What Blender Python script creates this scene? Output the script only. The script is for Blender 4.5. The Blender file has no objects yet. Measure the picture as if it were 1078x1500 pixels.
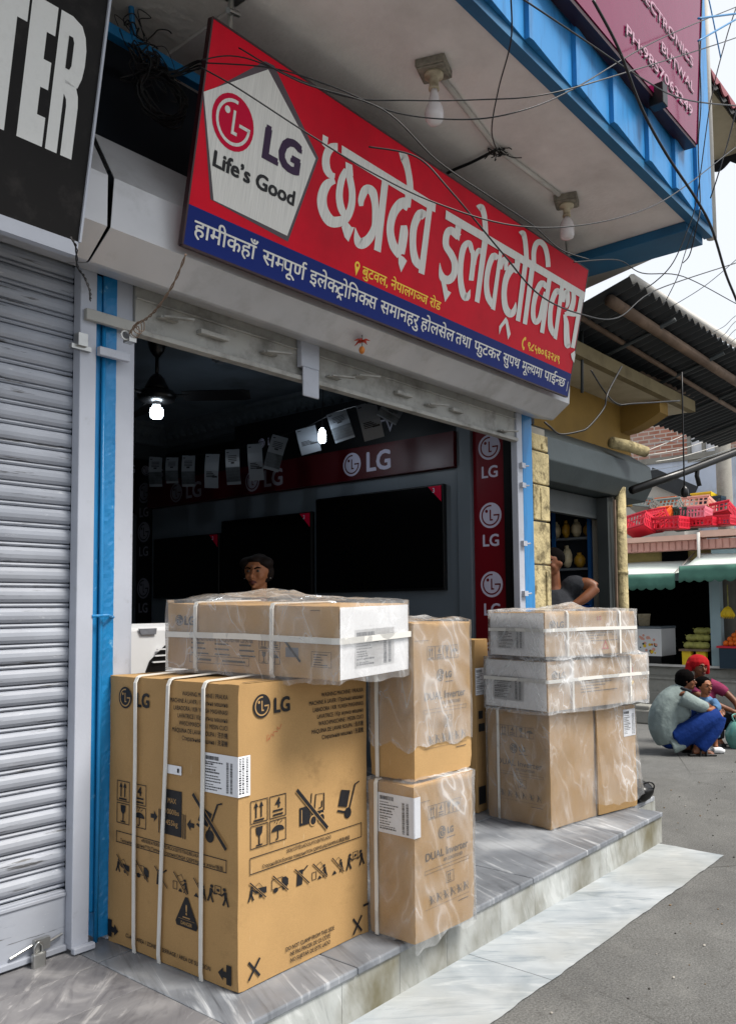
import bpy, bmesh, math, random
from mathutils import Vector, Matrix, noise
SC = bpy.context.scene
COL = SC.collection
# ---------------------------------------------------------------- camera
F_PX, PCX, PCY = 1220.38, 545.05, 805.82          # focal length and optical axis of the 1078 x 1500 photograph
CAM = Vector((0.0, 0.0, 1.49))
FW = Vector((0.76242121, 0.64360505, 0.06698093))
RT = Vector((0.64549178, -0.76371349, -0.00905869))
UP = Vector((-0.04532402, -0.05014218, 0.99771313))
cam = bpy.data.cameras.new('camera')
cam.sensor_fit = 'VERTICAL'
cam.sensor_height = 36.0
cam.lens = F_PX * 36.0 / 1500.0
cam.shift_x = -(PCX - 539.0) / 1500.0
cam.shift_y = (PCY - 750.0) / 1500.0
cam.clip_start = 0.05
cam.clip_end = 500.0
camo = bpy.data.objects.new('camera', cam)
camo.matrix_world = Matrix(((RT.x, UP.x, -FW.x, CAM.x), (RT.y, UP.y, -FW.y, CAM.y), (RT.z, UP.z, -FW.z, CAM.z), (0, 0, 0, 1)))
COL.objects.link(camo)
SC.camera = camo
# ---------------------------------------------------------------- light
SUN_EL, SUN_AZ = math.radians(56), math.radians(160)   # azimuth counted from +Y towards +X
world = bpy.data.worlds.new('World')
SC.world = world
world.use_nodes = True
_nt = world.node_tree
_bg = _nt.nodes['Background']
_sky = _nt.nodes.new('ShaderNodeTexSky')
_sky.sky_type = 'NISHITA'
_sky.sun_disc = False
_sky.sun_elevation = SUN_EL
_sky.sun_rotation = SUN_AZ
_sky.air_density = 1.0
_sky.dust_density = 3.0
_mx = _nt.nodes.new('ShaderNodeMix')
_mx.data_type = 'RGBA'
_mx.inputs['Factor'].default_value = 0.8
_mx.inputs['B'].default_value = (8.6, 8.9, 9.3, 1)     # thin even cloud in front of the blue
_nt.links.new(_sky.outputs['Color'], _mx.inputs['A'])
_nt.links.new(_mx.outputs['Result'], _bg.inputs['Color'])
_bg.inputs['Strength'].default_value = 0.074
sun = bpy.data.lights.new('sun', 'SUN')
sun.energy = 3.3
sun.angle = math.radians(20)
sun.color = (1.0, 0.95, 0.88)
suno = bpy.data.objects.new('sun', sun)
_sd = Vector((math.sin(SUN_AZ) * math.cos(SUN_EL), math.cos(SUN_AZ) * math.cos(SUN_EL), math.sin(SUN_EL)))
suno.rotation_euler = (-_sd).to_track_quat('-Z', 'Y').to_euler()
COL.objects.link(suno)
SC.view_settings.view_transform = 'Standard'
SC.view_settings.look = 'None'
SC.view_settings.exposure = 0.80
SC.view_settings.gamma = 1.0
SC.cycles.max_bounces = 8
SC.cycles.transparent_max_bounces = 16
# ---------------------------------------------------------------- points from known planes
def ray(px, py):
    return FW + RT * ((px - PCX) / F_PX) - UP * ((py - PCY) / F_PX)
def onY(px, py, y):
    d = ray(px, py); return CAM + d * ((y - CAM.y) / d.y)
def onX(px, py, x):
    d = ray(px, py); return CAM + d * ((x - CAM.x) / d.x)
def onZ(px, py, z):
    d = ray(px, py); return CAM + d * ((z - CAM.z) / d.z)
def atD(px, py, D):
    return CAM + ray(px, py) * D
# ---------------------------------------------------------------- materials
def lin(h):
    if not isinstance(h, str): return tuple(h)[:3]
    h = h.lstrip('#'); o = []
    for i in (0, 2, 4):
        c = int(h[i:i+2], 16) / 255.0
        o.append(c / 12.92 if c <= 0.04045 else ((c + 0.055) / 1.055) ** 2.4)
    return tuple(o)
class NT:
    """small node-tree writer"""
    def __init__(s, name):
        s.m = bpy.data.materials.new(name); s.m.use_nodes = True
        s.t = s.m.node_tree; s.p = s.t.nodes['Principled BSDF']; s.out = s.t.nodes['Material Output']
        s.pos = None
    def n(s, typ, **kw):
        nd = s.t.nodes.new('ShaderNode' + typ)
        for k, v in kw.items():
            if k in nd.inputs: 
                s.set(nd.inputs[k], v)
            else: setattr(nd, k, v)
        return nd
    def set(s, sock, v):
        if hasattr(v, 'is_output') or isinstance(v, bpy.types.NodeSocket): s.t.links.new(v, sock)
        else: sock.default_value = v
    def coords(s, stretch=(1, 1, 1), rot=(0, 0, 0), local=False):
        if local:
            src = s.n('TexCoord').outputs['Object']
        else:
            if s.pos is None: s.pos = s.n('NewGeometry').outputs['Position']
            src = s.pos
        mp = s.n('Mapping', vector_type='TEXTURE'); s.set(mp.inputs['Vector'], src)
        mp.inputs['Scale'].default_value = tuple(1.0 / x for x in stretch); mp.inputs['Rotation'].default_value = rot
        return mp.outputs['Vector']
    def noise(s, scale, detail=4, stretch=(1, 1, 1), rough=0.55, dist=0.0, rot=(0, 0, 0), local=False):
        nd = s.n('TexNoise'); s.set(nd.inputs['Vector'], s.coords(stretch, rot, local))
        nd.inputs['Scale'].default_value = scale; nd.inputs['Detail'].default_value = detail
        nd.inputs['Roughness'].default_value = rough; nd.inputs['Distortion'].default_value = dist
        return nd.outputs['Fac']
    def ramp(s, fac, stops):
        nd = s.n('ValToRGB'); s.set(nd.inputs['Fac'], fac)
        el = nd.color_ramp.elements
        while len(el) < len(stops): el.new(0.5)
        for e, (p, c) in zip(el, stops):
            e.position = p
            e.color = (c, c, c, 1) if isinstance(c, (int, float)) else (*lin(c), 1)
        return nd.outputs['Color']
    def mix(s, fac, a, b, mode='MIX'):
        nd = s.n('Mix'); nd.data_type = 'RGBA'; nd.blend_type = mode
        for k, v in (('Factor', fac), ('A', a), ('B', b)):
            sk = [i for i in nd.inputs if i.name == k and i.enabled][0]
            if isinstance(v, str) or (isinstance(v, tuple) and len(v) == 3): v = (*lin(v), 1)
            s.set(sk, v)
        return [o for o in nd.outputs if o.enabled][0]
    def bump(s, h, strength=0.3, dist=0.01):
        nd = s.n('Bump'); s.set(nd.inputs['Height'], h); nd.inputs['Strength'].default_value = strength
        nd.inputs['Distance'].default_value = dist; s.set(s.p.inputs['Normal'], nd.outputs['Normal'])
def mat(name, col, rough=0.6, var=0.12, scale=6, bump=0.15, bscale=80, metal=0.0, dirt=None, damt=0.4, dscale=2.5,
        stretch=(1, 1, 1), spec=0.4, bdist=0.004, dlo=0.5, dhi=0.72, rand=0.0, bstretch=None):
    k = NT(name); c = lin(col)
    a = tuple(x * (1 - var) for x in c); b = tuple(min(1, x * (1 + var)) for x in c)
    colr = k.mix(k.ramp(k.noise(scale, 5, stretch), [(0.3, 0.0), (0.7, 1.0)]), a, b)
    if dirt:
        d = k.ramp(k.noise(dscale, 7, stretch, 0.65), [(dlo, 0.0), (dhi, damt)])
        colr = k.mix(d, colr, dirt)
    if rand:
        oi = k.n('ObjectInfo'); hs = k.n('HueSaturation')
        mr = k.n('MapRange'); k.set(mr.inputs['Value'], oi.outputs['Random']); mr.inputs['To Min'].default_value = 1 - rand; mr.inputs['To Max'].default_value = 1 + rand
        k.set(hs.inputs['Value'], mr.outputs['Result']); k.set(hs.inputs['Color'], colr); colr = hs.outputs['Color']
    k.set(k.p.inputs['Base Color'], colr)
    k.p.inputs['Roughness'].default_value = rough; k.p.inputs['Metallic'].default_value = metal
    k.p.inputs['Specular IOR Level'].default_value = spec
    if bump: k.bump(k.noise(bscale, 5, bstretch or stretch), bump, bdist)
    return k.m
def emit(name, col, st):
    k = NT(name); k.p.inputs['Base Color'].default_value = (*lin(col), 1)
    k.p.inputs['Emission Color'].default_value = (*lin(col), 1); k.p.inputs['Emission Strength'].default_value = st
    return k.m
def marble(name, lo, mid, hi, scale=3.0, rot=(0, 0, 0), stretch=(1, 5, 5), dist=2.5, rough=0.3, stain=None, samt=0.5, sscale=3, rand=0.12, warp=0.6):
    k = NT(name)
    oi = k.n('ObjectInfo')
    mp = k.n('Mapping', vector_type='TEXTURE'); src = k.n('NewGeometry').outputs['Position']
    ad = k.n('VectorMath', operation='MULTIPLY_ADD'); k.set(ad.inputs[0], oi.outputs['Random']); ad.inputs[1].default_value = (7, 13, 3); k.set(ad.inputs[2], src)
    k.set(mp.inputs['Vector'], ad.outputs[0]); mp.inputs['Rotation'].default_value = rot; mp.inputs['Scale'].default_value = tuple(1.0 / x for x in stretch)
    n1 = k.n('TexNoise'); k.set(n1.inputs['Vector'], mp.outputs['Vector']); n1.inputs['Scale'].default_value = scale; n1.inputs['Detail'].default_value = 9; n1.inputs['Roughness'].default_value = 0.62; n1.inputs['Distortion'].default_value = dist
    n2 = k.n('TexNoise'); k.set(n2.inputs['Vector'], ad.outputs[0]); n2.inputs['Scale'].default_value = scale * 1.3; n2.inputs['Detail'].default_value = 8; n2.inputs['Distortion'].default_value = warp
    c1 = k.ramp(n1.outputs['Fac'], [(0.28, lo), (0.47, mid), (0.56, mid), (0.7, hi)])
    c2 = k.ramp(n2.outputs['Fac'], [(0.3, lo), (0.5, mid), (0.72, hi)])
    c = k.mix(0.35, c1, c2)
    if stain:
        c = k.mix(k.ramp(k.noise(sscale, 6, (1, 1, 0.6)), [(0.40, 0.0), (0.62, samt)]), c, stain)
    hs = k.n('HueSaturation'); mr = k.n('MapRange'); k.set(mr.inputs['Value'], oi.outputs['Random'])
    mr.inputs['To Min'].default_value = 1 - rand; mr.inputs['To Max'].default_value = 1 + rand
    k.set(hs.inputs['Value'], mr.outputs['Result']); k.set(hs.inputs['Color'], c)
    k.set(k.p.inputs['Base Color'], hs.outputs['Color'])
    k.set(k.p.inputs['Roughness'], k.ramp(k.noise(7, 5), [(0.3, rough), (0.7, min(1, rough + 0.35))]))
    k.bump(k.noise(90, 4), 0.06, 0.003)
    return k.m
def film(name, tint='#f4f6f8', base=0.08, crease_glint=0.7, scale=7.0, stretch=(1, 1, 0.45), gl_amt=0.5):
    """clear polythene: mostly see-through, with bright glints painted along thin creases and soft milky folds"""
    k = NT(name)
    n1 = k.noise(scale, 3, (2.0, 2.0, 0.3), 0.5, 0.25, (0.3, -0.45, 0.0)); n2 = k.noise(scale * 2.3, 2, (2.2, 2.2, 0.22), 0.4, 0.12, (-0.45, 0.3, 0.2)); n3 = k.noise(scale * 0.45, 4); n4 = k.noise(scale * 0.8, 4, (1.4, 1.4, 0.7))
    def glint_lines(n, w):
        rd = k.n('Math', operation='SUBTRACT'); k.set(rd.inputs[0], n); rd.inputs[1].default_value = 0.5
        ab = k.n('Math', operation='ABSOLUTE'); k.set(ab.inputs[0], rd.outputs[0]); return k.ramp(ab.outputs[0], [(0.0, 1.0), (w, 0.4), (w * 6, 0.0)])
    where = k.ramp(n3, [(0.40, 0.15), (0.60, 1.0)]); w2 = k.ramp(n4, [(0.42, 0.1), (0.60, 0.9)])
    c = k.mix(1.0, k.mix(1.0, glint_lines(n1, 0.012), where, 'MULTIPLY'), k.mix(1.0, glint_lines(n2, 0.005), w2, 'MULTIPLY'), 'LIGHTEN')  # white lines painted in where the creases would catch highlights
    al = k.mix(1.0, k.mix(1.0, c, (crease_glint,) * 3, 'MULTIPLY'), k.mix(k.ramp(n4, [(0.35, 0.0), (0.7, 1.0)]), (base * 0.5,) * 3, (base * 2.0,) * 3), 'ADD')
    k.p.inputs['Base Color'].default_value = (*lin(tint), 1)
    k.p.inputs['Roughness'].default_value = 0.3
    hb = k.mix(0.5, n1, n2); k.bump(hb, 0.8, 0.012); nb_ = k.t.nodes['Bump'].outputs['Normal']
    tr = k.n('BsdfTransparent'); tr.inputs['Color'].default_value = (0.985, 0.985, 0.985, 1)
    gl = k.n('BsdfGlossy'); gl.inputs['Roughness'].default_value = 0.10; k.set(gl.inputs['Normal'], nb_)
    fr = k.n('Fresnel'); fr.inputs['IOR'].default_value = 1.4
    fm = k.n('Math', operation='MULTIPLY'); k.set(fm.inputs[0], fr.outputs[0]); fm.inputs[1].default_value = gl_amt
    m1 = k.n('MixShader'); k.set(m1.inputs[0], fm.outputs[0]); k.set(m1.inputs[1], tr.outputs[0]); k.set(m1.inputs[2], gl.outputs[0])
    m2 = k.n('MixShader'); k.set(m2.inputs[0], al); k.set(m2.inputs[1], m1.outputs[0]); k.set(m2.inputs[2], k.p.outputs[0])
    k.set(k.out.inputs['Surface'], m2.outputs[0])
    return k.m
# ---------------------------------------------------------------- objects
def link(o): COL.objects.link(o); return o
def tag(o, label=None, cat=None, group=None, kind=None):
    if label: o['label'] = label
    if cat: o['category'] = cat
    if group: o['group'] = group
    if kind: o['kind'] = kind
    return o
def thing(name, label, cat, loc=(0, 0, 0), rz=0.0, group=None, mtx=None):
    o = bpy.data.objects.new(name, None); o.empty_display_size = 0.1
    link(o)
    if mtx is not None: o.matrix_world = mtx
    else: o.location = loc; o.rotation_euler = (0, 0, rz)
    return tag(o, label, cat, group)
def root_matrix(o):
    m = Matrix.Identity(4)
    while o is not None:
        m = o.matrix_basis @ m; o = o.parent
    return m
def dup(root, loc=None, rz=None, label=None):
    def cp(o, parent):
        c = o.copy(); link(c)
        if parent is not None: c.parent = parent
        for ch in [x for x in COL.objects if x.parent == o]: cp(ch, c)
        return c
    r = cp(root, None)
    if loc is not None: r.location = loc
    if rz is not None: r.rotation_euler = (0, 0, rz)
    if label: r['label'] = label
    return r
class MB:
    """collects shapes; build() links them as ONE mesh object"""
    def __init__(s): s.v = []; s.f = []; s.mi = []; s.T = Matrix.Identity(4)
    def add(s, vs, fs, m=0):
        b = len(s.v)
        for p in vs: s.v.append(tuple(s.T @ Vector(p)))
        for f in fs: s.f.append(tuple(b + i for i in f)); s.mi.append(m)
    def box(s, x0, x1, y0, y1, z0, z1, m=0):
        vs = [(x, y, z) for z in (z0, z1) for y in (y0, y1) for x in (x0, x1)]
        s.add(vs, [(0, 2, 3, 1), (4, 5, 7, 6), (0, 1, 5, 4), (2, 6, 7, 3), (0, 4, 6, 2), (1, 3, 7, 5)], m)
    def hexa(s, P, m=0):
        """8 corners, bottom ring then top ring, each counter-clockwise seen from above"""
        s.add(P, [(3, 2, 1, 0), (4, 5, 6, 7), (0, 1, 5, 4), (1, 2, 6, 5), (2, 3, 7, 6), (3, 0, 4, 7)], m)
    def beam(s, a, b, w, h, m=0, up=(0, 0, 1)):
        a, b = Vector(a), Vector(b); d = (b - a).normalized(); r = d.cross(Vector(up)).normalized(); u = r.cross(d)
        q = [a + r * (i * w / 2) + u * (j * h / 2) for i, j in ((-1, -1), (1, -1), (1, 1), (-1, 1))]
        q += [p + (b - a) for p in q]
        s.add(q, [(0, 3, 2, 1)[::-1], (4, 5, 6, 7)[::-1]] + [(i, (i + 1) % 4, 4 + (i + 1) % 4, 4 + i)[::-1] for i in range(4)], m)
    def prism(s, pts, d, m=0):
        """pts: 3D polygon, d: extrusion vector"""
        n = len(pts); d = Vector(d); P = [Vector(p) for p in pts]
        s.add(P + [p + d for p in P], [tuple(range(n))[::-1], tuple(range(n, 2 * n))] + [(i, (i + 1) % n, n + (i + 1) % n, n + i) for i in range(n)], m)
    def poly(s, pts, m=0): s.add(pts, [tuple(range(len(pts)))], m)
    def tube(s, pts, r, n=8, m=0, cap=True, smooth=0):
        P = [Vector(p) for p in pts]
        if smooth: P = spline(P, smooth)
        R = r if isinstance(r, (list, tuple)) else [r] * len(P)
        if len(R) != len(P): R = [R[min(len(R) - 1, int(i * (len(R) - 1) / (len(P) - 1) + 0.5))] for i in range(len(P))]
        vs = []; up = None
        for i, p in enumerate(P):
            t = (P[min(i + 1, len(P) - 1)] - P[max(i - 1, 0)]).normalized()
            if up is None: up = t.orthogonal().normalized()
            up = (up - t * up.dot(t)); up = up.normalized() if up.length > 1e-6 else t.orthogonal().normalized()
            w = t.cross(up)
            for k in range(n):
                a = 2 * math.pi * k / n; vs.append(p + (up * math.cos(a) + w * math.sin(a)) * R[i])
        fs = [(i * n + k, i * n + (k + 1) % n, (i + 1) * n + (k + 1) % n, (i + 1) * n + k) for i in range(len(P) - 1) for k in range(n)]
        if cap: fs += [tuple(range(n))[::-1], tuple(range((len(P) - 1) * n, len(P) * n))]
        s.add(vs, fs, m)
    def lathe(s, prof, c=(0, 0, 0), n=16, m=0, axis=None):
        """prof: (radius, height) list about a vertical axis through c"""
        c = Vector(c); q = Vector((0, 0, 1)).rotation_difference(Vector(axis)) if axis else None
        vs = []
        for r, z in prof:
            for k in range(n):
                a = 2 * math.pi * k / n; p = Vector((r * math.cos(a), r * math.sin(a), z))
                vs.append(c + (q @ p if q else p))
        fs = [(i * n + k, i * n + (k + 1) % n, (i + 1) * n + (k + 1) % n, (i + 1) * n + k) for i in range(len(prof) - 1) for k in range(n)]
        fs += [tuple(range(n))[::-1], tuple(range((len(prof) - 1) * n, len(prof) * n))]
        s.add(vs, fs, m)
    def ball(s, c, r, n=12, m=0, q=None):
        rr = r if isinstance(r, (tuple, list)) else (r, r, r); c = Vector(c); h = max(4, n // 2)
        vs = []
        for i in range(1, h):
            t = math.pi * i / h
            for k in range(n):
                a = 2 * math.pi * k / n
                p = Vector((rr[0] * math.sin(t) * math.cos(a), rr[1] * math.sin(t) * math.sin(a), rr[2] * math.cos(t)))
                vs.append(c + (q @ p if q else p))
        tp = Vector((0, 0, rr[2])); b = len(vs); vs += [c + (q @ tp if q else tp), c - (q @ tp if q else tp)]
        fs = [(i * n + k, (i + 1) * n + k, (i + 1) * n + (k + 1) % n, i * n + (k + 1) % n) for i in range(h - 2) for k in range(n)]
        fs += [(b, k, (k + 1) % n) for k in range(n)] + [(b + 1, (h - 2) * n + (k + 1) % n, (h - 2) * n + k) for k in range(n)]
        s.add(vs, fs, m)
    def sheet(s, fn, nu, nv, m=0, close=False):
        vs = [fn(i / nu, j / nv) for j in range(nv + 1) for i in range(nu + 1)]
        s.add(vs, [(j * (nu + 1) + i, j * (nu + 1) + i + 1, (j + 1) * (nu + 1) + i + 1, (j + 1) * (nu + 1) + i) for j in range(nv) for i in range(nu)], m)
    def build(s, name, mats, parent=None, smooth=False, local=False, bevel=0.0, seg=2, remesh=0.0, solid=0.0, relax=0):
        me = bpy.data.meshes.new(name)
        V = s.v
        if parent is not None and not local:
            inv = root_matrix(parent).inverted(); V = [tuple(inv @ Vector(p)) for p in V]
        me.from_pydata(V, [], s.f)
        for m in (mats if isinstance(mats, (list, tuple)) else [mats]): me.materials.append(m)
        if len(me.materials) > 1: me.polygons.foreach_set('material_index', s.mi)
        if smooth: me.polygons.foreach_set('use_smooth', [True] * len(me.polygons))
        if bevel or solid or remesh or relax:
            bm = bmesh.new(); bm.from_mesh(me)
            if bevel:
                ed = [e for e in bm.edges if len(e.link_faces) == 2 and e.calc_face_angle(0) > 0.6]
                bmesh.ops.bevel(bm, geom=ed, offset=bevel, segments=seg, profile=0.5, affect='EDGES', clamp_overlap=True)
            bm.to_mesh(me); bm.free()
        me.update()
        o = bpy.data.objects.new(name, me); link(o)
        if remesh or solid:
            if remesh:
                md = o.modifiers.new('r', 'REMESH'); md.mode = 'VOXEL'; md.voxel_size = remesh; md.use_smooth_shade = True
                if relax: ms = o.modifiers.new('s', 'SMOOTH'); ms.iterations = relax; ms.factor = 0.5
            if solid: md = o.modifiers.new('t', 'SOLIDIFY'); md.thickness = solid; md.offset = 0
            bpy.context.view_layer.update()
            dg = bpy.context.evaluated_depsgraph_get()
            nm = bpy.data.meshes.new_from_object(o.evaluated_get(dg)); o.modifiers.clear()
            nm.name = name
            if remesh: nm.polygons.foreach_set('use_smooth', [True] * len(nm.polygons))
            o.data = nm; bpy.data.meshes.remove(me)
        if parent is not None: o.parent = parent
        return o
def spline(P, k=6):
    P = [Vector(p) for p in P]; o = []
    for i in range(len(P) - 1):
        p0, p1, p2, p3 = P[max(i - 1, 0)], P[i], P[i + 1], P[min(i + 2, len(P) - 1)]
        for j in range(k):
            t = j / k
            o.append(0.5 * ((2 * p1) + (p2 - p0) * t + (2 * p0 - 5 * p1 + 4 * p2 - p3) * t * t + (3 * p1 - p0 - 3 * p2 + p3) * t ** 3))
    o.append(P[-1]); return o
def one(name, mb, mats, label, cat, group=None, kind=None, **kw):
    return tag(mb.build(name, mats, None, **kw), label, cat, group, kind)
# ---------------------------------------------------------------- lettering
_TC = {}
def glyphs(s):
    if s in _TC: return _TC[s]
    def mk(body):
        c = bpy.data.curves.new('t', 'FONT'); c.body = body; c.size = 1; c.resolution_u = 3
        o = bpy.data.objects.new('t', c); link(o); bpy.context.view_layer.update()
        ev = o.evaluated_get(bpy.context.evaluated_depsgraph_get()); me = ev.to_mesh()
        r = ([(v.co.x, v.co.y) for v in me.vertices], [tuple(p.vertices) for p in me.polygons])
        ev.to_mesh_clear(); bpy.data.objects.remove(o); bpy.data.curves.remove(c); return r
    v, f = mk(s); w = max(p[0] for p in mk(s + '|')[0]) - 0.168
    _TC[s] = (v, f, w); return _TC[s]
def clip_x(v, f, xm, ymin=None):
    """keep what lies left of xm (below ymin everything right of xm is dropped, above it stays)"""
    V = []; Fc = []
    for poly in f:
        P = [v[i] for i in poly]; Q = []
        for a, b in zip(P, P[1:] + P[:1]):
            if a[0] <= xm: Q.append(a)
            if (a[0] <= xm) != (b[0] <= xm):
                t = (xm - a[0]) / (b[0] - a[0]); Q.append((xm, a[1] + t * (b[1] - a[1])))
        if len(Q) > 2: Fc.append(tuple(range(len(V), len(V) + len(Q)))); V += Q
    return V, Fc
def stroke2(P, w):
    """flat polyline of width w as quads"""
    V = []; Fc = []
    for i, (x, y) in enumerate(P):
        a = P[max(i - 1, 0)]; b = P[min(i + 1, len(P) - 1)]
        dx, dy = b[0] - a[0], b[1] - a[1]; L = math.hypot(dx, dy) or 1
        ww = w[i] if isinstance(w, (list, tuple)) else w
        V += [(x - dy / L * ww / 2, y + dx / L * ww / 2), (x + dy / L * ww / 2, y - dx / L * ww / 2)]
    Fc = [(2 * i, 2 * i + 1, 2 * i + 3, 2 * i + 2) for i in range(len(P) - 1)]
    return V, Fc
def deva(tokens):
    """Devanagari line: strings, ('half', letter, keep, advance), ('draw', strokes, advance), ('mark', strokes)"""
    V = []; Fc = []; x = 0.0
    def put(v, f, dx):
        b = len(V); V.extend((p[0] + dx, p[1]) for p in v); Fc.extend(tuple(b + i for i in q) for q in f)
    for t in tokens:
        if isinstance(t, str):
            v, f, w = glyphs(t); put(v, f, x); x += w
        elif t[0] == 'half':
            v, f, w = glyphs(t[1]); v, f = clip_x(v, f, t[2]); put(v, f, x); x += t[3]
        else:
            for P, w in t[1]:
                v, f = stroke2(P, w); put(v, f, x)
            if t[0] == 'draw': x += t[2]
    return V, Fc, x
class Face:
    """flat printing on a plane: O origin, U right, V up"""
    def __init__(s, mb, O, U, V, eps=0.0012):
        s.mb = mb; s.O = Vector(O); s.U = Vector(U).normalized(); s.V = Vector(V).normalized(); s.N = s.U.cross(s.V); s.e = eps; s.q = (0, 0, 1, 1)
    def p(s, u, v, k=1): return s.O + s.U * (s.q[0] + u * s.q[2]) + s.V * (s.q[1] + v * s.q[3]) + s.N * (s.e * k)
    def at(s, u, v, sx=1, sy=None):
        f = Face(s.mb, s.O, s.U, s.V, s.e); f.q = (u, v, sx, sy or sx); return f
    def raw(s, vs, fs, m, k=1): s.mb.add([s.p(x, y, k) for x, y in vs], fs, m)
    def poly(s, pts, m, k=1): s.raw(pts, [tuple(range(len(pts)))], m, k)
    def rect(s, u0, v0, u1, v1, m, k=1): s.poly([(u0, v0), (u1, v0), (u1, v1), (u0, v1)], m, k)
    def frame(s, u0, v0, u1, v1, t, m, k=1):
        s.rect(u0, v0, u1, v0 + t, m, k); s.rect(u0, v1 - t, u1, v1, m, k); s.rect(u0, v0 + t, u0 + t, v1 - t, m, k); s.rect(u1 - t, v0 + t, u1, v1 - t, m, k)
    def line(s, P, w, m, k=1):
        v, f = stroke2(P, w); s.raw(v, f, m, k)
    def disc(s, u, v, r, m, k=1, n=28, ry=None):
        s.poly([(u + r * math.cos(2 * math.pi * i / n), v + (ry or r) * math.sin(2 * math.pi * i / n)) for i in range(n)], m, k)
    def arc(s, u, v, r, a0, a1, w, m, k=1, n=24):
        s.line([(u + r * math.cos(math.radians(a0 + (a1 - a0) * i / n)), v + r * math.sin(math.radians(a0 + (a1 - a0) * i / n))) for i in range(n + 1)], w, m, k)
    def text(s, t, u, v, h, m, al='l', bold=0.0, w=None, k=1, sx=1.0, rot=0.0):
        """h = cap height; w = forced width; bold = extra stroke in em"""
        V, Fc, W = t if isinstance(t, tuple) else glyphs(t)
        sc = h / 0.70; fx = (w / W) if w else sc * sx
        off = {'l': 0, 'c': -W / 2, 'r': -W}[al]; n = 1 if not bold else (3 if bold < 0.05 else 5)
        ca, sa = math.cos(rot), math.sin(rot)
        for i in range(n):
            d = 0 if n == 1 else bold * (i / (n - 1) - 0.5); dy = 0 if n == 1 else (0.35 * bold * (1 if i % 2 else -1))
            pts = [((x + off + d) * fx, (y + dy) * sc) for x, y in V]
            s.raw([(u + x * ca - y * sa, v + x * sa + y * ca) for x, y in pts], Fc, m, k + 0.12 * i)
    def logo(s, u, v, r, disc, line, k=1):
        """round face mark: ring broken at the upper right, nose and dot"""
        s.disc(u, v, r, disc, k)
        w = r * 0.12; q = r * 0.76
        s.arc(u, v, q, 82, 360, w, line, k + 1)
        s.line([(u + q + w / 2, v), (u + r * 0.28, v)], w, line, k + 1)
        s.line([(u, v + r * 0.44), (u, v - r * 0.40)], w, line, k + 1)
        s.line([(u - w / 2, v - r * 0.36), (u + r * 0.22, v - r * 0.36)], w, line, k + 1.2)
        s.disc(u - r * 0.34, v + r * 0.34, r * 0.13, line, k + 1, 12)
    # handling marks, each in a cell of size c whose lower left corner is (u, v)
    def arrows(s, u, v, c, m):
        for x in (0.32, 0.62):
            s.line([(u + c * x, v + c * 0.22), (u + c * x, v + c * 0.72)], c * 0.07, m)
            s.poly([(u + c * (x - 0.12), v + c * 0.68), (u + c * (x + 0.12), v + c * 0.68), (u + c * x, v + c * 0.92)], m)
        s.rect(u + c * 0.18, v + c * 0.08, u + c * 0.78, v + c * 0.16, m)
    def stack(s, u, v, c, m, n='4'):
        s.text(n, u + c * 0.5, v + c * 0.46, c * 0.42, m, 'c', 0.06)
        s.rect(u + c * 0.2, v + c * 0.28, u + c * 0.8, v + c * 0.36, m); s.rect(u + c * 0.2, v + c * 0.1, u + c * 0.8, v + c * 0.18, m)
    def glass(s, u, v, c, m):
        s.poly([(u + c * x, v + c * y) for x, y in ((0.3, 0.9), (0.34, 0.6), (0.46, 0.48), (0.54, 0.48), (0.66, 0.6), (0.7, 0.9))][::-1], m)
        s.line([(u + c * 0.5, v + c * 0.5), (u + c * 0.5, v + c * 0.12)], c * 0.07, m); s.rect(u + c * 0.32, v + c * 0.08, u + c * 0.68, v + c * 0.14, m)
    def brolly(s, u, v, c, m):
        s.poly([(u + c * (0.5 + 0.38 * math.cos(a)), v + c * (0.48 + 0.26 * math.sin(a))) for a in [math.pi * i / 10 for i in range(11)]], m)
        s.line([(u + c * 0.5, v + c * 0.5), (u + c * 0.5, v + c * 0.14), (u + c * 0.43, v + c * 0.1), (u + c * 0.38, v + c * 0.16)], c * 0.06, m)
        for x, y in ((0.3, 0.86), (0.5, 0.9), (0.7, 0.84), (0.62, 0.8), (0.42, 0.8)): s.line([(u + c * x, v + c * y), (u + c * (x + 0.04), v + c * (y + 0.07))], c * 0.035, m)
    def man(s, u, v, h, m, d=1):
        """little figure, d = facing"""
        s.disc(u, v + h * 0.88, h * 0.1, m, 1, 10)
        s.line([(u - d * h * 0.04, v + h * 0.76), (u - d * h * 0.08, v + h * 0.4)], h * 0.17, m)
        s.line([(u - d * h * 0.08, v + h * 0.45), (u + d * h * 0.08, v)], h * 0.1, m); s.line([(u - d * h * 0.1, v + h * 0.45), (u - d * h * 0.24, v)], h * 0.1, m)
        s.line([(u, v + h * 0.7), (u + d * h * 0.16, v + h * 0.5), (u + d * h * 0.34, v + h * 0.56)], h * 0.08, m)
    def slash(s, u, v, c, m): s.line([(u + c * 0.05, v + c * 0.98), (u + c * 0.95, v + c * 0.02)], c * 0.075, m, 1.6)
    def obox(s, u, v, w, h, a, m, t):
        ca, sa = math.cos(a), math.sin(a)
        q = [(u + (x * w) * ca - (y * h) * sa, v + (x * w) * sa + (y * h) * ca) for x, y in ((-.5, -.5), (.5, -.5), (.5, .5), (-.5, .5), (-.5, -.5))]
        s.line(q, t, m)
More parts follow.
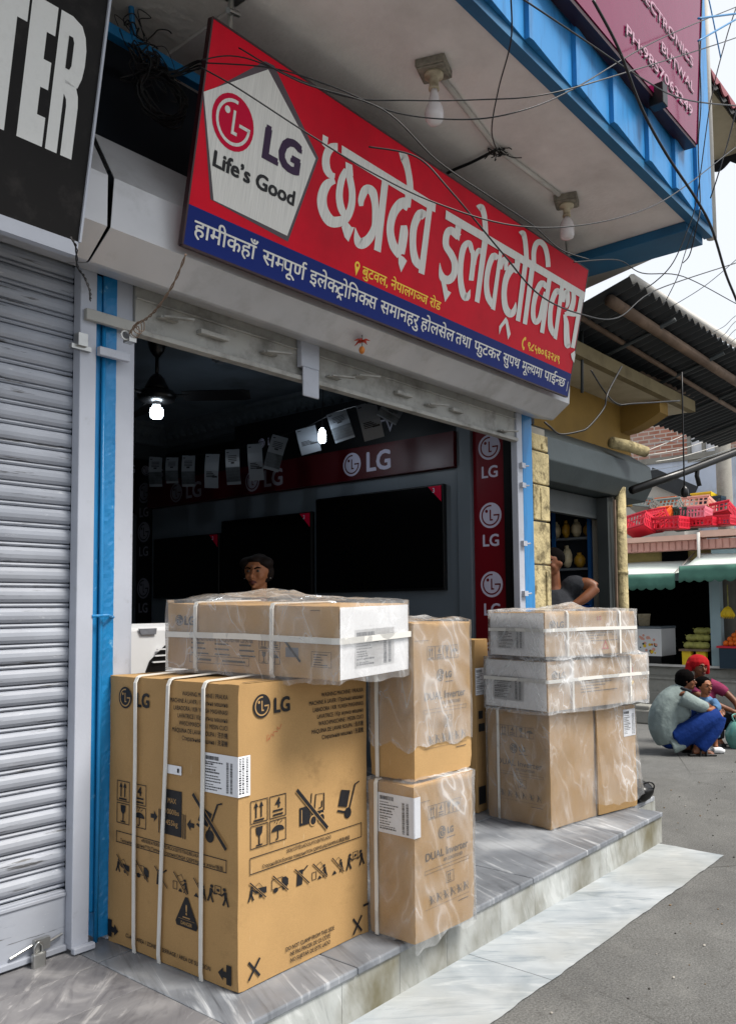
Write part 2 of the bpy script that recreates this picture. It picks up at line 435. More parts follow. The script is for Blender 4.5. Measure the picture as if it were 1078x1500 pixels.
    def label(s, u, v, w, h, paper, ink, seed=1, bars=True):
        r = random.Random(seed)
        s.rect(u, v, u + w, v + h, paper, 1)
        y = v + h * 0.93
        s.barcode(u + w * 0.05, y - h * 0.1, w * 0.42, h * 0.1, ink, r)
        y -= h * 0.17
        while y > v + h * 0.06:
            x = u + w * 0.05; e = u + w * (0.62 if bars else 0.95); t = h * r.choice((0.022, 0.03, 0.03, 0.042))
            e = x + (e - x) * r.uniform(0.4, 1.0)
            while x < e:
                L = w * r.uniform(0.015, 0.06); s.rect(x, y, min(x + L, e), y + t, ink, 2); x += L + w * 0.012
            y -= h * r.uniform(0.055, 0.085)
        if bars:
            for x in (0.72, 0.84):
                yy = v + h * 0.06
                while yy < v + h * 0.82:
                    t = h * r.choice((0.006, 0.01, 0.016)); s.rect(u + w * x, yy, u + w * (x + 0.075), yy + t, ink, 2); yy += t + h * r.choice((0.006, 0.01))
    def barcode(s, u, v, w, h, ink, r):
        x = u
        while x < u + w:
            t = w * r.choice((0.01, 0.018, 0.028)); s.rect(x, v, x + t, v + h, ink, 2); x += t + w * r.choice((0.01, 0.016))
# ---------------------------------------------------------------- shared materials
R = random.Random(7)
M_WHITE = mat('white_painted_metal', '#a9aeb9', 0.45, 0.06, 5, 0.12, 60, dirt='#6d6a66', damt=0.45, dscale=9, dlo=0.6, dhi=0.8)
M_SHUT = mat('shutter_grey_paint', '#a0a4ad', 0.42, 0.07, 4, 0.10, 70, dirt='#57544f', damt=0.55, dscale=5, stretch=(0.5, 1, 3), dlo=0.6, dhi=0.8)
_k = NT('shutter_paint'); _b = _k.mix(_k.ramp(_k.noise(4, 5), [(0.3, 0.0), (0.7, 1.0)]), '#8e939d', '#a0a5af')
_b = _k.mix(_k.ramp(_k.noise(1.1, 5, (0.4, 1, 1.2)), [(0.45, 0.0), (0.75, 0.45)]), _b, '#77736c')
_b = _k.mix(_k.ramp(_k.noise(6, 5, (0.5, 1, 9), 0.7), [(0.60, 0.0), (0.66, 0.85)]), _b, '#3d3b38')
_b = _k.mix(_k.ramp(_k.noise(26, 4, (0.6, 1, 2), 0.7), [(0.66, 0.0), (0.72, 0.5)]), _b, '#c9ccd0')
_k.set(_k.p.inputs['Base Color'], _b); _k.p.inputs['Roughness'].default_value = 0.45; _k.p.inputs['Specular IOR Level'].default_value = 0.35; _k.bump(_k.noise(3, 4, (0.4, 1, 1)), 0.3, 0.02)
M_SHUT = _k.m
M_LINTEL = mat('grimy_grey_metal', '#9c9c98', 0.55, 0.1, 5, 0.2, 50, dirt='#4b463e', damt=0.65, dscale=7, dlo=0.48, dhi=0.72)
M_HOOD = mat('galvanised_hood', '#b4b5b8', 0.38, 0.08, 3, 0.12, 12, metal=0.25, dirt='#75716b', damt=0.4, dscale=4)
M_BLUE = mat('blue_gloss_paint', '#1b76ad', 0.35, 0.1, 5, 0.4, 45, dirt='#7fb2cc', damt=0.6, dscale=22, dlo=0.64, dhi=0.7)
M_BLUE_CLAD = mat('blue_cladding', '#2a7cb8', 0.42, 0.07, 3, 0.05, 40, dirt='#123f63', damt=0.55, dscale=5, stretch=(3, 1, 0.5), dlo=0.5)
M_BLUE_DK = mat('dark_blue_trim', '#1d5e86', 0.45, 0.1, 5, 0.1, 40, dirt='#0d2a40', damt=0.5)
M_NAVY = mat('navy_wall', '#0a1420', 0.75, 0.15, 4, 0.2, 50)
M_SOFFIT = mat('soffit_plaster', '#dcd7d4', 0.85, 0.06, 2.5, 0.5, 45, dirt='#756a62', damt=0.35, dscale=2.2, dlo=0.45, dhi=0.8, bdist=0.006)
M_SOFFIT2 = mat('soffit_plaster_rough', '#dedad3', 0.9, 0.08, 2.0, 0.8, 25, dirt='#77706a', damt=0.3, bdist=0.01)
M_PLASTER = mat('pale_plaster', '#c2c0bb', 0.85, 0.06, 3, 0.3, 40, dirt='#8d8880', damt=0.35)
M_INT = mat('interior_wall_paint', '#3c4349', 0.7, 0.08, 3, 0.08, 40)
M_CEIL = mat('shop_ceiling_paint', '#6a7885', 0.8, 0.08, 3, 0.1, 30, dirt='#2c2f31', damt=0.6, dscale=1.6)
M_CORN = mat('cornice_plaster', '#5d666c', 0.8, 0.12, 9, 0.9, 22, bdist=0.03)
M_GREYP = mat('grey_display_panel', '#616b74', 0.4, 0.04, 3, 0.02, 40)
M_RED = mat('deep_red_panel', '#480810', 0.35, 0.06, 3, 0.02, 40)
M_REDB = mat('red_banner_vinyl', '#6a0a18', 0.33, 0.06, 3, 0.03, 30)
M_DKP = mat('black_fascia_panel', '#0d0d10', 0.3, 0.1, 3, 0.02, 40)
M_LOGOW = mat('pale_lilac_vinyl', '#c3c2d8', 0.5, 0.03, 5, 0)
M_LOGOG = mat('grey_vinyl', '#8c8c98', 0.5, 0.03, 5, 0)
M_BLACK = mat('black_plastic', '#0b0b0c', 0.35, 0.1, 5, 0.03, 60)
M_INK = mat('black_ink', '#16161a', 0.6, 0.12, 20, 0)
M_RUBBER = mat('black_cable_rubber', '#121214', 0.5, 0.15, 8, 0)
M_SCREEN = mat('dark_screen', '#060607', 0.12, 0.05, 3, 0)
M_STEEL = mat('bright_steel', '#a9aaa8', 0.3, 0.08, 20, 0.05, 60, metal=0.9)
M_WPLAST = mat('white_plastic', '#d9dadb', 0.4, 0.03, 4, 0.02, 40)
M_IVORY = mat('aged_ivory_plastic', '#b9ad93', 0.5, 0.08, 12, 0.05, 40, dirt='#5b4c38', damt=0.6, dscale=14)
M_BULB = mat('milky_bulb', '#c9c4c4', 0.25, 0.03, 8, 0)
M_PAPER = mat('white_paper', '#dfe1e6', 0.6, 0.03, 9, 0.03, 50)
M_ASPH = mat('asphalt', '#777674', 0.9, 0.10, 1.2, 0.75, 180, dirt='#4a4845', damt=0.7, dscale=1.7, dlo=0.47, dhi=0.75, bdist=0.006)
_k = NT('asphalt'); _b = _k.mix(_k.ramp(_k.noise(0.9, 7, (1, 1, 1), 0.65), [(0.3, 0.0), (0.7, 1.0)]), '#555554', '#6a6a68')
_b = _k.mix(_k.ramp(_k.noise(2.3, 8, (1, 1, 1), 0.7, 0.6), [(0.52, 0.0), (0.72, 0.35)]), _b, '#4a4946')
_b = _k.mix(1.0, _b, _k.ramp(_k.noise(110, 4, (1, 1, 1), 0.7), [(0.3, 0.5), (0.5, 1.0), (0.7, 1.5)]), 'MULTIPLY')
_b = _k.mix(_k.ramp(_k.noise(17, 8, (1, 1, 1), 0.75), [(0.56, 0.0), (0.68, 0.6)]), _b, '#454441')
_b = _k.mix(_k.ramp(_k.noise(5, 8, (1, 1, 1), 0.75), [(0.5, 0.0), (0.75, 0.3)]), _b, '#868581')
_v = _k.n('TexVoronoi', feature='DISTANCE_TO_EDGE'); _k.set(_v.inputs['Vector'], _k.mix(0.12, _k.coords(), _k.n('TexNoise').outputs['Color'])); _v.inputs['Scale'].default_value = 0.9
_b = _k.mix(_k.mix(1.0, _k.ramp(_v.outputs['Distance'], [(0.0, 1.0), (0.006, 0.0)]), _k.ramp(_k.noise(0.7, 3), [(0.5, 0.0), (0.6, 0.75)]), 'MULTIPLY'), _b, '#2b2a28')
_b = _k.mix(_k.ramp(_k.noise(75, 1), [(0.74, 0.0), (0.78, 0.4)]), _b, '#b3b0aa')
_k.set(_k.p.inputs['Base Color'], _b); _k.p.inputs['Roughness'].default_value = 0.92; _k.p.inputs['Specular IOR Level'].default_value = 0.2; _k.bump(_k.mix(0.5, _k.noise(190, 4), _k.noise(30, 4)), 0.9, 0.007)
M_ASPH = _k.m
STREAK = 66
M_MTOP = marble('grey_streaked_marble', '#33363b', '#70747a', '#c2c5c8', 2.4, (0, 0, math.radians(STREAK)), (0.6, 9, 1), 0.9, 0.28, warp=0.3, rand=0.1)
M_MLEFT = marble('veined_grey_marble', '#403f44', '#6d6c6e', '#aeacab', 3.0, (0, 0, math.radians(38)), (0.8, 3.6, 1), 2.2, 0.3, rand=0.1, warp=2.0)
M_MRISE = marble('stained_white_marble', '#7c7f7c', '#a3a6a4', '#c6c8c7', 4.5, (0, math.radians(65), 0), (0.8, 1, 3), 2.0, 0.45, '#514a2c', 0.9, 2.3, rand=0.12)
M_MSTRIP = marble('pale_marble', '#56646d', '#979da1', '#b9bdbf', 3.0, (0, 0, math.radians(-48)), (0.9, 4.5, 1), 1.4, 0.55, '#8d8c84', 0.45, 1.8, rand=0.03)

# ---------------------------------------------------------------- ground
ZT = 0.19
m = MB()
def _gnd(u, v):
    x = -40 + 160 * u; y = -60 + 160 * v
    return (x, y, 0)
m.sheet(_gnd, 8, 8)
one('street', m, M_ASPH, 'grey dusty asphalt street running past the shops', 'street', kind='structure')
m = MB()
def _strip(x0, x1):
    def g(u, v):
        x = x0 + (x1 - x0) * u; y = 1.668 + 0.394 * v
        if v == 0: y += 0.010 * noise.noise(Vector((x * 3, 0, 1))) + 0.006 * noise.noise(Vector((x * 14, 0, 5)))
        if u == 1 and x1 > 5: x += 0.012 * noise.noise(Vector((y * 9, 2, 2)))
        return (x, y, 0.006 + 0.002 * noise.noise(Vector((x, y * 3, 0))))
    return g
for x0, x1 in ((-3, 1.2), (1.204, 3.05), (3.053, 5.165)): m.sheet(_strip(x0, x1), 60, 4)
one('pavement_strip', m, M_MSTRIP, 'pale marble strip laid flush in the asphalt at the foot of the step', 'pavement', kind='structure')
# grit and scraps lying on the road
m = MB(); rg = random.Random(21)
for k in range(420):
    x = rg.uniform(2.2, 9.5); y = rg.uniform(-0.6, 1.64) if x < 5.3 else rg.uniform(0.2, 2.6); r_ = rg.uniform(0.002, 0.007) * (2.2 if k % 60 == 0 else 1)
    m.ball((x, y, r_ * 0.5), (r_ * rg.uniform(0.8, 1.6), r_, r_ * 0.6), 6, k % 3)
for k in range(16):
    x = rg.uniform(2.8, 8); y = rg.uniform(0.3, 1.6); a = rg.uniform(0, 6); w = rg.uniform(0.01, 0.022)
    m.add([(x + w * math.cos(a + t), y + w * 0.6 * math.sin(a + t), 0.004 + 0.004 * (t % 2)) for t in (0, 1.5, 3.1, 4.6)], [(0, 1, 2, 3)], 3)
one('grit', m, [mat('pale_grit', '#8f8b84', 0.9, 0.2, 30, 0), mat('dark_grit', '#3b3936', 0.9, 0.2, 30, 0), mat('brown_grit', '#6d5d4a', 0.9, 0.2, 30, 0), mat('paper_scrap', '#c6c2b8', 0.8, 0.1, 30, 0)], 'grit and tiny scraps scattered over the asphalt', 'grit', kind='stuff')
step = thing('shop_step', 'raised grey marble step running along the shop front', 'step', (3.5, 2.5, 0))
m = MB(); m.box(-3, 5.205, 2.075, 2.95, -0.05, ZT - 0.03); m.box(1.85, 5.6, 2.95, 7.8, -0.05, ZT - 0.03); m.box(5.205, 5.6, 2.25, 2.95, -0.05, ZT - 0.03)
m.build('core', M_MRISE, step)
# top slabs with fine open joints
def slab(x0, x1, y0, y1, mt, name='slab', bev=0.006, z1=ZT, z0=ZT - 0.028):
    q = MB(); q.box(x0 + 0.0015, x1 - 0.0015, y0 + 0.0015, y1 - 0.0015, z0, z1); q.build(name, mt, step, bevel=bev)
cuts = [1.755, 2.325, 3.59, 4.62, 5.215]
for a, b in zip(cuts, cuts[1:]): slab(a, b, 2.045, 2.822, M_MTOP)
for a, b in zip([1.755, 3.1, 4.3, 5.6], [3.1, 4.3, 5.6]): slab(a, b, 2.822, 3.4, M_MTOP, bev=0.002)
slab(1.99, 5.6, 3.4, 7.8, M_MTOP, bev=0.002)
slab(5.215, 5.6, 2.25, 2.822, M_MTOP, bev=0.003)
slab(0.2, 1.10, 2.045, 2.805, M_MLEFT, bev=0.002); slab(1.10, 1.755, 2.045, 2.52, M_MLEFT, bev=0.002); slab(1.10, 1.755, 2.52, 2.805, M_MLEFT, bev=0.002)
slab(-3, 0.2, 2.045, 2.805, M_MLEFT, bev=0.002)
slab(-3, 1.755, 2.805, 3.2, M_MLEFT, bev=0.002)
rc = [-3, 0.9, 1.75, 2.25, 2.58, 2.894, 3.311, 3.62, 3.98, 4.418, 4.8, 5.205]
for a, b in zip(rc, rc[1:]):
    q = MB(); q.box(a + 0.001, b - 0.001, 2.058, 2.076, 0.005, ZT - 0.029); q.build('riser_tile', M_MRISE, step)
q = MB(); q.box(5.205, 5.222, 2.06, 2.7, 0.0, ZT - 0.029); q.build('end_tile', M_MRISE, step)

# ---------------------------------------------------------------- shop building
shop = thing('shop_building', 'electronics shop building with open front under a blue clad upper floor', 'shop', (3.5, 5.4, ZT))
m = MB(); m.box(-3, 5.6, 3.10, 3.25, 2.862, 3.985); m.build('upper_wall', M_NAVY, shop)
m = MB(); m.box(1.895, 1.985, 2.98, 3.2, ZT, 2.86); m.build('left_pillar', M_WHITE, shop, bevel=0.004)
m = MB(); m.box(1.80, 1.95, 3.2, 7.8, ZT, 3.5); m.build('side_wall', M_INT, shop)
m = MB(); m.box(1.95, 5.6, 7.72, 7.85, ZT, 3.5); m.build('back_wall', M_INT, shop)
m = MB(); m.box(5.6, 5.66, 3.25, 7.85, ZT, 3.5); m.build('party_wall', M_INT, shop)
m = MB(); m.box(1.8, 5.66, 3.25, 7.85, 3.5, 3.6); m.build('ceiling', M_CEIL, shop)
m = MB()
for (a, b, n) in (((1.95, 7.72), (5.6, 7.72), (0, -1)), ((5.6, 7.72), (5.6, 3.25), (-1, 0))):
    prof = [(0, 0), (0.16, 0), (0.15, -0.03), (0.11, -0.05), (0.09, -0.12), (0.03, -0.17), (0.03, -0.21), (0, -0.22)]
    A = Vector((*a, 3.499)); d = Vector((b[0] - a[0], b[1] - a[1], 0)); N = Vector((*n, 0))
    P = [A + N * x + Vector((0, 0, z)) for x, z in prof]
    m.prism(P, d)
    k = 0; L = d.length; dn = d.normalized()
    while k < L - 0.1:      # leaf relief
        c = A + dn * (k + 0.05) + N * 0.075 + Vector((0, 0, -0.11))
        m.ball(c, (0.04, 0.04, 0.055), 6); k += 0.115
m.build('cornice', M_CORN, shop)
# soffit and balcony
m = MB(); m.box(2.15, 5.6, 1.80, 3.26, 3.95, 4.1); m.build('soffit', M_SOFFIT, shop)
m = MB(); m.box(-3, 2.148, 1.80, 3.26, 3.965, 4.1); m.build('side_soffit', M_SOFFIT2, shop)
m = MB(); m.prism([(5.602, 1.78, 3.95), (6.05, 3.1, 3.95), (5.602, 3.1, 3.95)], (0, 0, 0.12)); m.build('soffit_end', M_PLASTER, shop)
m = MB(); m.box(5.30, 5.598, 1.802, 3.09, 3.885, 3.949); m.build('end_beam', M_BLUE_DK, shop, bevel=0.004)
m = MB(); m.box(-3, 5.62, 1.745, 1.80, 3.93, 4.05); m.build('fascia_board', M_BLUE_DK, shop)
ribs = [-1.9, -1.45, -1.0, -0.55, -0.1, 0.35, 0.8, 1.25, 1.70, 2.2, 2.68, 3.135, 3.59, 4.012, 4.479, 4.891, 5.277, 5.62]
m = MB()
for a, b in zip(ribs, ribs[1:]):
    zb = 3.985 + R.uniform(-0.008, 0.008)
    pr = [(a, 1.744), (a, 1.716), (a + 0.03, 1.712), (b, 1.74), (b, 1.744)]
    m.prism([(x, y, zb) for x, y in pr], (0, 0, 2.9))
m.build('cladding', M_BLUE_CLAD, shop)
m = MB(); m.box(5.56, 5.62, 1.743, 3.1, 4.05, 6.9); m.build('end_wall', M_PLASTER, shop)
m = MB(); m.tube([(5.69, 1.772, 3.95), (5.69, 1.772, 6.9)], 0.033, 12); m.build('corner_pipe', M_PLASTER, shop, smooth=True)
m = MB(); m.box(-3, 5.6, 1.75, 3.1, 6.6, 6.7); m.build('upper_slab', M_PLASTER, shop)

# wall lining of the shop: display panel, red header, black fascia
m = MB(); m.box(5.2, 5.3, 3.53, 7.42, ZT, 2.53)
for y in (4.1, 5.0, 5.9, 6.8): m.box(5.198, 5.2, y, y + 0.004, ZT, 2.52)
m.build('display_panel', M_GREYP, shop)
m = MB(); m.box(5.17, 5.3, 3.40, 3.525, ZT, 2.86); m.build('panel_trim', M_GREYP, shop, bevel=0.006)
hd = MB(); hd.box(5.14, 5.28, 3.53, 7.42, 2.535, 2.80)
f = Face(hd, (5.14, 4.55, 2.665), (0, -1, 0), (0, 0, 1))
f.logo(0.0, 0.0, 0.098, 1, 2); f.text('LG', 0.15, -0.075, 0.155, 1, bold=0.06)
f = Face(hd, (5.14, 6.93, 2.655), (0, -1, 0), (0, 0, 1)); f.logo(0, 0, 0.098, 3, 2); f.text('LG', 0.15, -0.07, 0.15, 3, bold=0.06)
f = Face(hd, (5.14, 5.78, 2.655), (0, -1, 0), (0, 0, 1)); f.logo(0, 0, 0.098, 3, 2); f.text('LG', 0.15, -0.07, 0.15, 3, bold=0.06)
hd.build('header', [M_RED, M_LOGOW, M_RED, M_LOGOG], shop)
fa = MB(); fa.box(5.2, 5.3, 3.3, 6.1, 2.80, 3.22); fa.box(5.56, 5.6, 6.1, 7.7, 2.7, 3.2)
f = Face(fa, (5.2, 5.72, 2.98), (0, -1, 0), (0, 0, 1)); f.logo(0, 0.03, 0.045, 1, 0); f.text('LG', 0.08, 0, 0.07, 1, bold=0.05)
f = Face(fa, (5.2, 4.75, 2.9), (0, -1, 0), (0, 0, 1)); f.text('TV', 0.42, 0.0, 0.11, 2)
fa.build('upper_fascia', [M_DKP, M_LOGOW, M_LOGOG], shop)
bw = MB(); bw.box(2.2, 5.5, 7.66, 7.72, 2.5, 3.1)
f = Face(bw, (4.1, 7.66, 2.95), (1, 0, 0), (0, 0, 1))
for i in range(4): f.logo(0.1 + i * 0.36, 0.03, 0.055, 1, 0); f.text('LG', 0.18 + i * 0.36, -0.01, 0.085, 1, bold=0.06)
bw.build('back_fascia', [M_DKP, M_LOGOG], shop)
def banner(y0, y1, z0, z1, centers, r, lm, base, x=5.2, h=0.085):
    b = MB(); b.box(x, x + 0.08, y0, y1, z0, z1)
    for z in centers:
        f = Face(b, (x, (y0 + y1) / 2, z), (0, -1, 0), (0, 0, 1))
        f.logo(0, 0, r, 1, 2); f.text('LG', 0, -r - h - 0.045, h, 1, 'c', 0.05)
    b.build('banner', [base, lm, base], shop)
banner(3.112, 3.396, 1.0, 2.84, (2.65, 2.145, 1.64, 1.135), 0.094, M_LOGOW, M_REDB)
banner(7.44, 7.70, 1.0, 2.9, (2.72, 2.3, 1.7), 0.11, M_LOGOG, M_DKP, h=0.1)
m = MB(); m.box(5.2, 5.28, 2.99, 3.108, ZT, 2.86); m.build('gap_shade_strip', M_BLACK, shop)  # solid black strip stands in for the shade of an open gap

# blue posts and pipes either side of the opening
q = MB()
def _post(u, v):
    P4 = [(1.846, 3.06), (1.846, 2.982), (1.904, 2.976), (1.904, 3.06)]; i = min(int(u * 3), 2); t = u * 3 - i
    x = P4[i][0] * (1 - t) + P4[i + 1][0] * t; y = P4[i][1] * (1 - t) + P4[i + 1][1] * t; z = ZT + 0.02 + 2.64 * v
    w = 0.004 * noise.noise(Vector((x * 30, y * 30, z * 9))) + 0.003 * noise.noise(Vector((x * 90, y * 90, z * 40)))
    return (x + w, y + w, z)
q.sheet(_post, 12, 160); q.build('post', M_BLUE, shop)
q = MB(); q.box(1.802, 1.844, 2.985, 3.03, ZT + 0.12, 2.85); q.build('conduit', M_BLUE, shop, bevel=0.008)
q = MB(); q.tube([(1.840, 2.974, ZT + 0.01), (1.842, 2.972, 0.8), (1.845, 2.974, 1.5), (1.843, 2.973, 2.66)], 0.009, 8); q.build('cable_pipe', M_BLUE, shop, smooth=True)
for z in (1.46,):
    q = MB(); q.tube([(1.795, 2.955, z), (1.86, 2.945, z + 0.002), (1.91, 2.985, z - 0.006)], 0.006, 6); q.build('pipe_strap', M_BLUE, shop)
q = MB(); q.box(5.162, 5.30, 2.955, 2.985, 0.0, 2.87); q.build('end_post', M_BLUE_CLAD, shop, bevel=0.006)
q = MB(); q.box(5.154, 5.299, 2.987, 3.11, 0.0, 2.87); q.build('gap_shade_box', M_BLACK, shop)  # black box behind the post, painting the dark of the gap beside it
for (z, x0, x1, h) in ((2.655, 1.74, 2.0, 0.045), (2.52, 1.80, 1.94, 0.035)):
    q = MB(); q.box(x0, x1, 2.93, 2.955, z - h / 2, z + h / 2); q.build('flat_bracket', M_LINTEL if z > 2.6 else M_WHITE, shop, bevel=0.003)

# ---------------------------------------------------------------- rolled-up shutter of the open shop
rs = thing('roller_shutter', 'raised roller shutter with dented grey hood above the open shop front', 'roller shutter', (3.5, 3.0, ZT))
def hood(mb, x0, x1, xs=0.09, sag=0.012):
    prof = [(3.02, 3.33), (2.80, 3.315), (2.655, 3.085), (2.660, 2.895), (2.785, 2.802), (2.80, 2.80), (2.945, 2.838), (2.962, 2.862)]
    n = 22
    def fn(u, v):
        i = min(int(v * (len(prof) - 1) + 1e-6), len(prof) - 2); t = v * (len(prof) - 1) - i
        y = prof[i][0] * (1 - t) + prof[i + 1][0] * t; z = prof[i][1] * (1 - t) + prof[i + 1][1] * t
        xa = x0 + xs * ((z - 2.775) / 0.31 if z < 3.09 else 1 + (z - 3.09) / 3)
        x = xa + (x1 - xa) * u
        w = noise.noise(Vector((x * 1.7, z * 2.3, 4))) * sag + noise.noise(Vector((x * 5, z * 5, 9))) * sag * 0.4
        return (x, y + w, z + w * 0.5)
    mb.sheet(fn, n * 2, 28)
m = MB(); hood(m, 1.662, 5.315, 0.02); m.build('hood', M_HOOD, rs, solid=0.004)
m = MB(); m.box(1.985, 5.075, 2.965, 2.985, 2.655, 2.85); m.box(1.985, 5.075, 2.935, 2.985, 2.632, 2.655); m.box(1.985, 5.075, 2.955, 2.966, 2.79, 2.80)
m.build('bottom_rail', M_LINTEL, rs, bevel=0.003)
for px, py, w in ((245, 468, 0.05), (312, 492, 0.16), (393, 518, 0.05), (488, 553, 0.06), (527, 552, 0.03), (590, 578, 0.14), (630, 594, 0.06), (668, 602, 0.12), (735, 632, 0.06)):
    p = onY(px, py, 2.95)
    q = MB()
    if w > 0.09:
        q.box(p.x - w / 2, p.x + w / 2, 2.93, 2.964, p.z - 0.01, p.z + 0.012)
        q.build('slot_cover', M_LINTEL, rs, bevel=0.003)
    else:
        q.box(p.x - 0.045, p.x + 0.045, 2.93, 2.962, p.z - 0.006, p.z + 0.004); q.beam((p.x - 0.03, 2.93, p.z), (p.x + 0.09, 2.88, p.z + 0.004), 0.022, 0.008)
        q.build('latch_tab', M_LINTEL, rs)
q = MB(); q.box(2.93, 3.06, 2.925, 2.963, 2.70, 2.86); q.box(2.935, 3.05, 2.918, 2.93, 2.55, 2.70); q.build('lock_plate', M_WHITE, rs, bevel=0.006)
q = MB(); q.box(1.986, 1.998, 2.99, 3.05, ZT, 2.65); q.build('guide_rail', M_WHITE, rs)
q = MB(); q.box(5.078, 5.152, 2.95, 3.0, ZT, 2.84); q.build('guide_rail', M_WHITE, rs, bevel=0.004)
for z in (2.45, 2.31, 1.9, 1.55):
    q = MB(); q.box(5.10, 5.15, 2.925, 2.952, z, z + 0.035); q.tube([(5.145, 2.93, z + 0.015), (5.175, 2.915, z + 0.018)], 0.006, 6); q.build('hasp', M_WHITE, rs)
q = MB(); q.box(1.945, 1.985, 3.0, 3.02, 1.78, 1.80); q.box(1.94, 1.99, 2.985, 3.02, 1.783, 1.797); q.build('hasp', M_STEEL, rs)

# ---------------------------------------------------------------- closed shutter on the left
ls = thing('roller_shutter', 'closed light grey slatted roller shutter padlocked at the bottom', 'roller shutter', (0.6, 3.05, ZT))
m = MB()
pitch = 0.0765; z = 0.425
while z < 2.98:
    pr = [(3.046, 0.0), (3.026, 0.002), (3.021, 0.008), (3.024, 0.014), (3.036, 0.017), (3.022, 0.021), (3.015, 0.032), (3.012, 0.046), (3.014, 0.060), (3.021, 0.071), (3.030, 0.0755), (3.046, pitch)]
    n = 6
    for (y0, a), (y1, b) in zip(pr, pr[1:]):
        m.add([(-1.2, y0, z + a), (1.735, y0, z + a), (1.735, y1, z + b), (-1.2, y1, z + b)], [(0, 1, 2, 3)])
    z += pitch
m.build('curtain', M_SHUT, ls)
m = MB(); m.box(-1.2, 1.728, 3.0, 3.03, 0.215, 0.422); m.box(-1.2, 1.728, 2.985, 3.03, 0.20, 0.222); m.box(-1.2, 1.728, 2.994, 3.0, 0.40, 0.414)
m.build('bottom_bar', M_SHUT, ls, bevel=0.003)
m = MB(); m.box(1.728, 1.80, 2.955, 3.008, ZT + 0.015, 2.86); m.box(1.725, 1.815, 2.93, 2.956, ZT + 0.005, ZT + 0.028); m.build('guide_rail', M_WHITE, ls, bevel=0.004)
m = MB(); hood(m, -1.2, 1.655, 0.02, 0.010); m.build('hood', M_HOOD, ls, solid=0.004)
m = MB(); m.box(-1.2, 1.727, 2.99, 3.05, 2.87, 2.96); m.build('head_channel', M_LINTEL, ls)
p = onY(124, 508, 2.93)
m = MB(); m.box(p.x - 0.05, p.x + 0.035, 2.935, 2.957, p.z - 0.012, p.z + 0.006); m.box(p.x - 0.03, p.x + 0.01, 2.92, 2.955, p.z, p.z + 0.05); m.build('hasp', M_STEEL, ls)
p = onY(60, 1396, 2.98)
m = MB(); m.tube([(p.x - 0.11, 2.992, p.z + 0.01), (p.x - 0.03, 2.985, p.z + 0.035), (p.x + 0.02, 2.975, p.z + 0.03), (p.x + 0.09, 2.99, p.z + 0.04)], 0.005, 6)
m.box(p.x - 0.03, p.x + 0.03, 2.965, 2.985, p.z + 0.015, p.z + 0.055); m.build('hasp', M_STEEL, ls)
pl = thing('padlock', 'steel padlock hanging from the hasp of the closed grey shutter', 'padlock', (p.x - 0.01, 2.96, p.z))
m = MB(); m.box(p.x - 0.045, p.x + 0.005, 2.945, 2.968, p.z - 0.055, p.z + 0.015); m.build('body', M_STEEL, pl, bevel=0.006)
m = MB(); m.tube([(p.x - 0.035, 2.957, p.z + 0.01), (p.x - 0.035, 2.957, p.z + 0.035), (p.x - 0.02, 2.957, p.z + 0.05), (p.x - 0.006, 2.957, p.z + 0.035), (p.x - 0.006, 2.957, p.z + 0.01)], 0.004, 8, smooth=4); m.build('shackle', M_STEEL, pl, smooth=True)
# ---------------------------------------------------------------- signs
def brushed(name, col, rough=0.35):
    k = NT(name); c = lin(col)
    n1 = k.noise(9, 3, (30, 1, 0.6)); 
    k.set(k.p.inputs['Base Color'], k.mix(k.ramp(n1, [(0.3, 0.0), (0.7, 1.0)]), tuple(x * 0.82 for x in c), tuple(min(1, x * 1.1) for x in c)))
    k.p.inputs['Roughness'].default_value = rough; k.p.inputs['Specular IOR Level'].default_value = 0.4
    return k.m
M_SRED = mat('sign_red', '#cf0526', 0.45, 0.04, 2, 0.02, 40, spec=0.12, dirt='#6d0614', damt=0.4, dscale=1.6, dlo=0.45)
M_SBLUE = mat('sign_blue', '#0f246c', 0.45, 0.04, 2, 0.02, 40, spec=0.12)
M_SWHITE = brushed('sign_brushed_white', '#d6d5d0')
M_SDARK = mat('sign_plum_grey', '#46383f', 0.4, 0.05, 5, 0)
M_SPURP = mat('sign_letter_plum', '#3d2c46', 0.45, 0.05, 5, 0, spec=0.12)
M_SPINK = mat('sign_crimson', '#c20236', 0.45, 0.04, 5, 0, spec=0.1)
M_SYEL = mat('sign_yellow', '#f2c52c', 0.4, 0.04, 5, 0)
M_SEDGE = mat('sign_black_edge', '#2a0a10', 0.4, 0.1, 5, 0.05)
H1 = 0.70 / 0.622
RAK = ('draw', [([(0, 0.585), (0.56, 0.585)], 0.075), ([(0.43, 0.6), (0.43, 0.0)], 0.085),
                ([(0.05, 0.30), (0.09, 0.40), (0.17, 0.445), (0.25, 0.42), (0.285, 0.34), (0.27, 0.24), (0.20, 0.12), (0.07, -0.03)], [0.06, 0.085, 0.09, 0.09, 0.09, 0.09, 0.09, 0.03]),
                ([(0.43, 0.23), (0.33, 0.25), (0.25, 0.22)], 0.08)], 0.55)
TRA = ('mark', [([(-0.40, -0.20), (-0.385, -0.15), (-0.27, -0.03)], [0.03, 0.09, 0.09]), ([(-0.285, -0.03), (-0.17, -0.14), (-0.12, -0.24)], [0.09, 0.09, 0.03])])
REPH = ('mark', [([(-0.14, 0.60), (-0.20, 0.70), (-0.17, 0.80), (-0.07, 0.83), (0.0, 0.78)], 0.075)])
KA = ('half', 'क', 0.70, 0.665)
sgn = thing('signboard', 'wide red and blue shop signboard with white pentagon and big Devanagari lettering', 'signboard', (3.55, 2.60, 2.906))
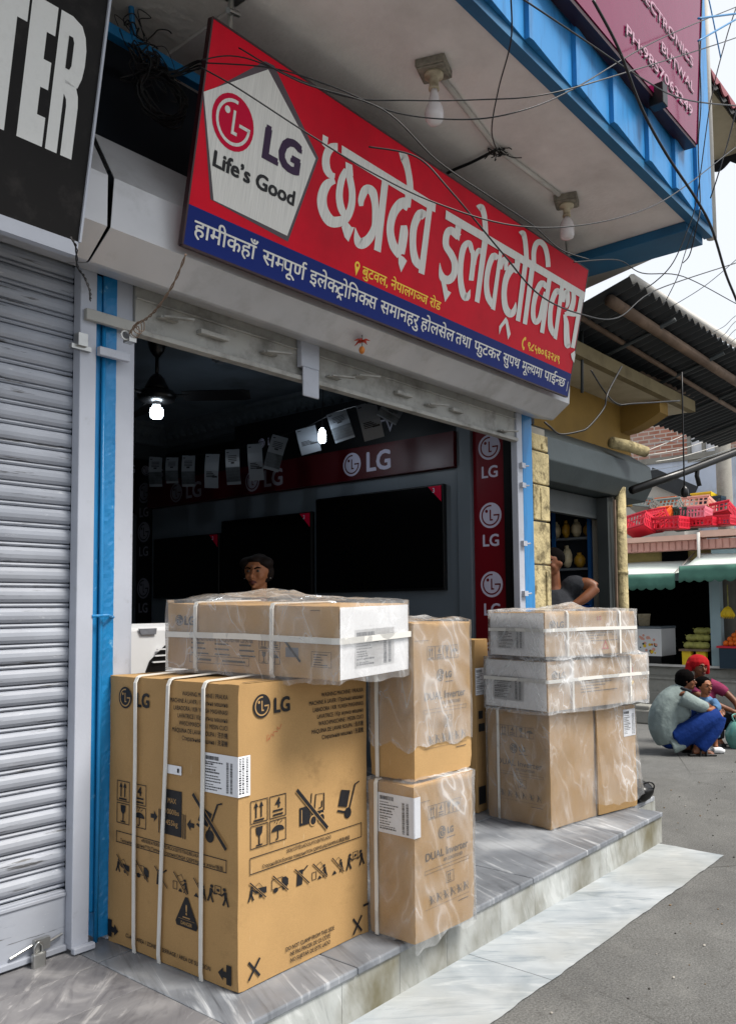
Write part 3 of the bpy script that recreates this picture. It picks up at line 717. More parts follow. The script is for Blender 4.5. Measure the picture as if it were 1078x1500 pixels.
O_S = Vector((1.95, 2.60, 2.906)); V_S = Vector((0, -0.18, 0.845)).normalized(); N_S = Vector((1, 0, 0)).cross(V_S)
WS, HS = 3.215, 0.862
m = MB(); P = [O_S, O_S + Vector((WS, 0, 0)), O_S + Vector((WS, 0, 0)) + V_S * HS, O_S + V_S * HS]
m.prism([p - N_S * 0.022 for p in P], N_S * 0.022); m.build('panel', M_SRED, sgn)
m = MB(); f = Face(m, O_S, (1, 0, 0), V_S); f.rect(0, 0, WS, 0.158, 0); m.build('blue_band', M_SBLUE, sgn)
m = MB(); f = Face(m, O_S, (1, 0, 0), V_S)
f.poly([(-0.0, 0.572), (0.10, 0.21), (0.532, 0.183), (0.64, 0.585), (0.325, 0.835), (0.275, 0.83)], 0, 1)
f.poly([(0.002, 0.583), (0.115, 0.212), (0.522, 0.205), (0.623, 0.575), (0.295, 0.806)], 1, 2)
m.build('pentagon', [M_SDARK, M_SWHITE], sgn)
m = MB(); f = Face(m, O_S, (1, 0, 0), V_S)
f.logo(0.158, 0.533, 0.107, 0, 1, 3); m.build('round_emblem', [M_SPINK, M_SWHITE], sgn)
m = MB(); f = Face(m, O_S, (1, 0, 0), V_S)
f.text('LG', 0.318, 0.468, 0.128, 0, w=0.225, bold=0.10, k=3); f.text('Life\u2019s Good', 0.082, 0.338, 0.060, 1, w=0.455, bold=0.07, k=3)
m.build('slogan', [M_SPURP, M_INK], sgn)
m = MB(); f = Face(m, O_S, (1, 0, 0), V_S)
def suv(px, py):
    d = ray(px, py); p = CAM + d * ((O_S - CAM).dot(N_S) / d.dot(N_S)) - O_S; return (p.x, p.dot(V_S))
KK = [1.0]
def zl(zone, strokes=(), polys=()):
    """letter pieces measured on the photograph's sign, carried onto the sign plane"""
    ox, oy, sc = zone
    for pts, w in strokes:
        n = len(pts); W_ = w if isinstance(w, (list, tuple)) else [w] * n
        C_ = spline([Vector((x, y, ww)) for (x, y), ww in zip(pts, W_)], 5)
        vv, ff = stroke2([(c.x, c.y) for c in C_], [max(c.z, 0.5) for c in C_])
        KK[0] += 0.06; f.raw([suv(ox + x / sc, oy + y / sc) for x, y in vv], [q[::-1] for q in ff], 0, KK[0])
    for pts in polys:
        KK[0] += 0.06; f.poly([suv(ox + x / sc, oy + y / sc) for x, y in pts][::-1], 0, KK[0])
Z1, Z2, Z3 = (460, 180, 5.005), (635, 290, 6.131), (735, 330, 6.131)
zl(Z1, [([(172, 178), (120, 185), (88, 250), (90, 330), (118, 380), (152, 388)], [58, 62, 56, 56, 50, 34]), ([(152, 425), (95, 450), (58, 540), (68, 640), (120, 720), (190, 722), (240, 690), (272, 610), (278, 510), (262, 410), (250, 360)], [40, 66, 70, 72, 80, 76, 60, 52, 48, 48, 40]),
        ([(240, 345), (203, 410), (184, 520), (196, 620), (232, 690)], [50, 50, 50, 52, 50]),
        ([(345, 610), (345, 560), (378, 487), (425, 505), (445, 590), (447, 690), (440, 770), (400, 850), (345, 885), (315, 850), (300, 768)], [30, 48, 62, 62, 50, 46, 48, 66, 80, 50, 4]),
        ([(628, 250), (656, 252), (682, 330), (698, 420), (704, 500)], [66, 62, 48, 46, 46]), ([(690, 470), (688, 560), (684, 620)], [48, 46, 40]), ([(694, 602), (640, 590), (582, 660), (556, 780), (580, 900), (632, 970)], [96, 78, 62, 54, 60, 66]), ([(655, 752), (656, 800), (648, 870), (632, 960)], [44, 60, 62, 60]),
        ([(812, 690), (775, 665), (730, 760), (722, 900), (742, 1010), (785, 1050)], [60, 62, 52, 48, 56, 60])],
   [[(62, 85), (102, 107), (92, 195), (58, 160)], [(202, 165), (890, 590), (885, 657), (852, 640), (200, 243)], [(228, 285), (278, 310), (285, 390), (232, 380)], [(200, 765), (232, 715), (272, 764), (293, 766), (250, 872), (222, 838)],
    [(495, 420), (541, 450), (486, 951), (437, 930)], [(616, 960), (655, 985), (678, 1012), (635, 1096), (616, 1030)], [(826, 600), (864, 630), (805, 1115), (762, 1097)]])
zl(Z2, [([(222, 352), (150, 290), (112, 335), (108, 430), (150, 500), (184, 580), (180, 680), (135, 735), (85, 722), (60, 665), (52, 582)], [64, 66, 58, 56, 60, 56, 58, 74, 70, 36, 3]),
        ([(342, 490), (316, 405), (268, 440), (242, 560), (237, 720), (258, 850), (292, 895), (326, 822)], [38, 48, 54, 50, 50, 56, 62, 4]), ([(345, 470), (352, 560), (333, 742)], [38, 44, 44]), ([(362, 600), (372, 530), (402, 468), (436, 500)], [26, 34, 42, 40]),
        ([(394, 95), (424, 82), (449, 150), (459, 250), (464, 345)], [58, 54, 48, 46, 46]),
        ([(572, 545), (532, 520), (490, 620), (470, 760), (484, 890), (530, 965)], [46, 54, 48, 46, 52, 56]), ([(596, 640), (616, 560), (645, 560), (642, 650)], [30, 40, 42, 26]),
        ([(757, 640), (700, 630), (648, 720), (628, 850), (640, 980), (682, 1040), (718, 1008), (733, 935)], [86, 74, 54, 48, 54, 68, 44, 3])],
   [[(195, 225), (246, 255), (225, 387), (180, 345)], [(60, 730), (100, 745), (122, 830), (153, 850), (98, 934)], [(432, 370), (481, 398), (405, 946), (364, 927)], [(584, 462), (614, 482), (546, 1012), (509, 994)], [(725, 520), (776, 550), (758, 680), (722, 650)],
    [(583, 1153), (643, 1070), (642, 1122), (606, 1165), (584, 1228)], [(643, 1070), (660, 1098), (686, 1222), (662, 1273), (640, 1122)]])
zl(Z3, [([(160, 82), (186, 72), (204, 150), (212, 250), (217, 330)], [52, 46, 42, 42, 42]), ([(282, 360), (280, 250), (298, 175), (335, 150), (378, 190), (402, 280), (410, 375)], [40, 42, 48, 52, 44, 42, 42]),
        ([(398, 560), (352, 520), (305, 600), (278, 720), (276, 820), (300, 872), (335, 830), (362, 700), (385, 600)], [40, 52, 46, 40, 42, 44, 40, 36, 30]),
        ([(520, 610), (485, 590), (445, 680), (427, 800), (433, 920), (470, 985)], [42, 48, 42, 40, 46, 50]), ([(545, 690), (560, 610), (582, 600), (586, 690), (570, 740)], [26, 36, 38, 36, 20]),
        ([(635, 590), (636, 680), (606, 775), (560, 800)], [36, 42, 50, 34]), ([(556, 800), (572, 880), (574, 980), (584, 1080), (606, 1070)], [24, 44, 50, 52, 10]), ([(596, 790), (640, 800), (690, 790)], [44, 40, 44])],
   [[(183, 345), (223, 368), (156, 868), (118, 853)], [(244, 375), (286, 400), (218, 895), (180, 881)], [(403, 462), (439, 488), (371, 974), (335, 959)], [(519, 525), (553, 550), (486, 1029), (455, 1012)], [(690, 640), (726, 658), (646, 1107), (612, 1096)], [(612, 1155), (648, 1127), (652, 1165), (641, 1237), (622, 1200)]])
KK[0] += 0.06; f.poly([suv(*p) for p in ((652.1, 307.9), (651.2, 320.9), (854.9, 439.2), (856.1, 428.6))], 0, KK[0])
m.build('lettering', M_SWHITE, sgn)
m = MB(); f = Face(m, O_S, (1, 0, 0), V_S)
for tk, u0, u1 in ((['हामीकहाँ'], 0.041, 0.362), (['स', ('half', 'म', 0.44, 0.43), 'पूण', REPH], 0.402, 0.66), (['इले', KA, 'ट', TRA, 'ो', 'िन', KA, 'स'], 0.689, 1.158),
                   (['समानहरु'], 1.19, 1.502), (['होलसेल'], 1.526, 1.83), (['तथा'], 1.848, 2.0), (['फुटकर'], 2.034, 2.318), (['सुपथ'], 2.35, 2.545),
                   (['मू', ('half', 'ल', 0.52, 0.51), 'यमा'], 2.577, 2.832), (['पाई', ('half', 'न', 0.40, 0.39), 'छ'], 2.86, 3.145)):
    f.text(deva(tk), u0, 0.052, 0.056 * H1, 0, w=u1 - u0, bold=0.025, k=2)
f.rect(3.182, 0.035, 3.188, 0.10, 0, 2)
m.build('tagline', M_SWHITE, sgn)
m = MB(); f = Face(m, O_S, (1, 0, 0), V_S)
f.disc(0.985, 0.217, 0.019, 0, 1, 16); f.poly([(0.969, 0.208), (0.985, 0.168), (1.001, 0.208)], 0, 1.1); f.disc(0.985, 0.218, 0.008, 1, 2, 10); m.build('pin_mark', [M_SYEL, M_SRED], sgn)
m = MB(); f = Face(m, O_S, (1, 0, 0), V_S)
f.text(deva(['बुटवल, नेपालग', ('half', 'ञ', 0.58, 0.57), 'ज', ' रोड']), 1.025, 0.183, 0.043 * H1, 0, w=0.645, bold=0.035, k=1)
m.build('address_line', [M_SYEL, M_SRED], sgn)
m = MB(); f = Face(m, O_S, (1, 0, 0), V_S)
f.arc(2.575, 0.213, 0.034, 115, 245, 0.013, 0, 1, 12); f.disc(2.563, 0.243, 0.011, 0, 1, 10); f.disc(2.563, 0.183, 0.011, 0, 1, 10)
f.text('९८५७०६३२४९', 2.60, 0.190, 0.043 * H1, 0, w=0.43, bold=0.05, k=1)
m.build('phone_line', [M_SYEL, M_SRED], sgn)
m = MB()
for a, b in ((0, 1), (1, 2), (2, 3), (3, 0)):
    pa, pb = P[a] - N_S * 0.0115, P[b] - N_S * 0.0115
    m.beam(pa, pb, 0.008, 0.026, 0, N_S)
m.build('edge_trim', M_SEDGE, sgn)
# hanger between soffit and sign
m = MB(); c = P[3] + Vector((0.12, 0.03, 0))
m.tube([c + Vector((0, 0.02, -0.05)), c + Vector((0.01, 0.02, 0.1)), c + Vector((0.02, 0.03, 0.25))], 0.012, 8); m.tube([c + Vector((-0.02, 0, 0.1)), c + Vector((0.05, 0.02, 0.13))], 0.012, 8); m.box(c.x - 0.02, c.x + 0.06, c.y - 0.02, c.y + 0.05, 3.93, 3.949)
m.build('hanger', M_STEEL, sgn)
m = MB(); m.tube([c + Vector((2.9, 0.02, -0.05)), c + Vector((2.9, 0.03, 0.25))], 0.012, 8)
m.build('hanger', M_STEEL, sgn)

# black sign on the left
M_TBLK = mat('charcoal_sign', '#1b1a1a', 0.55, 0.1, 3, 0.05, 40, spec=0.12, dirt='#4a4644', damt=0.3, dscale=6, dlo=0.55)
M_TWHITE = mat('matt_white_vinyl', '#d5d6d4', 0.6, 0.03, 30, 0.03, 90, dirt='#a9a9a6', damt=0.25, dscale=30, spec=0.2)
ts = thing('signboard', 'black signboard with big white TER lettering and a white lower edge', 'signboard', (0.8, 2.60, 2.72))
O_T = Vector((-0.9, 2.60, 2.766)); WT, HT = 2.407, 1.15
q = [O_T, O_T + Vector((WT, 0, 0)), O_T + Vector((WT, 0, 0)) + V_S * HT, O_T + V_S * HT]
m = MB(); m.prism([p - N_S * 0.05 for p in q], N_S * 0.05); m.build('panel', M_TBLK, ts)
m = MB(); m.prism([p - N_S * 0.052 + V_S * d for p, d in ((q[0], -0.048), (q[1], -0.048), (q[1], 0.0), (q[0], 0.0))], N_S * 0.056)
m.beam(q[1] + Vector((0.003, 0, 0)) - N_S * 0.02, q[2] + Vector((0.003, 0, 0)) - N_S * 0.02, 0.008, 0.058, 0, N_S); m.build('edge_strip', M_WHITE, ts)
m = MB(); f = Face(m, O_T + Vector((WT, 0, 0)), (1, 0, 0), V_S)
f.poly([(-0.375, 0.258), (-0.296, 0.258), (-0.296, 0.612), (-0.263, 0.612), (-0.263, 0.705), (-0.408, 0.705), (-0.408, 0.612), (-0.375, 0.612)], 0)
f.poly([(-0.255, 0.258), (-0.168, 0.258), (-0.168, 0.352), (-0.197, 0.352), (-0.197, 0.44), (-0.170, 0.44), (-0.170, 0.528), (-0.197, 0.528), (-0.197, 0.614), (-0.168, 0.614), (-0.168, 0.705), (-0.255, 0.705)], 0)
f.poly([(-0.157, 0.258), (-0.116, 0.258), (-0.116, 0.705), (-0.157, 0.705)], 0)
f.poly([(-0.116, 0.455), (-0.106, 0.44), (-0.103, 0.42), (-0.103, 0.258), (-0.062, 0.258), (-0.062, 0.43), (-0.066, 0.465), (-0.076, 0.49), (-0.116, 0.5)], 0)
f.poly([(-0.116, 0.49), (-0.072, 0.49), (-0.060, 0.525), (-0.055, 0.57), (-0.056, 0.62), (-0.064, 0.66), (-0.08, 0.69), (-0.116, 0.705)], 0)
f.poly([(-0.122, 0.535), (-0.108, 0.535), (-0.102, 0.55), (-0.102, 0.625), (-0.108, 0.64), (-0.122, 0.64)], 1, 2)
m.build('lettering', [M_TWHITE, M_TBLK], ts)

# magenta sign on the balcony
def gloss(name, col, rough=0.12):
    k = NT(name); k.set(k.p.inputs['Base Color'], k.mix(k.ramp(k.noise(2, 4), [(0.35, 0.0), (0.65, 1.0)]), tuple(x * 0.9 for x in lin(col)), lin(col)))
    k.p.inputs['Roughness'].default_value = rough; k.p.inputs['Specular IOR Level'].default_value = 0.25; k.p.inputs['Coat Weight'].default_value = 0.25; k.p.inputs['Coat Roughness'].default_value = 0.08; k.bump(k.noise(5, 3), 0.15, 0.01)
    return k.m
M_MAG = gloss('magenta_gloss', '#75063f'); M_MAGF = mat('maroon_frame_and_letter_shadow', '#2c0a14', 0.4, 0.1, 5, 0.05)
M_MAGL = mat('raised_pink_letters', '#b78fa0', 0.3, 0.03, 5, 0)
ps = thing('signboard', 'glossy magenta signboard with raised letters fixed to the blue balcony', 'signboard', (4.2, 1.66, 4.3))
O_P = Vector((3.0, 1.645, 4.30)); V_P = Vector((0, -0.06, 0.95)).normalized(); N_P = Vector((1, 0, 0)).cross(V_P)
q = [O_P + Vector((-0.3, 0, 0)), O_P + Vector((2.065, 0, 0)), O_P + Vector((2.065, 0, 0)) + V_P * 1.5, O_P + Vector((-0.3, 0, 0)) + V_P * 1.5]
m = MB(); m.prism([p - N_P * 0.03 for p in q], N_P * 0.03); m.build('panel', M_MAG, ps)
m = MB(); m.beam(q[0] - N_P * 0.04 - V_P * 0.02, q[1] - N_P * 0.04 - V_P * 0.01, 0.02, 0.07, 0, N_P); m.beam(q[1] - N_P * 0.04 + Vector((0.008, 0, 0)), q[2] - N_P * 0.04 + Vector((0.008, 0, 0)), 0.012, 0.09, 0, N_P); m.build('frame', M_MAGF, ps)
for t, u, v, w in (('ELECTRONICS', 1.08, 0.415, 0.865), ('BUTWAL', 1.45, 0.270, 0.52), ('PH:9857063249', 0.985, 0.12, 0.975)):
    m = MB(); f = Face(m, O_P, (1, 0, 0), V_P, 0.004)
    f.text(t, u + 0.005, v - 0.005, 0.055, 1, w=w, bold=0.03, k=0.3); f.text(t, u, v, 0.055, 0, w=w, bold=0.02, k=2); m.build('text_line', [M_MAGL, M_MAGF], ps)  # dark offset copy of each line paints the raised letters' shadow
m = MB(); c = O_P + Vector((1.42, -0.02, -0.01)); m.box(c.x - 0.03, c.x + 0.04, c.y - 0.03, c.y + 0.05, c.z - 0.06, c.z + 0.06); m.build('bracket', M_BLACK, ps, bevel=0.004)
# ---------------------------------------------------------------- lamps under the soffit
M_GRIME = mat('grimy_wood_block', '#8a8578', 0.7, 0.2, 30, 0.3, 50, dirt='#37332b', damt=0.8, dscale=18, dlo=0.45)
def lamp(name, c, label, kind):
    t = thing(name, label, 'lamp', (c.x, c.y, 3.95), math.radians(20), 'lamps under the soffit'); t.scale = (0.88, 0.88, 0.88)
    m = MB(); m.box(-0.078, 0.078, -0.078, 0.078, -0.042, -0.001); m.box(-0.07, 0.07, -0.07, 0.07, -0.05, -0.042); m.build('base', M_GRIME, t, local=True, bevel=0.005)
    m = MB(); m.lathe([(0.05, -0.05), (0.05, -0.066), (0.026, -0.075), (0.024, -0.12), (0.029, -0.122), (0.029, -0.135), (0.02, -0.137)], n=18); m.build('holder', M_IVORY, t, local=True, smooth=True)
    m = MB()
    if kind == 0: m.lathe([(0.018, -0.137), (0.022, -0.16), (0.030, -0.20), (0.044, -0.235), (0.050, -0.265), (0.046, -0.295), (0.030, -0.317), (0.006, -0.325)], n=20)
    else: m.lathe([(0.018, -0.137), (0.026, -0.15), (0.045, -0.18), (0.048, -0.20), (0.048, -0.265), (0.040, -0.285), (0.02, -0.293), (0.004, -0.294)], n=20)
    m.build('bulb', M_BULB, t, local=True, smooth=True)
    return t
LS = 0.88
LA, LB = onZ(635, 95, 3.95), onZ(829, 290, 3.95); LJ = onZ(727, 214, 3.95)
lamp('bulb_lamp', LA, 'unlit pear shaped bulb lamp on a square base under the soffit', 0)
lamp('bulb_lamp', LB, 'unlit cylindrical bulb lamp under the soffit beside the dark blue beam', 1)
m = MB(); dz = Vector((0, 0, -0.012)); m.tube([LA + dz + (LJ - LA) * 0.12, LJ + dz], 0.015, 8); m.tube([LJ + dz, LB + dz + (LJ - LB) * 0.12], 0.015, 8)
one('conduit_pipe', m, M_PLASTER, 'pale conduit pipe running between the two soffit lamps', 'conduit', smooth=True)
# ---------------------------------------------------------------- cartons
def cardboard(name, col, rand=0.0):
    k = NT(name); c = lin(col)
    n = k.ramp(k.noise(4, 5), [(0.3, 0.0), (0.7, 1.0)])
    b = k.mix(n, tuple(x * 0.9 for x in c), tuple(min(1, x * 1.07) for x in c))
    fib = k.ramp(k.noise(140, 3, (1, 1, 3)), [(0.3, 0.9), (0.7, 1.06)])
    b = k.mix(1.0, b, fib, 'MULTIPLY')
    b = k.mix(k.ramp(k.noise(9, 6, (1, 1, 1.6), 0.7), [(0.62, 0.0), (0.78, 0.45)]), b, tuple(x * 0.45 for x in c))
    b = k.mix(k.ramp(k.noise(15, 6, (1, 1, 0.4), 0.7, 0.5), [(0.68, 0.0), (0.8, 0.35)]), b, '#d8c7a5')
    b = k.mix(k.ramp(k.noise(3.3, 7, (1, 1, 1.3), 0.7), [(0.60, 0.0), (0.72, 0.4)]), b, tuple(x * 0.35 for x in c))
    b = k.mix(k.ramp(k.noise(50, 3, (1, 1, 0.15), 0.6), [(0.70, 0.0), (0.78, 0.5)]), b, '#d9c9a8')
    k.set(k.p.inputs['Base Color'], b); k.p.inputs['Roughness'].default_value = 0.75; k.p.inputs['Specular IOR Level'].default_value = 0.25
    k.bump(k.noise(28, 4, (3, 3, 0.4)), 0.12, 0.004)
    return k.m
M_CARD = cardboard('ochre_cardboard', '#aa885a'); M_CARD2 = cardboard('brown_cardboard', '#b08e60'); M_CARDW = cardboard('white_coated_cardboard', '#f2f2f3')
M_CARDT = cardboard('tan_cardboard', '#b09066')
M_STRAP = mat('white_plastic_strap', '#d6d4ce', 0.4, 0.05, 8, 0.05, 40)
M_FILM = film('clear_polythene', base=0.09, crease_glint=0.36, scale=2.6)
M_FILMH = film('milky_polythene', base=0.15, crease_glint=0.4, scale=3.2)
M_FADED = mat('faded_ink', '#5d5144', 0.7, 0.2, 30, 0)
M_REDINK = mat('red_ink', '#a8442c', 0.7, 0.2, 30, 0)
M_GREYINK = mat('grey_ink', '#6a6c72', 0.7, 0.2, 30, 0)
def frame_of(p):
    x, y, z, yaw, pt, rl = p
    return Matrix.Translation((x, y, z)) @ Matrix.Rotation(yaw, 4, 'Z') @ Matrix.Rotation(pt, 4, 'X') @ Matrix.Rotation(rl, 4, 'Y')
def shell(L, W, H, bulge=0.004, seed=0, n=24):
    """cardboard box as a finely divided shell with soft corners and slightly bowed sides; near bottom corner at the origin"""
    m = MB(); r = 0.006
    def fn(side):
        def g(u, v):
            if side == 0: p = [u * L, 0, v * H]
            elif side == 1: p = [L, u * W, v * H]
            elif side == 2: p = [L - u * L, W, v * H]
            elif side == 3: p = [0, W - u * W, v * H]
            elif side == 4: p = [u * L, v * W, H]
            else: p = [u * L, W - v * W, 0]
            q = Vector(p); lo = Vector((r, r, r)); hi = Vector((L - r, W - r, H - r))
            c = Vector([min(max(q[i], lo[i]), hi[i]) for i in range(3)]); d = q - c
            if d.length > 1e-9: q = c + d.normalized() * r
            e = (math.sin(math.pi * min(max(u, 0), 1)) * math.sin(math.pi * min(max(v, 0), 1)))
            nrm = ((0, -1, 0), (1, 0, 0), (0, 1, 0), (-1, 0, 0), (0, 0, 1), (0, 0, -1))[side]
            w = noise.noise(q * 3.1 + Vector((seed, 0, 0))) * bulge * 1.2
            cd_ = min(abs(p[0]), abs(p[0] - L)) + min(abs(p[1]), abs(p[1] - W)) + min(abs(p[2]), abs(p[2] - H))
            if cd_ < 0.09: q = q + noise.noise_vector(q * 17 + Vector((seed * 3, 0, 0))) * 0.011 * (1 - cd_ / 0.09)
            elif min(abs(p[0]), abs(p[0] - L)) + min(abs(p[1]), abs(p[1] - W)) < 0.01 or min(abs(p[2]), abs(p[2] - H)) < 0.01: q = q + noise.noise_vector(q * 9 + Vector((seed * 3, 0, 0))) * 0.0022
            return q + Vector(nrm) * ((bulge * 0.6 + w * 0.6) * e if side < 4 else w * e)
        return g
    for sd in range(6):
        N = n
        us = [0, r / 0.6 * 0.5] ; 
        m.sheet(fn(sd), N, N)
    return m
def strap(parent, pts, w=0.013, name='strap', nrm=(0, 0, 1), t=0.002):
    m = MB()
    for a, b in zip(pts, pts[1:]):
        m.beam(a, b, w, t * 2, 0, nrm if abs((Vector(b) - Vector(a)).normalized().dot(Vector(nrm))) < 0.9 else (0, 1, 0))
    m.build(name, M_STRAP, parent, local=True)
def ribbon(parent, P, side, w=0.013, t=0.0025, name='strap'):
    """strap along a polyline, 'side' is its width direction"""
    P = [Vector(p) for p in P]; s = Vector(side).normalized(); m = MB(); vs = []
    for i, p in enumerate(P):
        tg = (P[min(i + 1, len(P) - 1)] - P[max(i - 1, 0)]).normalized(); nn = tg.cross(s).normalized() * t
        vs += [p - s * w / 2 - nn, p + s * w / 2 - nn, p + s * w / 2 + nn, p - s * w / 2 + nn]
    fs = []
    for i in range(len(P) - 1):
        for k in range(4): fs.append((i * 4 + k, i * 4 + (k + 1) % 4, i * 4 + 4 + (k + 1) % 4, i * 4 + 4 + k))
    m.add(vs, fs); m.build(name, M_STRAP, parent, local=True)
def wrap(parent, L, W, H, z0=-0.01, pad=0.008, seed=1, mt=None, rag=0.02, amp=0.012, top=True, tuft=0.0, x0=0.0, x1=None, flare=0.0, name='plastic_wrap'):
    """loose film sleeve around a box: rings of a rounded rectangle, gathered over the top"""
    mt = mt or M_FILM; x1 = L if x1 is None else x1
    m = MB(); nu, nv = 72, 26
    per = [(x0 - pad, -pad), (x1 + pad, -pad), (x1 + pad, W + pad), (x0 - pad, W + pad)]
    tot = 2 * ((x1 - x0) + W + 4 * pad)
    def edge(u):
        d = (u % 1.0) * tot
        for i in range(4):
            a, b = per[i], per[(i + 1) % 4]; l = math.hypot(b[0] - a[0], b[1] - a[1])
            if d <= l + 1e-9:
                t = d / l; nx, ny = (b[1] - a[1]) / l, -(b[0] - a[0]) / l
                return a[0] + (b[0] - a[0]) * t, a[1] + (b[1] - a[1]) * t, nx, ny, min(t, 1 - t) * l
            d -= l
        return per[0][0], per[0][1], 0, -1, 0
    def fn(u, v):
        x, y, nx, ny, ed = edge(u)
        zb = z0 + rag * (noise.noise(Vector((math.cos(u * 6.283) * 2.2, math.sin(u * 6.283) * 2.2, seed * 3.7))) + 0.5 * noise.noise(Vector((u * 30, 0, seed))))
        z = zb + (H + pad - zb) * v
        q = Vector((math.cos(u * 6.283) * 1.5 + x * 4, math.sin(u * 6.283) * 1.5 + y * 4, z * 3.0 + seed * 5))
        w = noise.noise(q) * 0.7 + abs(noise.noise(q * 2.3)) * 0.9 - 0.15 + 0.4 * noise.noise(q * 5)
        w = amp * max(w, -0.35) * (0.35 + 0.65 * min(1, ed / 0.04)) + flare * (1 - v) ** 2
        return (x + nx * w, y + ny * w, z)
    m.sheet(fn, nu, nv)
    if top:
        def ft(u, v):
            x, y, nx, ny, ed = edge(u); cx, cy = (x0 + x1) / 2, W / 2
            k = 1 - v * 0.93; px, py = cx + (x - cx) * k, cy + (y - cy) * k
            q = Vector((px * 6, py * 6, seed * 2.2))
            h = abs(noise.noise(q)) * 0.018 + abs(noise.noise(q * 2.7)) * 0.010
            h *= min(1, v * 6)
            if tuft: h += tuft * max(0, noise.noise(Vector((px * 3.2, py * 3.2, seed * 9.1))) - 0.08) * 3 * min(1, v * 8)
            return (px, py, H + pad + h)
        m.sheet(ft, nu, 9)
    o = m.build(name, mt, parent, smooth=True, local=True)
    return o
def pictos(f, u, v, c, gap, m, t, order='agsb'):
    for i, k in enumerate(order):
        x = u + i * (c + gap); f.frame(x, v, x + c, v + c, t, m)
        {'a': f.arrows, 'g': f.glass, 's': f.stack, 'b': f.brolly}[k](x, v, c, m)
# ---- washing machine carton (front left)
PW = (1.910, 2.220, 0.192, 0.023, 0.0, 0.0); LW, WW, HW = 0.695, 0.756, 1.031
wa = thing('washing_machine_carton', 'large ochre washing machine carton with black print, the biggest box on the step', 'carton', mtx=frame_of(PW))
b = shell(LW, WW, HW, 0.0025, 1)
MI = dict(ink=1, red=2)
fr = Face(b, (0, -0.0034, 0), (1, 0, 0), (0, 0, 1), 0.0005)          # street side
fl = Face(b, (-0.0034, WW, 0), (0, -1, 0), (0, 0, 1), 0.0005)        # side towards the camera's left
LINES = ['WASHING MACHINE / PRALKA', 'MACHINE À LAVER / Пральна машина', 'LABADORA / KIR YUVISH MASHINASI', 'LAVATRICE / Кір жуғыш машина', 'WASCHMASCHINE / MESIN CUCI', 'MÁQUINA DE LAVAR ROUPA / 洗衣機', 'Стиральная машина / 洗濯機']
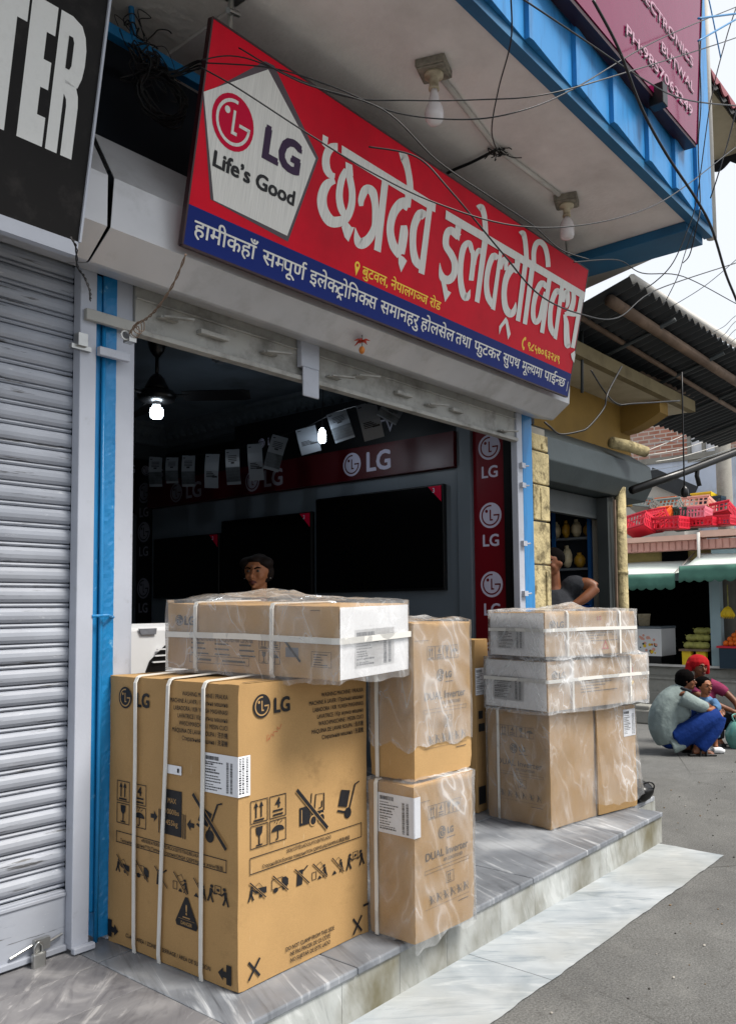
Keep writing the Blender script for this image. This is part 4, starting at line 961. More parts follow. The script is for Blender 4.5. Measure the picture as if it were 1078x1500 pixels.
def wash_face(f, W, side):
    st = side == 'street'; dv = -0.025 if st else 0.0
    f.logo(0.108, 0.949, 0.042, 1, 3, 1)
    f.text('LG', 0.165 if st else 0.178, 0.920, 0.052, 1, bold=0.08, w=0.086)
    for i, t in enumerate(LINES): f.text(t, W - (0.026 if st else 0.049), 0.978 + dv - i * 0.0268, 0.0158, 1, 'r', 0.02, sx=0.80)
    cw, chh = 0.083, 0.079; t = 0.003
    for k, uu, vv in (('a', 0.06, 0.548), ('s', 0.165, 0.548), ('g', 0.06, 0.463), ('b', 0.165, 0.463)):
        if st: uu = 0.054 if uu < 0.1 else 0.145
        f.frame(uu, vv, uu + cw, vv + chh, t, 1); g = f.at(uu, vv, cw, chh); {'a': g.arrows, 's': g.stack, 'g': g.glass, 'b': g.brolly}[k](0, 0, 1, 1)
    x0, x1, y0, y1 = (0.051, 0.653, 0.379, 0.436) if st else (0.058, 0.702, 0.388, 0.432)
    f.frame(x0, y0, x1, y1, t, 1)
    if st:
        f.text('SIDE/CÔTÉ/LADO/LATO/SEITE/LADO', 0.35, 0.413, 0.0125, 1, 'c', 0.02, w=0.24); f.text('Сторона/BOK/Бокова поверхня/YON QISM/Бүйір/SAMPING/側面/側面', 0.345, 0.387, 0.0125, 1, 'c', 0.02, w=0.47)
        g = f.at(0.32, 0.493, 0.77, 0.57); u = v = 0
        g.rect(u - 0.03, v, u + 0.04, v + 0.115, 1); g.rect(u - 0.018, v + 0.015, u - 0.013, v + 0.10, 3, 2)
        g.poly([(0.045, 0.005), (0.06, 0.085), (0.09, 0.065), (0.14, 0.065), (0.14, 0.01)], 1)
        g.line([(0.04, 0.005), (0.055, 0.19)], 0.006, 1); g.line([(0.075, 0.07), (0.085, 0.175), (0.145, 0.17), (0.143, 0.06)], 0.007, 1); g.line([(0.105, 0.08), (0.128, 0.085), (0.13, 0.125)], 0.008, 1)
        for x in (0.065, 0.125): g.disc(x, 0.012, 0.026, 3, 2, 16, 0.036); g.disc(x, 0.012, 0.019, 1, 3, 16, 0.026)
        f.line([(0.282, 0.627), (0.448, 0.456)], 0.019, 3, 4); f.line([(0.282, 0.627), (0.448, 0.456)], 0.014, 1, 5)
        g = f.at(0.512, 0.486, 0.95, 0.65)
        g.poly([(0, 0.06), (0.055, 0.04), (0.075, 0.135), (0.02, 0.152)], 1); g.line([(-0.005, 0.035), (0.045, 0.012)], 0.012, 1); g.disc(0.06, 0.005, 0.022, 1, 1, 18, 0.032); g.line([(0.07, 0.03), (0.108, 0.165), (0.135, 0.175)], 0.009, 1)
        for i, t2 in enumerate(('DO NOT CLAMP FROM THIS SIDE', 'NE PAS PINCER DE CE CÔTÉ', 'NO SUJETAR DE ESTE LADO')): f.text(t2, 0.355, 0.069 - i * 0.0225, 0.0145, 1, 'c', 0.03, w=(0.262, 0.215, 0.215)[i])
        for u, v in ((0.072, 0.06), (0.623, 0.045)):
            f.line([(u - 0.026, v + 0.03), (u + 0.026, v - 0.03)], 0.009, 1); f.line([(u + 0.026, v + 0.03), (u - 0.026, v - 0.03)], 0.009, 1, 2)
        f.rect(W - 0.036, 0.104, W - 0.001, 0.113, 1)
        pth = [(0.135 + 0.0066 * i + 0.004 * math.sin(i * 2.1), 0.825 + 0.0045 * i + 0.007 * math.sin(i * 2.6)) for i in range(12)]
        f.line(spline2(pth, 5), 0.0016, 2); f.line([(0.131, 0.822), (0.135, 0.846), (0.143, 0.842)], 0.0015, 2)
    else:
        f.text('ARRIÈRE/ATRÁS/RETRO/RÜCKSEITE/TRÁS/BELAKANG', 0.40, 0.414, 0.0125, 1, 'c', 0.02, w=0.36); f.text('Тыльная сторона/TYŁ/Тильна сторона/ORQA QISM/Артқы жағы/後面', 0.385, 0.394, 0.0115, 1, 'c', 0.02, w=0.60)
        u, v, w_, h_ = 0.347, 0.468, 0.113, 0.163
        f.rect(u, v, u + w_, v + h_, 1)
        for t2, y in (('MAX', 0.115), ('1000lbs', 0.075), ('455kg', 0.035)): f.text(t2, u + w_ / 2, v + y, 0.0185, 3, 'c', 0.02, w=(0.05, 0.085, 0.07)[int(y < 0.1) + int(y < 0.05)], k=2)
        for x in (-0.022, -0.011, w_ + 0.006, w_ + 0.017): f.rect(u + x, v - 0.002, u + x + 0.005, v + 0.085, 1)
        f.poly([(u - 0.07, v + 0.045), (u - 0.05, v + 0.045), (u - 0.05, v + 0.032), (u - 0.03, v + 0.053), (u - 0.05, v + 0.074), (u - 0.05, v + 0.061), (u - 0.07, v + 0.061)], 1)
        e = u + w_; f.poly([(e + 0.07, v + 0.045), (e + 0.05, v + 0.045), (e + 0.05, v + 0.032), (e + 0.03, v + 0.053), (e + 0.05, v + 0.074), (e + 0.05, v + 0.061), (e + 0.07, v + 0.061)][::-1], 1)
        g = f.at(0.555, 0.515, 0.95, 0.65)
        g.poly([(-0.005, 0.045), (0.05, 0.02), (0.075, 0.095), (0.02, 0.12)], 1); g.line([(-0.012, 0.025), (0.03, 0.0)], 0.012, 1); g.disc(0.062, -0.025, 0.024, 1, 1, 18, 0.034); g.line([(0.055, 0.0), (0.105, 0.15), (0.13, 0.16)], 0.009, 1)
        f.line([(0.523, 0.633), (0.702, 0.468)], 0.019, 3, 4); f.line([(0.523, 0.633), (0.702, 0.468)], 0.014, 1, 5)
        u, v = 0.49, 0.158
        f.poly([(u - 0.062, v + 0.014), (u - 0.055, v), (u + 0.055, v), (u + 0.062, v + 0.014), (u + 0.008, v + 0.106), (u - 0.008, v + 0.106)], 1)
        f.text('!', u, v + 0.046, 0.034, 3, 'c', 0.08, k=2); f.text('DANGER', u, v + 0.008, 0.012, 3, 'c', 0.04, k=2, sx=0.9); f.rect(u - 0.045, v + 0.027, u + 0.045, v + 0.028, 3, 2); f.rect(u - 0.02, v + 0.033, u + 0.02, v + 0.037, 3, 2)
        f.text('CLAMP AREA / ZONE DE SERRAGE / ÁREA DE SUJECIÓN', 0.127, 0.042, 0.0145, 1, 'l', 0.03, w=0.495)
        for u, d in ((0.010, 1), (W - 0.028, -1)):
            f.rect(min(u, u + d * 0.025), 0.02, max(u, u + d * 0.025), 0.085, 1); f.rect(min(u, u + d * 0.05), 0.04, max(u, u + d * 0.05), 0.06, 1, 1.2); f.poly([(u + d * 0.042, 0.028), (u + d * 0.068, 0.05), (u + d * 0.042, 0.072)][::d], 1)
    c = 0.085
    for i in range(6):
        ux = ((0.045, 0.155, 0.265, 0.362, 0.47, 0.566) if st else (0.06, 0.185, 0.30, 0.412, 0.525, 0.612))[i]
        g = f.at(ux, (0.290 - 0.004 * i) if st else 0.277, 1.0 if i != 4 else 0.9, 0.72); u = v = 0
        if i == 0: g.man(0.018, 0, c * 0.85, 1, 1); g.obox(0.045, c * 0.62, 0.03, 0.03, 0.6, 1, 0.003); g.poly([(0.03, 0.03), (0.085, 0.015), (0.085, 0.045), (0.045, 0.05)], 1); g.disc(0.06, 0.012, 0.01, 1, 1, 10)
        if i == 1: g.frame(0, 0.02, 0.055, 0.07, 0.003, 1); g.poly([(0.055, 0.02), (0.083, 0.02), (0.083, 0.05), (0.07, 0.065), (0.055, 0.065)], 1); g.disc(0.02, 0.015, 0.012, 1, 1, 12); g.disc(0.065, 0.015, 0.012, 1, 1, 12)
        if i == 2: g.poly([(0.015, 0), (0.045, 0), (0.05, 0.075), (0.02, 0.075)], 1); g.line([(0.05, 0.065), (0.075, 0.085)], 0.007, 1)
        if i == 3: g.frame(0, 0.005, 0.025, 0.045, 0.003, 1); g.obox(0.042, 0.065, 0.03, 0.03, 0.5, 1, 0.003); g.man(0.068, 0, c * 0.8, 1, -1); g.poly([(0.03, 0), (0.055, 0), (0.042, 0.018)], 1)
        if i == 4: g.obox(0.045, 0.06, 0.03, 0.03, 0.7, 1, 0.003); g.man(0.062, 0, c * 0.8, 1, -1); g.poly([(0.005, 0), (0.035, 0), (0.02, 0.02)], 1)
        if i == 5: g.man(0.014, 0, c, 1, 1); g.man(0.08, 0, c, 1, -1); g.frame(0.03, 0.045, 0.064, 0.085, 0.003, 1); g.rect(0.04, 0.058, 0.054, 0.07, 1)
        if i < 5: g.line([(0.005, c * 1.05), (c * 0.95, -0.004)], 0.008, 3, 4); g.line([(0.005, c * 1.05), (c * 0.95, -0.004)], 0.0045, 1, 5)
def spline2(P, k): return [(p.x, p.y) for p in spline([Vector((x, y, 0)) for x, y in P], k)]
wash_face(fr, LW, 'street'); wash_face(fl, WW, 'left')
ft = Face(b, (0, 0, HW + 0.003), (1, 0, 0), (0, 1, 0), 0.0015); ft.line([(0.0, WW * 0.52), (LW, WW * 0.52)], 0.003, 1); ft.poly([(0.02, 0.012), (0.30, 0.008), (0.42, 0.011), (0.30, 0.02), (0.05, 0.024)], 1); ft.rect(0.0, WW * 0.52 - 0.03, 0.25, WW * 0.52 + 0.03, 3, 2)
b.build('box', [M_CARD, M_INK, M_REDINK, M_CARD], wa, local=True, smooth=True)
lm = MB(); f = Face(lm, (-0.0044, WW, 0), (0, -1, 0), (0, 0, 1), 0.0005); f.label(WW - 0.172, 0.65, 0.164, 0.137, 0, 1, 3, True)
f.rect(WW - 0.009, 0.65, WW + 0.0044, 0.787, 0)
f = Face(lm, (0, -0.0044, 0), (1, 0, 0), (0, 0, 1), 0.0005); f.rect(-0.0044, 0.65, 0.052, 0.787, 0); rr = random.Random(5)
for x in (0.0, 0.014, 0.032): 
    y = 0.66
    while y < 0.78: t = rr.choice((0.002, 0.003, 0.005)); f.rect(x, y, x + 0.010, y + t, 1, 2); y += t + 0.003
lm.build('shipping_label', [M_PAPER, M_INK], wa, local=True)
lm = MB(); f = Face(lm, (-0.0044, WW, 0), (0, -1, 0), (0, 0, 1), 0.002); f.rect(0.377, 0.69, 0.46, 0.722, 0); f.rect(0.438, 0.698, 0.448, 0.713, 1, 2); lm.build('small_sticker', [M_PAPER, M_INK], wa, local=True)
for y, dy in ((0.566, 0.0), (0.365, 0.05), (0.165, 0.012)):        # straps over the top and down the left side
    ribbon(wa, [(LW * 0.9, y + 0.02, HW + 0.006), (LW * 0.5, y + 0.01, HW + 0.014), (0.06, y, HW + 0.007), (0.008, y, HW + 0.006), (-0.006, y, HW + 0.0), (-0.016, y, HW - 0.02), (-0.014, y + dy * 0.3, HW * 0.7), (-0.016, y + dy * 0.6, HW * 0.4), (-0.013, y + dy, 0.03), (-0.009, y + dy, 0.0)], (0, 1, 0), 0.016)
# ---- long air-conditioner carton lying on top
PA = (2.165, 1.985, 1.2275, 0.10, 0.022, -0.022); LA_, WA_, HA_ = 0.455, 0.87, 0.262
ac = thing('air_conditioner_carton', 'long brown carton in clear plastic lying on top of the washing machine carton', 'carton', mtx=frame_of(PA))
b = shell(LA_, WA_, HA_, 0.002, 5)
f = Face(b, (-0.0029, WA_, 0), (0, -1, 0), (0, 0, 1), 0.0005)
f.logo(0.07, 0.195, 0.022, 1, 0); f.text('LG', 0.098, 0.178, 0.034, 1, bold=0.07)
f.text('AIR CONDITIONER/КОНДИЦИОНЕР/AIR CLIMATISE', 0.14, 0.118, 0.018, 1, bold=0.03, w=0.33)
rr = random.Random(11)
for c in range(3):
    for i in range(3): f.rect(0.14 + c * 0.13, 0.105 - i * 0.02, 0.14 + c * 0.13 + rr.uniform(0.05, 0.1), 0.111 - i * 0.02, 1)
f.frame(0.13, 0.03, 0.28, 0.06, 0.002, 1); f.frame(0.285, 0.03, 0.45, 0.06, 0.002, 1); f.rect(0.15, 0.04, 0.25, 0.048, 1); f.rect(0.31, 0.04, 0.43, 0.048, 1)
for k, u, v in (('a', 0.50, 0.10), ('s', 0.555, 0.10), ('g', 0.50, 0.045), ('b', 0.555, 0.045)):
    f.frame(u, v, u + 0.048, v + 0.048, 0.002, 1); {'a': f.arrows, 's': f.stack, 'g': f.glass, 'b': f.brolly}[k](u, v, 0.048, 1)
f.rect(0.63, 0.075, 0.69, 0.11, 3); f.line([(0.62, 0.14), (0.70, 0.06)], 0.009, 1, 3); f.frame(0.75, 0.045, 0.84, 0.10, 0.0015, 1); f.rect(0.745, 0.245, 0.79, 0.247, 1)
for i in range(5): f.rect(0.76, 0.052 + i * 0.009, 0.76 + rr.uniform(0.03, 0.07), 0.055 + i * 0.009, 1)
fe = Face(b, (0, -0.0029, 0), (1, 0, 0), (0, 0, 1), 0.0005); fe.rect(0.004, 0.004, LA_ - 0.004, HA_ - 0.004, 2)
fe.label(0.09, 0.035, 0.26, 0.14, 2, 4, 9, True)
b.build('box', [M_CARDT, M_INK, M_CARDW, M_GREYINK, M_GREYINK], ac, local=True, smooth=True)
for y in (0.70, 0.30): ribbon(ac, [(LA_ * 0.8, y, HA_ + 0.007), (0.02, y, HA_ + 0.008), (-0.004, y, HA_ + 0.006), (-0.012, y, HA_ - 0.012), (-0.013, y, HA_ * 0.5), (-0.012, y, 0.01), (-0.004, y, -0.003)], (0, 1, 0), 0.017)
ribbon(ac, [(-0.013, WA_, 0.137), (-0.014, WA_ * 0.5, 0.143), (-0.014, 0.02, 0.14), (-0.006, -0.008, 0.14), (0.02, -0.012, 0.14), (LA_, -0.013, 0.142)], (0, 0, 1), 0.022)
wrap(ac, LA_, WA_, HA_, -0.016, 0.014, 3, M_FILM, 0.03, 0.016, tuft=0.02)
# ---- two outdoor unit cartons, one on the other
def unit(name, P, dims, label, seed, seams=True, ink=1, face='front', mt=M_CARD2, film_z=None, lab=None, flare=0.0):
    L, W, H = dims
    t = thing(name, label, 'carton', mtx=frame_of(P))
    b = shell(L, W, H, 0.002, seed)
    if face == 'front': f = Face(b, (0, -0.0029, 0), (1, 0, 0), (0, 0, 1), 0.0005); FW_ = L
    else: f = Face(b, (-0.0029, W, 0), (0, -1, 0), (0, 0, 1), 0.0005); FW_ = W
    c = FW_ * 0.135; u = FW_ * 0.22; v = H * 0.76
    for i, k in enumerate('asgb'):
        f.frame(u + i * c * 1.02, v, u + i * c * 1.02 + c, v + c, 0.002, ink); {'a': f.arrows, 's': f.stack, 'g': f.glass, 'b': f.brolly}[k](u + i * c * 1.02, v, c, ink)
    f.logo(FW_ * 0.44, H * 0.655, FW_ * 0.062, ink, 0); f.text('LG', FW_ * 0.53, H * 0.635, H * 0.04, ink, bold=0.08); f.rect(FW_ * 0.52, H * 0.605, FW_ * 0.66, H * 0.61, ink)
    f.text('DUAL Inverter', FW_ * 0.16, H * 0.50, H * 0.05, ink, w=FW_ * 0.72, bold=0.015)
    f.text('AIR CONDITIONER', FW_ * 0.62, H * 0.46, H * 0.022, ink, 'c', 0.02, sx=0.8)
    f.frame(FW_ * 0.15, H * 0.415, FW_ * 0.9, H * 0.44, 0.0015, ink)
    f.frame(FW_ * 0.50, H * 0.31, FW_ * 0.63, H * 0.385, 0.002, ink); f.arrows(FW_ * 0.505, H * 0.315, H * 0.065, ink)
    for i in range(6):
        uu = FW_ * (0.22 + 0.115 * i); f.man(uu + 0.01, H * 0.215, H * 0.055, ink, 1 if i % 2 else -1); f.obox(uu + 0.025, H * 0.25, 0.016, 0.016, 0.5, ink, 0.002); f.line([(uu, H * 0.275), (uu + 0.034, H * 0.215)], 0.003, ink, 2)
    f.rect(FW_ * 0.15, H * 0.19, FW_ * 0.9, H * 0.192, ink); f.rect(FW_ * 0.7, H * 0.16, FW_ * 0.88, H * 0.165, ink)
    if seams:
        g = Face(b, (0, -0.0029, 0), (1, 0, 0), (0, 0, 1), 0.0005); g.rect(0.001, H * 0.885, L * 0.25, H * 0.888, ink)
    b.build('box', [mt, M_FADED], t, local=True, smooth=True)
    if lab:
        lb = MB(); u, v, w, h, wrapw = lab
        g = Face(lb, (-0.004, W, 0), (0, -1, 0), (0, 0, 1), 0.0005); g.label(u, v, w, h, 0, 1, seed + 20); g.rect(u + w - 0.001, v, W + 0.007, v + h, 0)
        g = Face(lb, (0, -0.004, 0), (1, 0, 0), (0, 0, 1), 0.0005); g.rect(-0.007, v, wrapw, v + h, 0)
        lb.build('shipping_label', [M_PAPER, M_INK], t, local=True)
    ribbon(t, [(0.02, W * 0.80, H + 0.006), (-0.002, W * 0.80, H + 0.005), (-0.010, W * 0.80, H - 0.01), (-0.011, W * 0.80, H * 0.5), (-0.009, W * 0.80, 0.0)], (0, 1, 0), 0.015)
    wrap(t, L, W, H, film_z if film_z is not None else -0.012, 0.008, seed, M_FILM, 0.035, 0.014, tuft=0.03, flare=flare)
    return t
unit('outdoor_unit_carton', (2.600, 1.996, 0.194, -0.026, 0, 0), (0.394, 0.235, 0.598), 'brown carton in plastic with a white barcode label, standing under another carton', 12, lab=(0.055, 0.40, 0.172, 0.155, 0.035))
unit('outdoor_unit_carton', (2.627, 2.010, 0.802, -0.002, 0, 0), (0.40, 0.23, 0.618), 'brown carton in half torn plastic standing on the labelled carton beside the washing machine', 17, film_z=0.13)
# ---- right-hand stack
unit('outdoor_unit_carton', (4.397, 2.381, 0.194, -0.134, 0, 0), (0.459, 0.467, 0.663), 'brown plastic wrapped carton at the bottom of the far stack, its dark print facing left', 23, face='left', seams=False)
t2 = unit('outdoor_unit_carton', (4.862, 2.307, 0.194, -0.177, 0, 0), (0.42, 0.45, 0.645), 'brown carton in sagging plastic nearest the far end of the step', 29, face='left', seams=False, film_z=0.07, flare=0.045)
lb = MB(); g = Face(lb, (0, -0.004, 0), (1, 0, 0), (0, 0, 1), 0.0005); g.label(0.28, 0.45, 0.13, 0.17, 0, 1, 77); lb.build('shipping_label', [M_PAPER, M_INK], t2, local=True)
def long_carton(P, dims, label, seed, red):
    L, W, H = dims
    t = thing('air_conditioner_carton', label, 'carton', mtx=frame_of(P))
    b = shell(L, W, H, 0.002, seed)
    f = Face(b, (-0.0029, W, 0), (0, -1, 0), (0, 0, 1), 0.0005); f.rect(0.004, 0.004, W - 0.004, H - 0.004, 2); f.label(W * 0.14, H * 0.16, W * 0.5, H * 0.5, 2, 1, seed); f.rect(W * 0.0, H * 0.645, W, H * 0.65, 3, 2)
    g = Face(b, (0, -0.0029, 0), (1, 0, 0), (0, 0, 1), 0.0005)
    g.logo(0.065, H * 0.72, 0.026, 1, 0); g.text('LG', 0.1, H * 0.655, 0.036, 1, bold=0.06)
    for i in range(6): g.rect(0.3, H * (0.62 - 0.06 * i), 0.3 + 0.06 * (3 + (i * 7) % 4), H * (0.635 - 0.06 * i), 3)
    g.frame(L * 0.72, H * 0.45, L * 0.8, H * 0.75, 0.002, 1)
    if red: g.text('LG', L * 0.55, H * 0.8, 0.025, 4, bold=0.05); g.poly([(L * 0.6, H * 0.12), (L * 0.68, H * 0.12), (L * 0.64, H * 0.34)], 4); g.poly([(L * 0.62, H * 0.155), (L * 0.66, H * 0.155), (L * 0.64, H * 0.27)], 0, 2)
    else: g.rect(L * 0.82, H * 0.5, L * 0.84, H * 0.75, 4); g.disc(L * 0.83, H * 0.42, 0.014, 5)
    b.build('box', [M_CARDT, M_INK, M_CARDW, M_FADED, M_REDINK, M_SYEL], t, local=True, smooth=True)
    for x in (L * 0.22, L * 0.8): ribbon(t, [(x, W * 0.6, H + 0.007), (x, 0.01, H + 0.008), (x, -0.006, H + 0.005), (x, -0.013, H - 0.012), (x, -0.013, H * 0.5), (x, -0.012, 0.0)], (1, 0, 0), 0.016)
    ribbon(t, [(-0.013, W, H * 0.60), (-0.014, W * 0.5, H * 0.605), (-0.012, 0.0, H * 0.60), (-0.002, -0.012, H * 0.60), (L * 0.5, -0.015, H * 0.61), (L, -0.013, H * 0.60)], (0, 0, 1), 0.02)
    wrap(t, L, W, H, -0.014, 0.014, seed, M_FILMH, 0.02, 0.016, tuft=0.035)
    return t
long_carton((4.359, 2.366, 0.868, -0.205, 0, 0), (0.985, 0.494, 0.29), 'long white ended carton in milky plastic, lower of two lying on the far stack', 31, False)
long_carton((4.342, 2.365, 1.182, -0.237, 0, 0), (0.84, 0.448, 0.262), 'long white ended carton with a red triangle, topmost of the far stack', 37, True)
# ---- thin upright carton behind
th = thing('television_carton', 'narrow dark brown carton standing upright behind the far stack', 'carton', tuple(onZ(698.5, 1192, 0.192)))
b = shell(0.16, 0.6, 1.08, 0.002, 41); b.T = Matrix.Identity(4)
f = Face(b, (0, -0.0029, 0), (1, 0, 0), (0, 0, 1), 0.0005); f.rect(0.02, 0.05, 0.1, 0.16, 1); f.rect(0.03, 0.5, 0.1, 0.55, 1); f.rect(0.03, 0.58, 0.08, 0.63, 1)
b.build('box', [M_CARD, M_INK], th, local=True, smooth=True)
lb = MB(); f = Face(lb, (0, -0.004, 0), (1, 0, 0), (0, 0, 1), 0.0005); f.label(0.0, 0.73, 0.16, 0.17, 0, 1, 45); lb.build('shipping_label', [M_PAPER, M_GREYINK], th, local=True)
# ---- odds and ends by the stack
bag = MB()
def _bag(u, v):
    a = 2 * math.pi * u; rr_ = 0.09 * math.sin(math.pi * min(v * 0.9 + 0.08, 1)) ** 0.6 * (1 + 0.25 * noise.noise(Vector((math.cos(a) * 2, math.sin(a) * 2, v * 4))))
    return (5.40 + rr_ * math.cos(a) * 1.1, 2.28 + rr_ * math.sin(a), 0.19 + 0.14 * v)
bag.sheet(_bag, 18, 8)
bag.tube([(5.36, 2.25, 0.3), (5.39, 2.2, 0.325), (5.42, 2.18, 0.30), (5.43, 2.2, 0.25)], 0.005, 6, smooth=4)
one('hand_bag', bag, M_BLACK, 'small black bag slumped at the far end of the step behind the cartons', 'bag', smooth=True)
# ---------------------------------------------------------------- inside the shop
def tv(y0, y1, z0, z1, label, sticker):
    t = thing('television', label, 'television', (5.17, (y0 + y1) / 2, z0), 0, 'televisions on the display wall')
    m = MB(); m.box(5.155, 5.197, y0, y1, z0, z1); m.build('casing', M_BLACK, t, bevel=0.004)
    m = MB(); m.box(5.152, 5.156, y0 + 0.012, y1 - 0.012, z0 + 0.02, z1 - 0.012); m.build('screen', M_SCREEN, t)
    m = MB(); f = Face(m, (5.152, y0 + 0.012, z1 - 0.012), (0, -1, 0), (0, 0, 1))
    f.poly([(-0.13, 0), (-0.005, -0.125), (-0.005, 0)], 0, 1)
    f.text('3', -0.075, -0.05, 0.035, 1, 'c', 0.05, k=2)
    m.build('corner_sticker', [M_SPINK, M_LOGOW], t)
tv(3.640, 4.985, 1.605, 2.415, 'largest television, nearest the street on the display wall, with a red corner sticker', 1)
tv(5.035, 6.240, 1.600, 2.315, 'middle television on the display wall, behind the woman', 1)
tv(6.275, 7.330, 1.590, 2.205, 'smallest television at the far end of the display wall', 0)
# ceiling fan with a lit bulb under it
FC = atD(230, 580, 6.2); FT = Vector((FC.x, FC.y, 3.5))
fan = thing('ceiling_fan', 'dark three bladed ceiling fan with a lit bulb below its hub', 'ceiling fan', FT)
m = MB(); m.lathe([(0.07, -0.0), (0.072, -0.03), (0.05, -0.10), (0.02, -0.14)], FT, 18); m.tube([FT - Vector((0, 0, 0.1)), FC + Vector((0, 0, 0.15))], 0.014, 10)
m.lathe([(0.03, 0.16), (0.055, 0.13), (0.085, 0.07), (0.09, 0.045)], FC, 20); m.build('down_rod', M_BLACK, fan, smooth=True)
m = MB(); m.lathe([(0.06, 0.05), (0.13, 0.03), (0.145, 0.0), (0.13, -0.035), (0.06, -0.05)], FC, 24); m.build('motor', M_BLACK, fan, smooth=True)
def blade(ang):
    d = Vector((math.cos(ang), math.sin(ang), 0)); s = Vector((-d.y, d.x, 0)); m = MB()
    n = 10; vs = []
    for i in range(n + 1):
        t = i / n; r = 0.2 + 0.5 * t; w = 0.055 + 0.012 * t - (0.03 if i == n else 0)
        for k in (-1, 1): vs.append(FC + d * r + s * (w * k) + Vector((0, 0, -0.005 - 0.022 * k)))
    m.add(vs, [(2 * i, 2 * i + 1, 2 * i + 3, 2 * i + 2) for i in range(n)]); 
    m.box(0, 0, 0, 0, 0, 0) if False else m.beam(FC + d * 0.1, FC + d * 0.24, 0.04, 0.008)
    m.build('blade', M_BLACK, fan, solid=0.006)
a0 = math.atan2(RT.y, RT.x) - 0.05
for k in range(3): blade(a0 + k * 2.0944)
m = MB(); m.lathe([(0.03, -0.05), (0.03, -0.085)], FC, 12); m.build('bulb_holder', M_WPLAST, fan, smooth=True)
M_GLOW = emit('lit_bulb', '#e4f2ff', 26.0)
m = MB(); m.lathe([(0.025, -0.085), (0.042, -0.093), (0.047, -0.11), (0.046, -0.15), (0.035, -0.168), (0.01, -0.173)], FC, 20); m.build('bulb', M_GLOW, fan, smooth=True)
# second lit bulb hanging among the leaflets
c = atD(472, 637, 6.2)
hb = thing('hanging_bulb', 'small lit bulb hanging by the display wall between two leaflets', 'bulb', c)
m = MB(); m.tube([c + Vector((0, 0, 0.05)), c + Vector((0.01, 0.0, 0.35)), c + Vector((0.03, 0, 0.8))], 0.004, 6); m.build('wire', M_RUBBER, hb)
m = MB(); m.lathe([(0.010, 0.05), (0.022, 0.03), (0.028, 0.0), (0.027, -0.045), (0.016, -0.06), (0.004, -0.064)], c, 16); m.build('glass', M_GLOW, hb, smooth=True)
# leaflets strung below the ceiling
M_LEAFD = mat('leaflet_photo_print', '#3c4044', 0.35, 0.5, 14, 0)
M_LEAF = mat('leaflet_paper', '#686d73', 0.35, 0.03, 9, 0)
ORD = ['first', 'second', 'third', 'fourth', 'fifth', 'sixth', 'seventh', 'eighth', 'ninth', 'tenth', 'eleventh']
LV = [(229, 691, 20, 44, 0, 0, 7.6), (253, 689, 19, 38, 2, 0, 7.5), (277, 690, 20, 46, 2, 0, 7.4), (311, 690, 21, 50, 1, -2, 7.2), (342, 684, 21, 52, 2, 3, 7.1), (375, 677, 22, 54, 1, 4, 6.9), (404, 664, 24, 52, 2, -16, 6.7), (452, 645, 30, 38, 1, 14, 6.4), (499, 624, 30, 44, 2, 18, 6.25), (542, 617, 30, 54, 1, 14, 6.1), (571, 606, 32, 22, 2, -30, 6.0)]
strg = []
for i, (px, py, w, h, kind, tilt, D) in enumerate(LV):
    c = atD(px, py, D); wv, hv = w / F_PX * D, h / F_PX * D; a = math.radians(tilt)
    U = (RT * math.cos(a) + UP * math.sin(a)) ; V = (UP * math.cos(a) - RT * math.sin(a)); N = U.cross(V)
    m = MB(); curl = 0.03
    f = Face(m, c, U, V, 0.001)
    nb = 8
    def P(u, v): return c + U * (u * wv) + V * (v * hv) + N * (curl * math.cos(v * 3.1) + 0.01 * math.sin(u * 3))
    m.add([P(u, -0.5 + j / nb) for j in range(nb + 1) for u in (-0.5, 0.5)], [(2 * j, 2 * j + 1, 2 * j + 3, 2 * j + 2) for j in range(nb)], 0)
    def bar(u0, u1, v0, v1, mi): m.add([P(u, v) + N * 0.003 for u, v in ((u0, v0), (u1, v0), (u1, v1), (u0, v1))], [(0, 1, 2, 3)], mi)
    bar(-0.42, -0.25, 0.40, 0.43, 1)
    if kind != 1:
        for j in range(4): bar(-0.3, 0.3, 0.30 - j * 0.05, 0.32 - j * 0.05, 1)
        bar(-0.12, 0.12, 0.08, 0.13, 1)
        for j in range(5): bar(-0.5, 0.5, -0.42 + 0.08 * j, -0.342 + 0.08 * j, 2)
    else:
        for j in range(4): bar(-0.36, 0.05 + 0.1 * (j % 3), -0.05 - j * 0.045, -0.025 - j * 0.045, 1)
        bar(0.05, 0.42, -0.2, -0.15, 1)
    one('leaflet', m, [M_LEAF, M_INK, M_LEAFD], ORD[i] + ' leaflet from the left on the shop string, ' + ('white with few dark lines' if kind == 1 else 'dark picture below'), 'leaflet', 'leaflets strung across the shop', solid=0)
    strg.append(c + V * hv * 0.5)
m = MB(); m.tube([strg[0] + Vector((-0.4, 0.3, 0.03))] + [p + Vector((0, 0, 0.0)) for p in strg] + [strg[-1] + Vector((0.1, -0.4, 0.06))], 0.003, 5)
one('string', m, M_RUBBER, 'thin string carrying the leaflets across the shop', 'string')
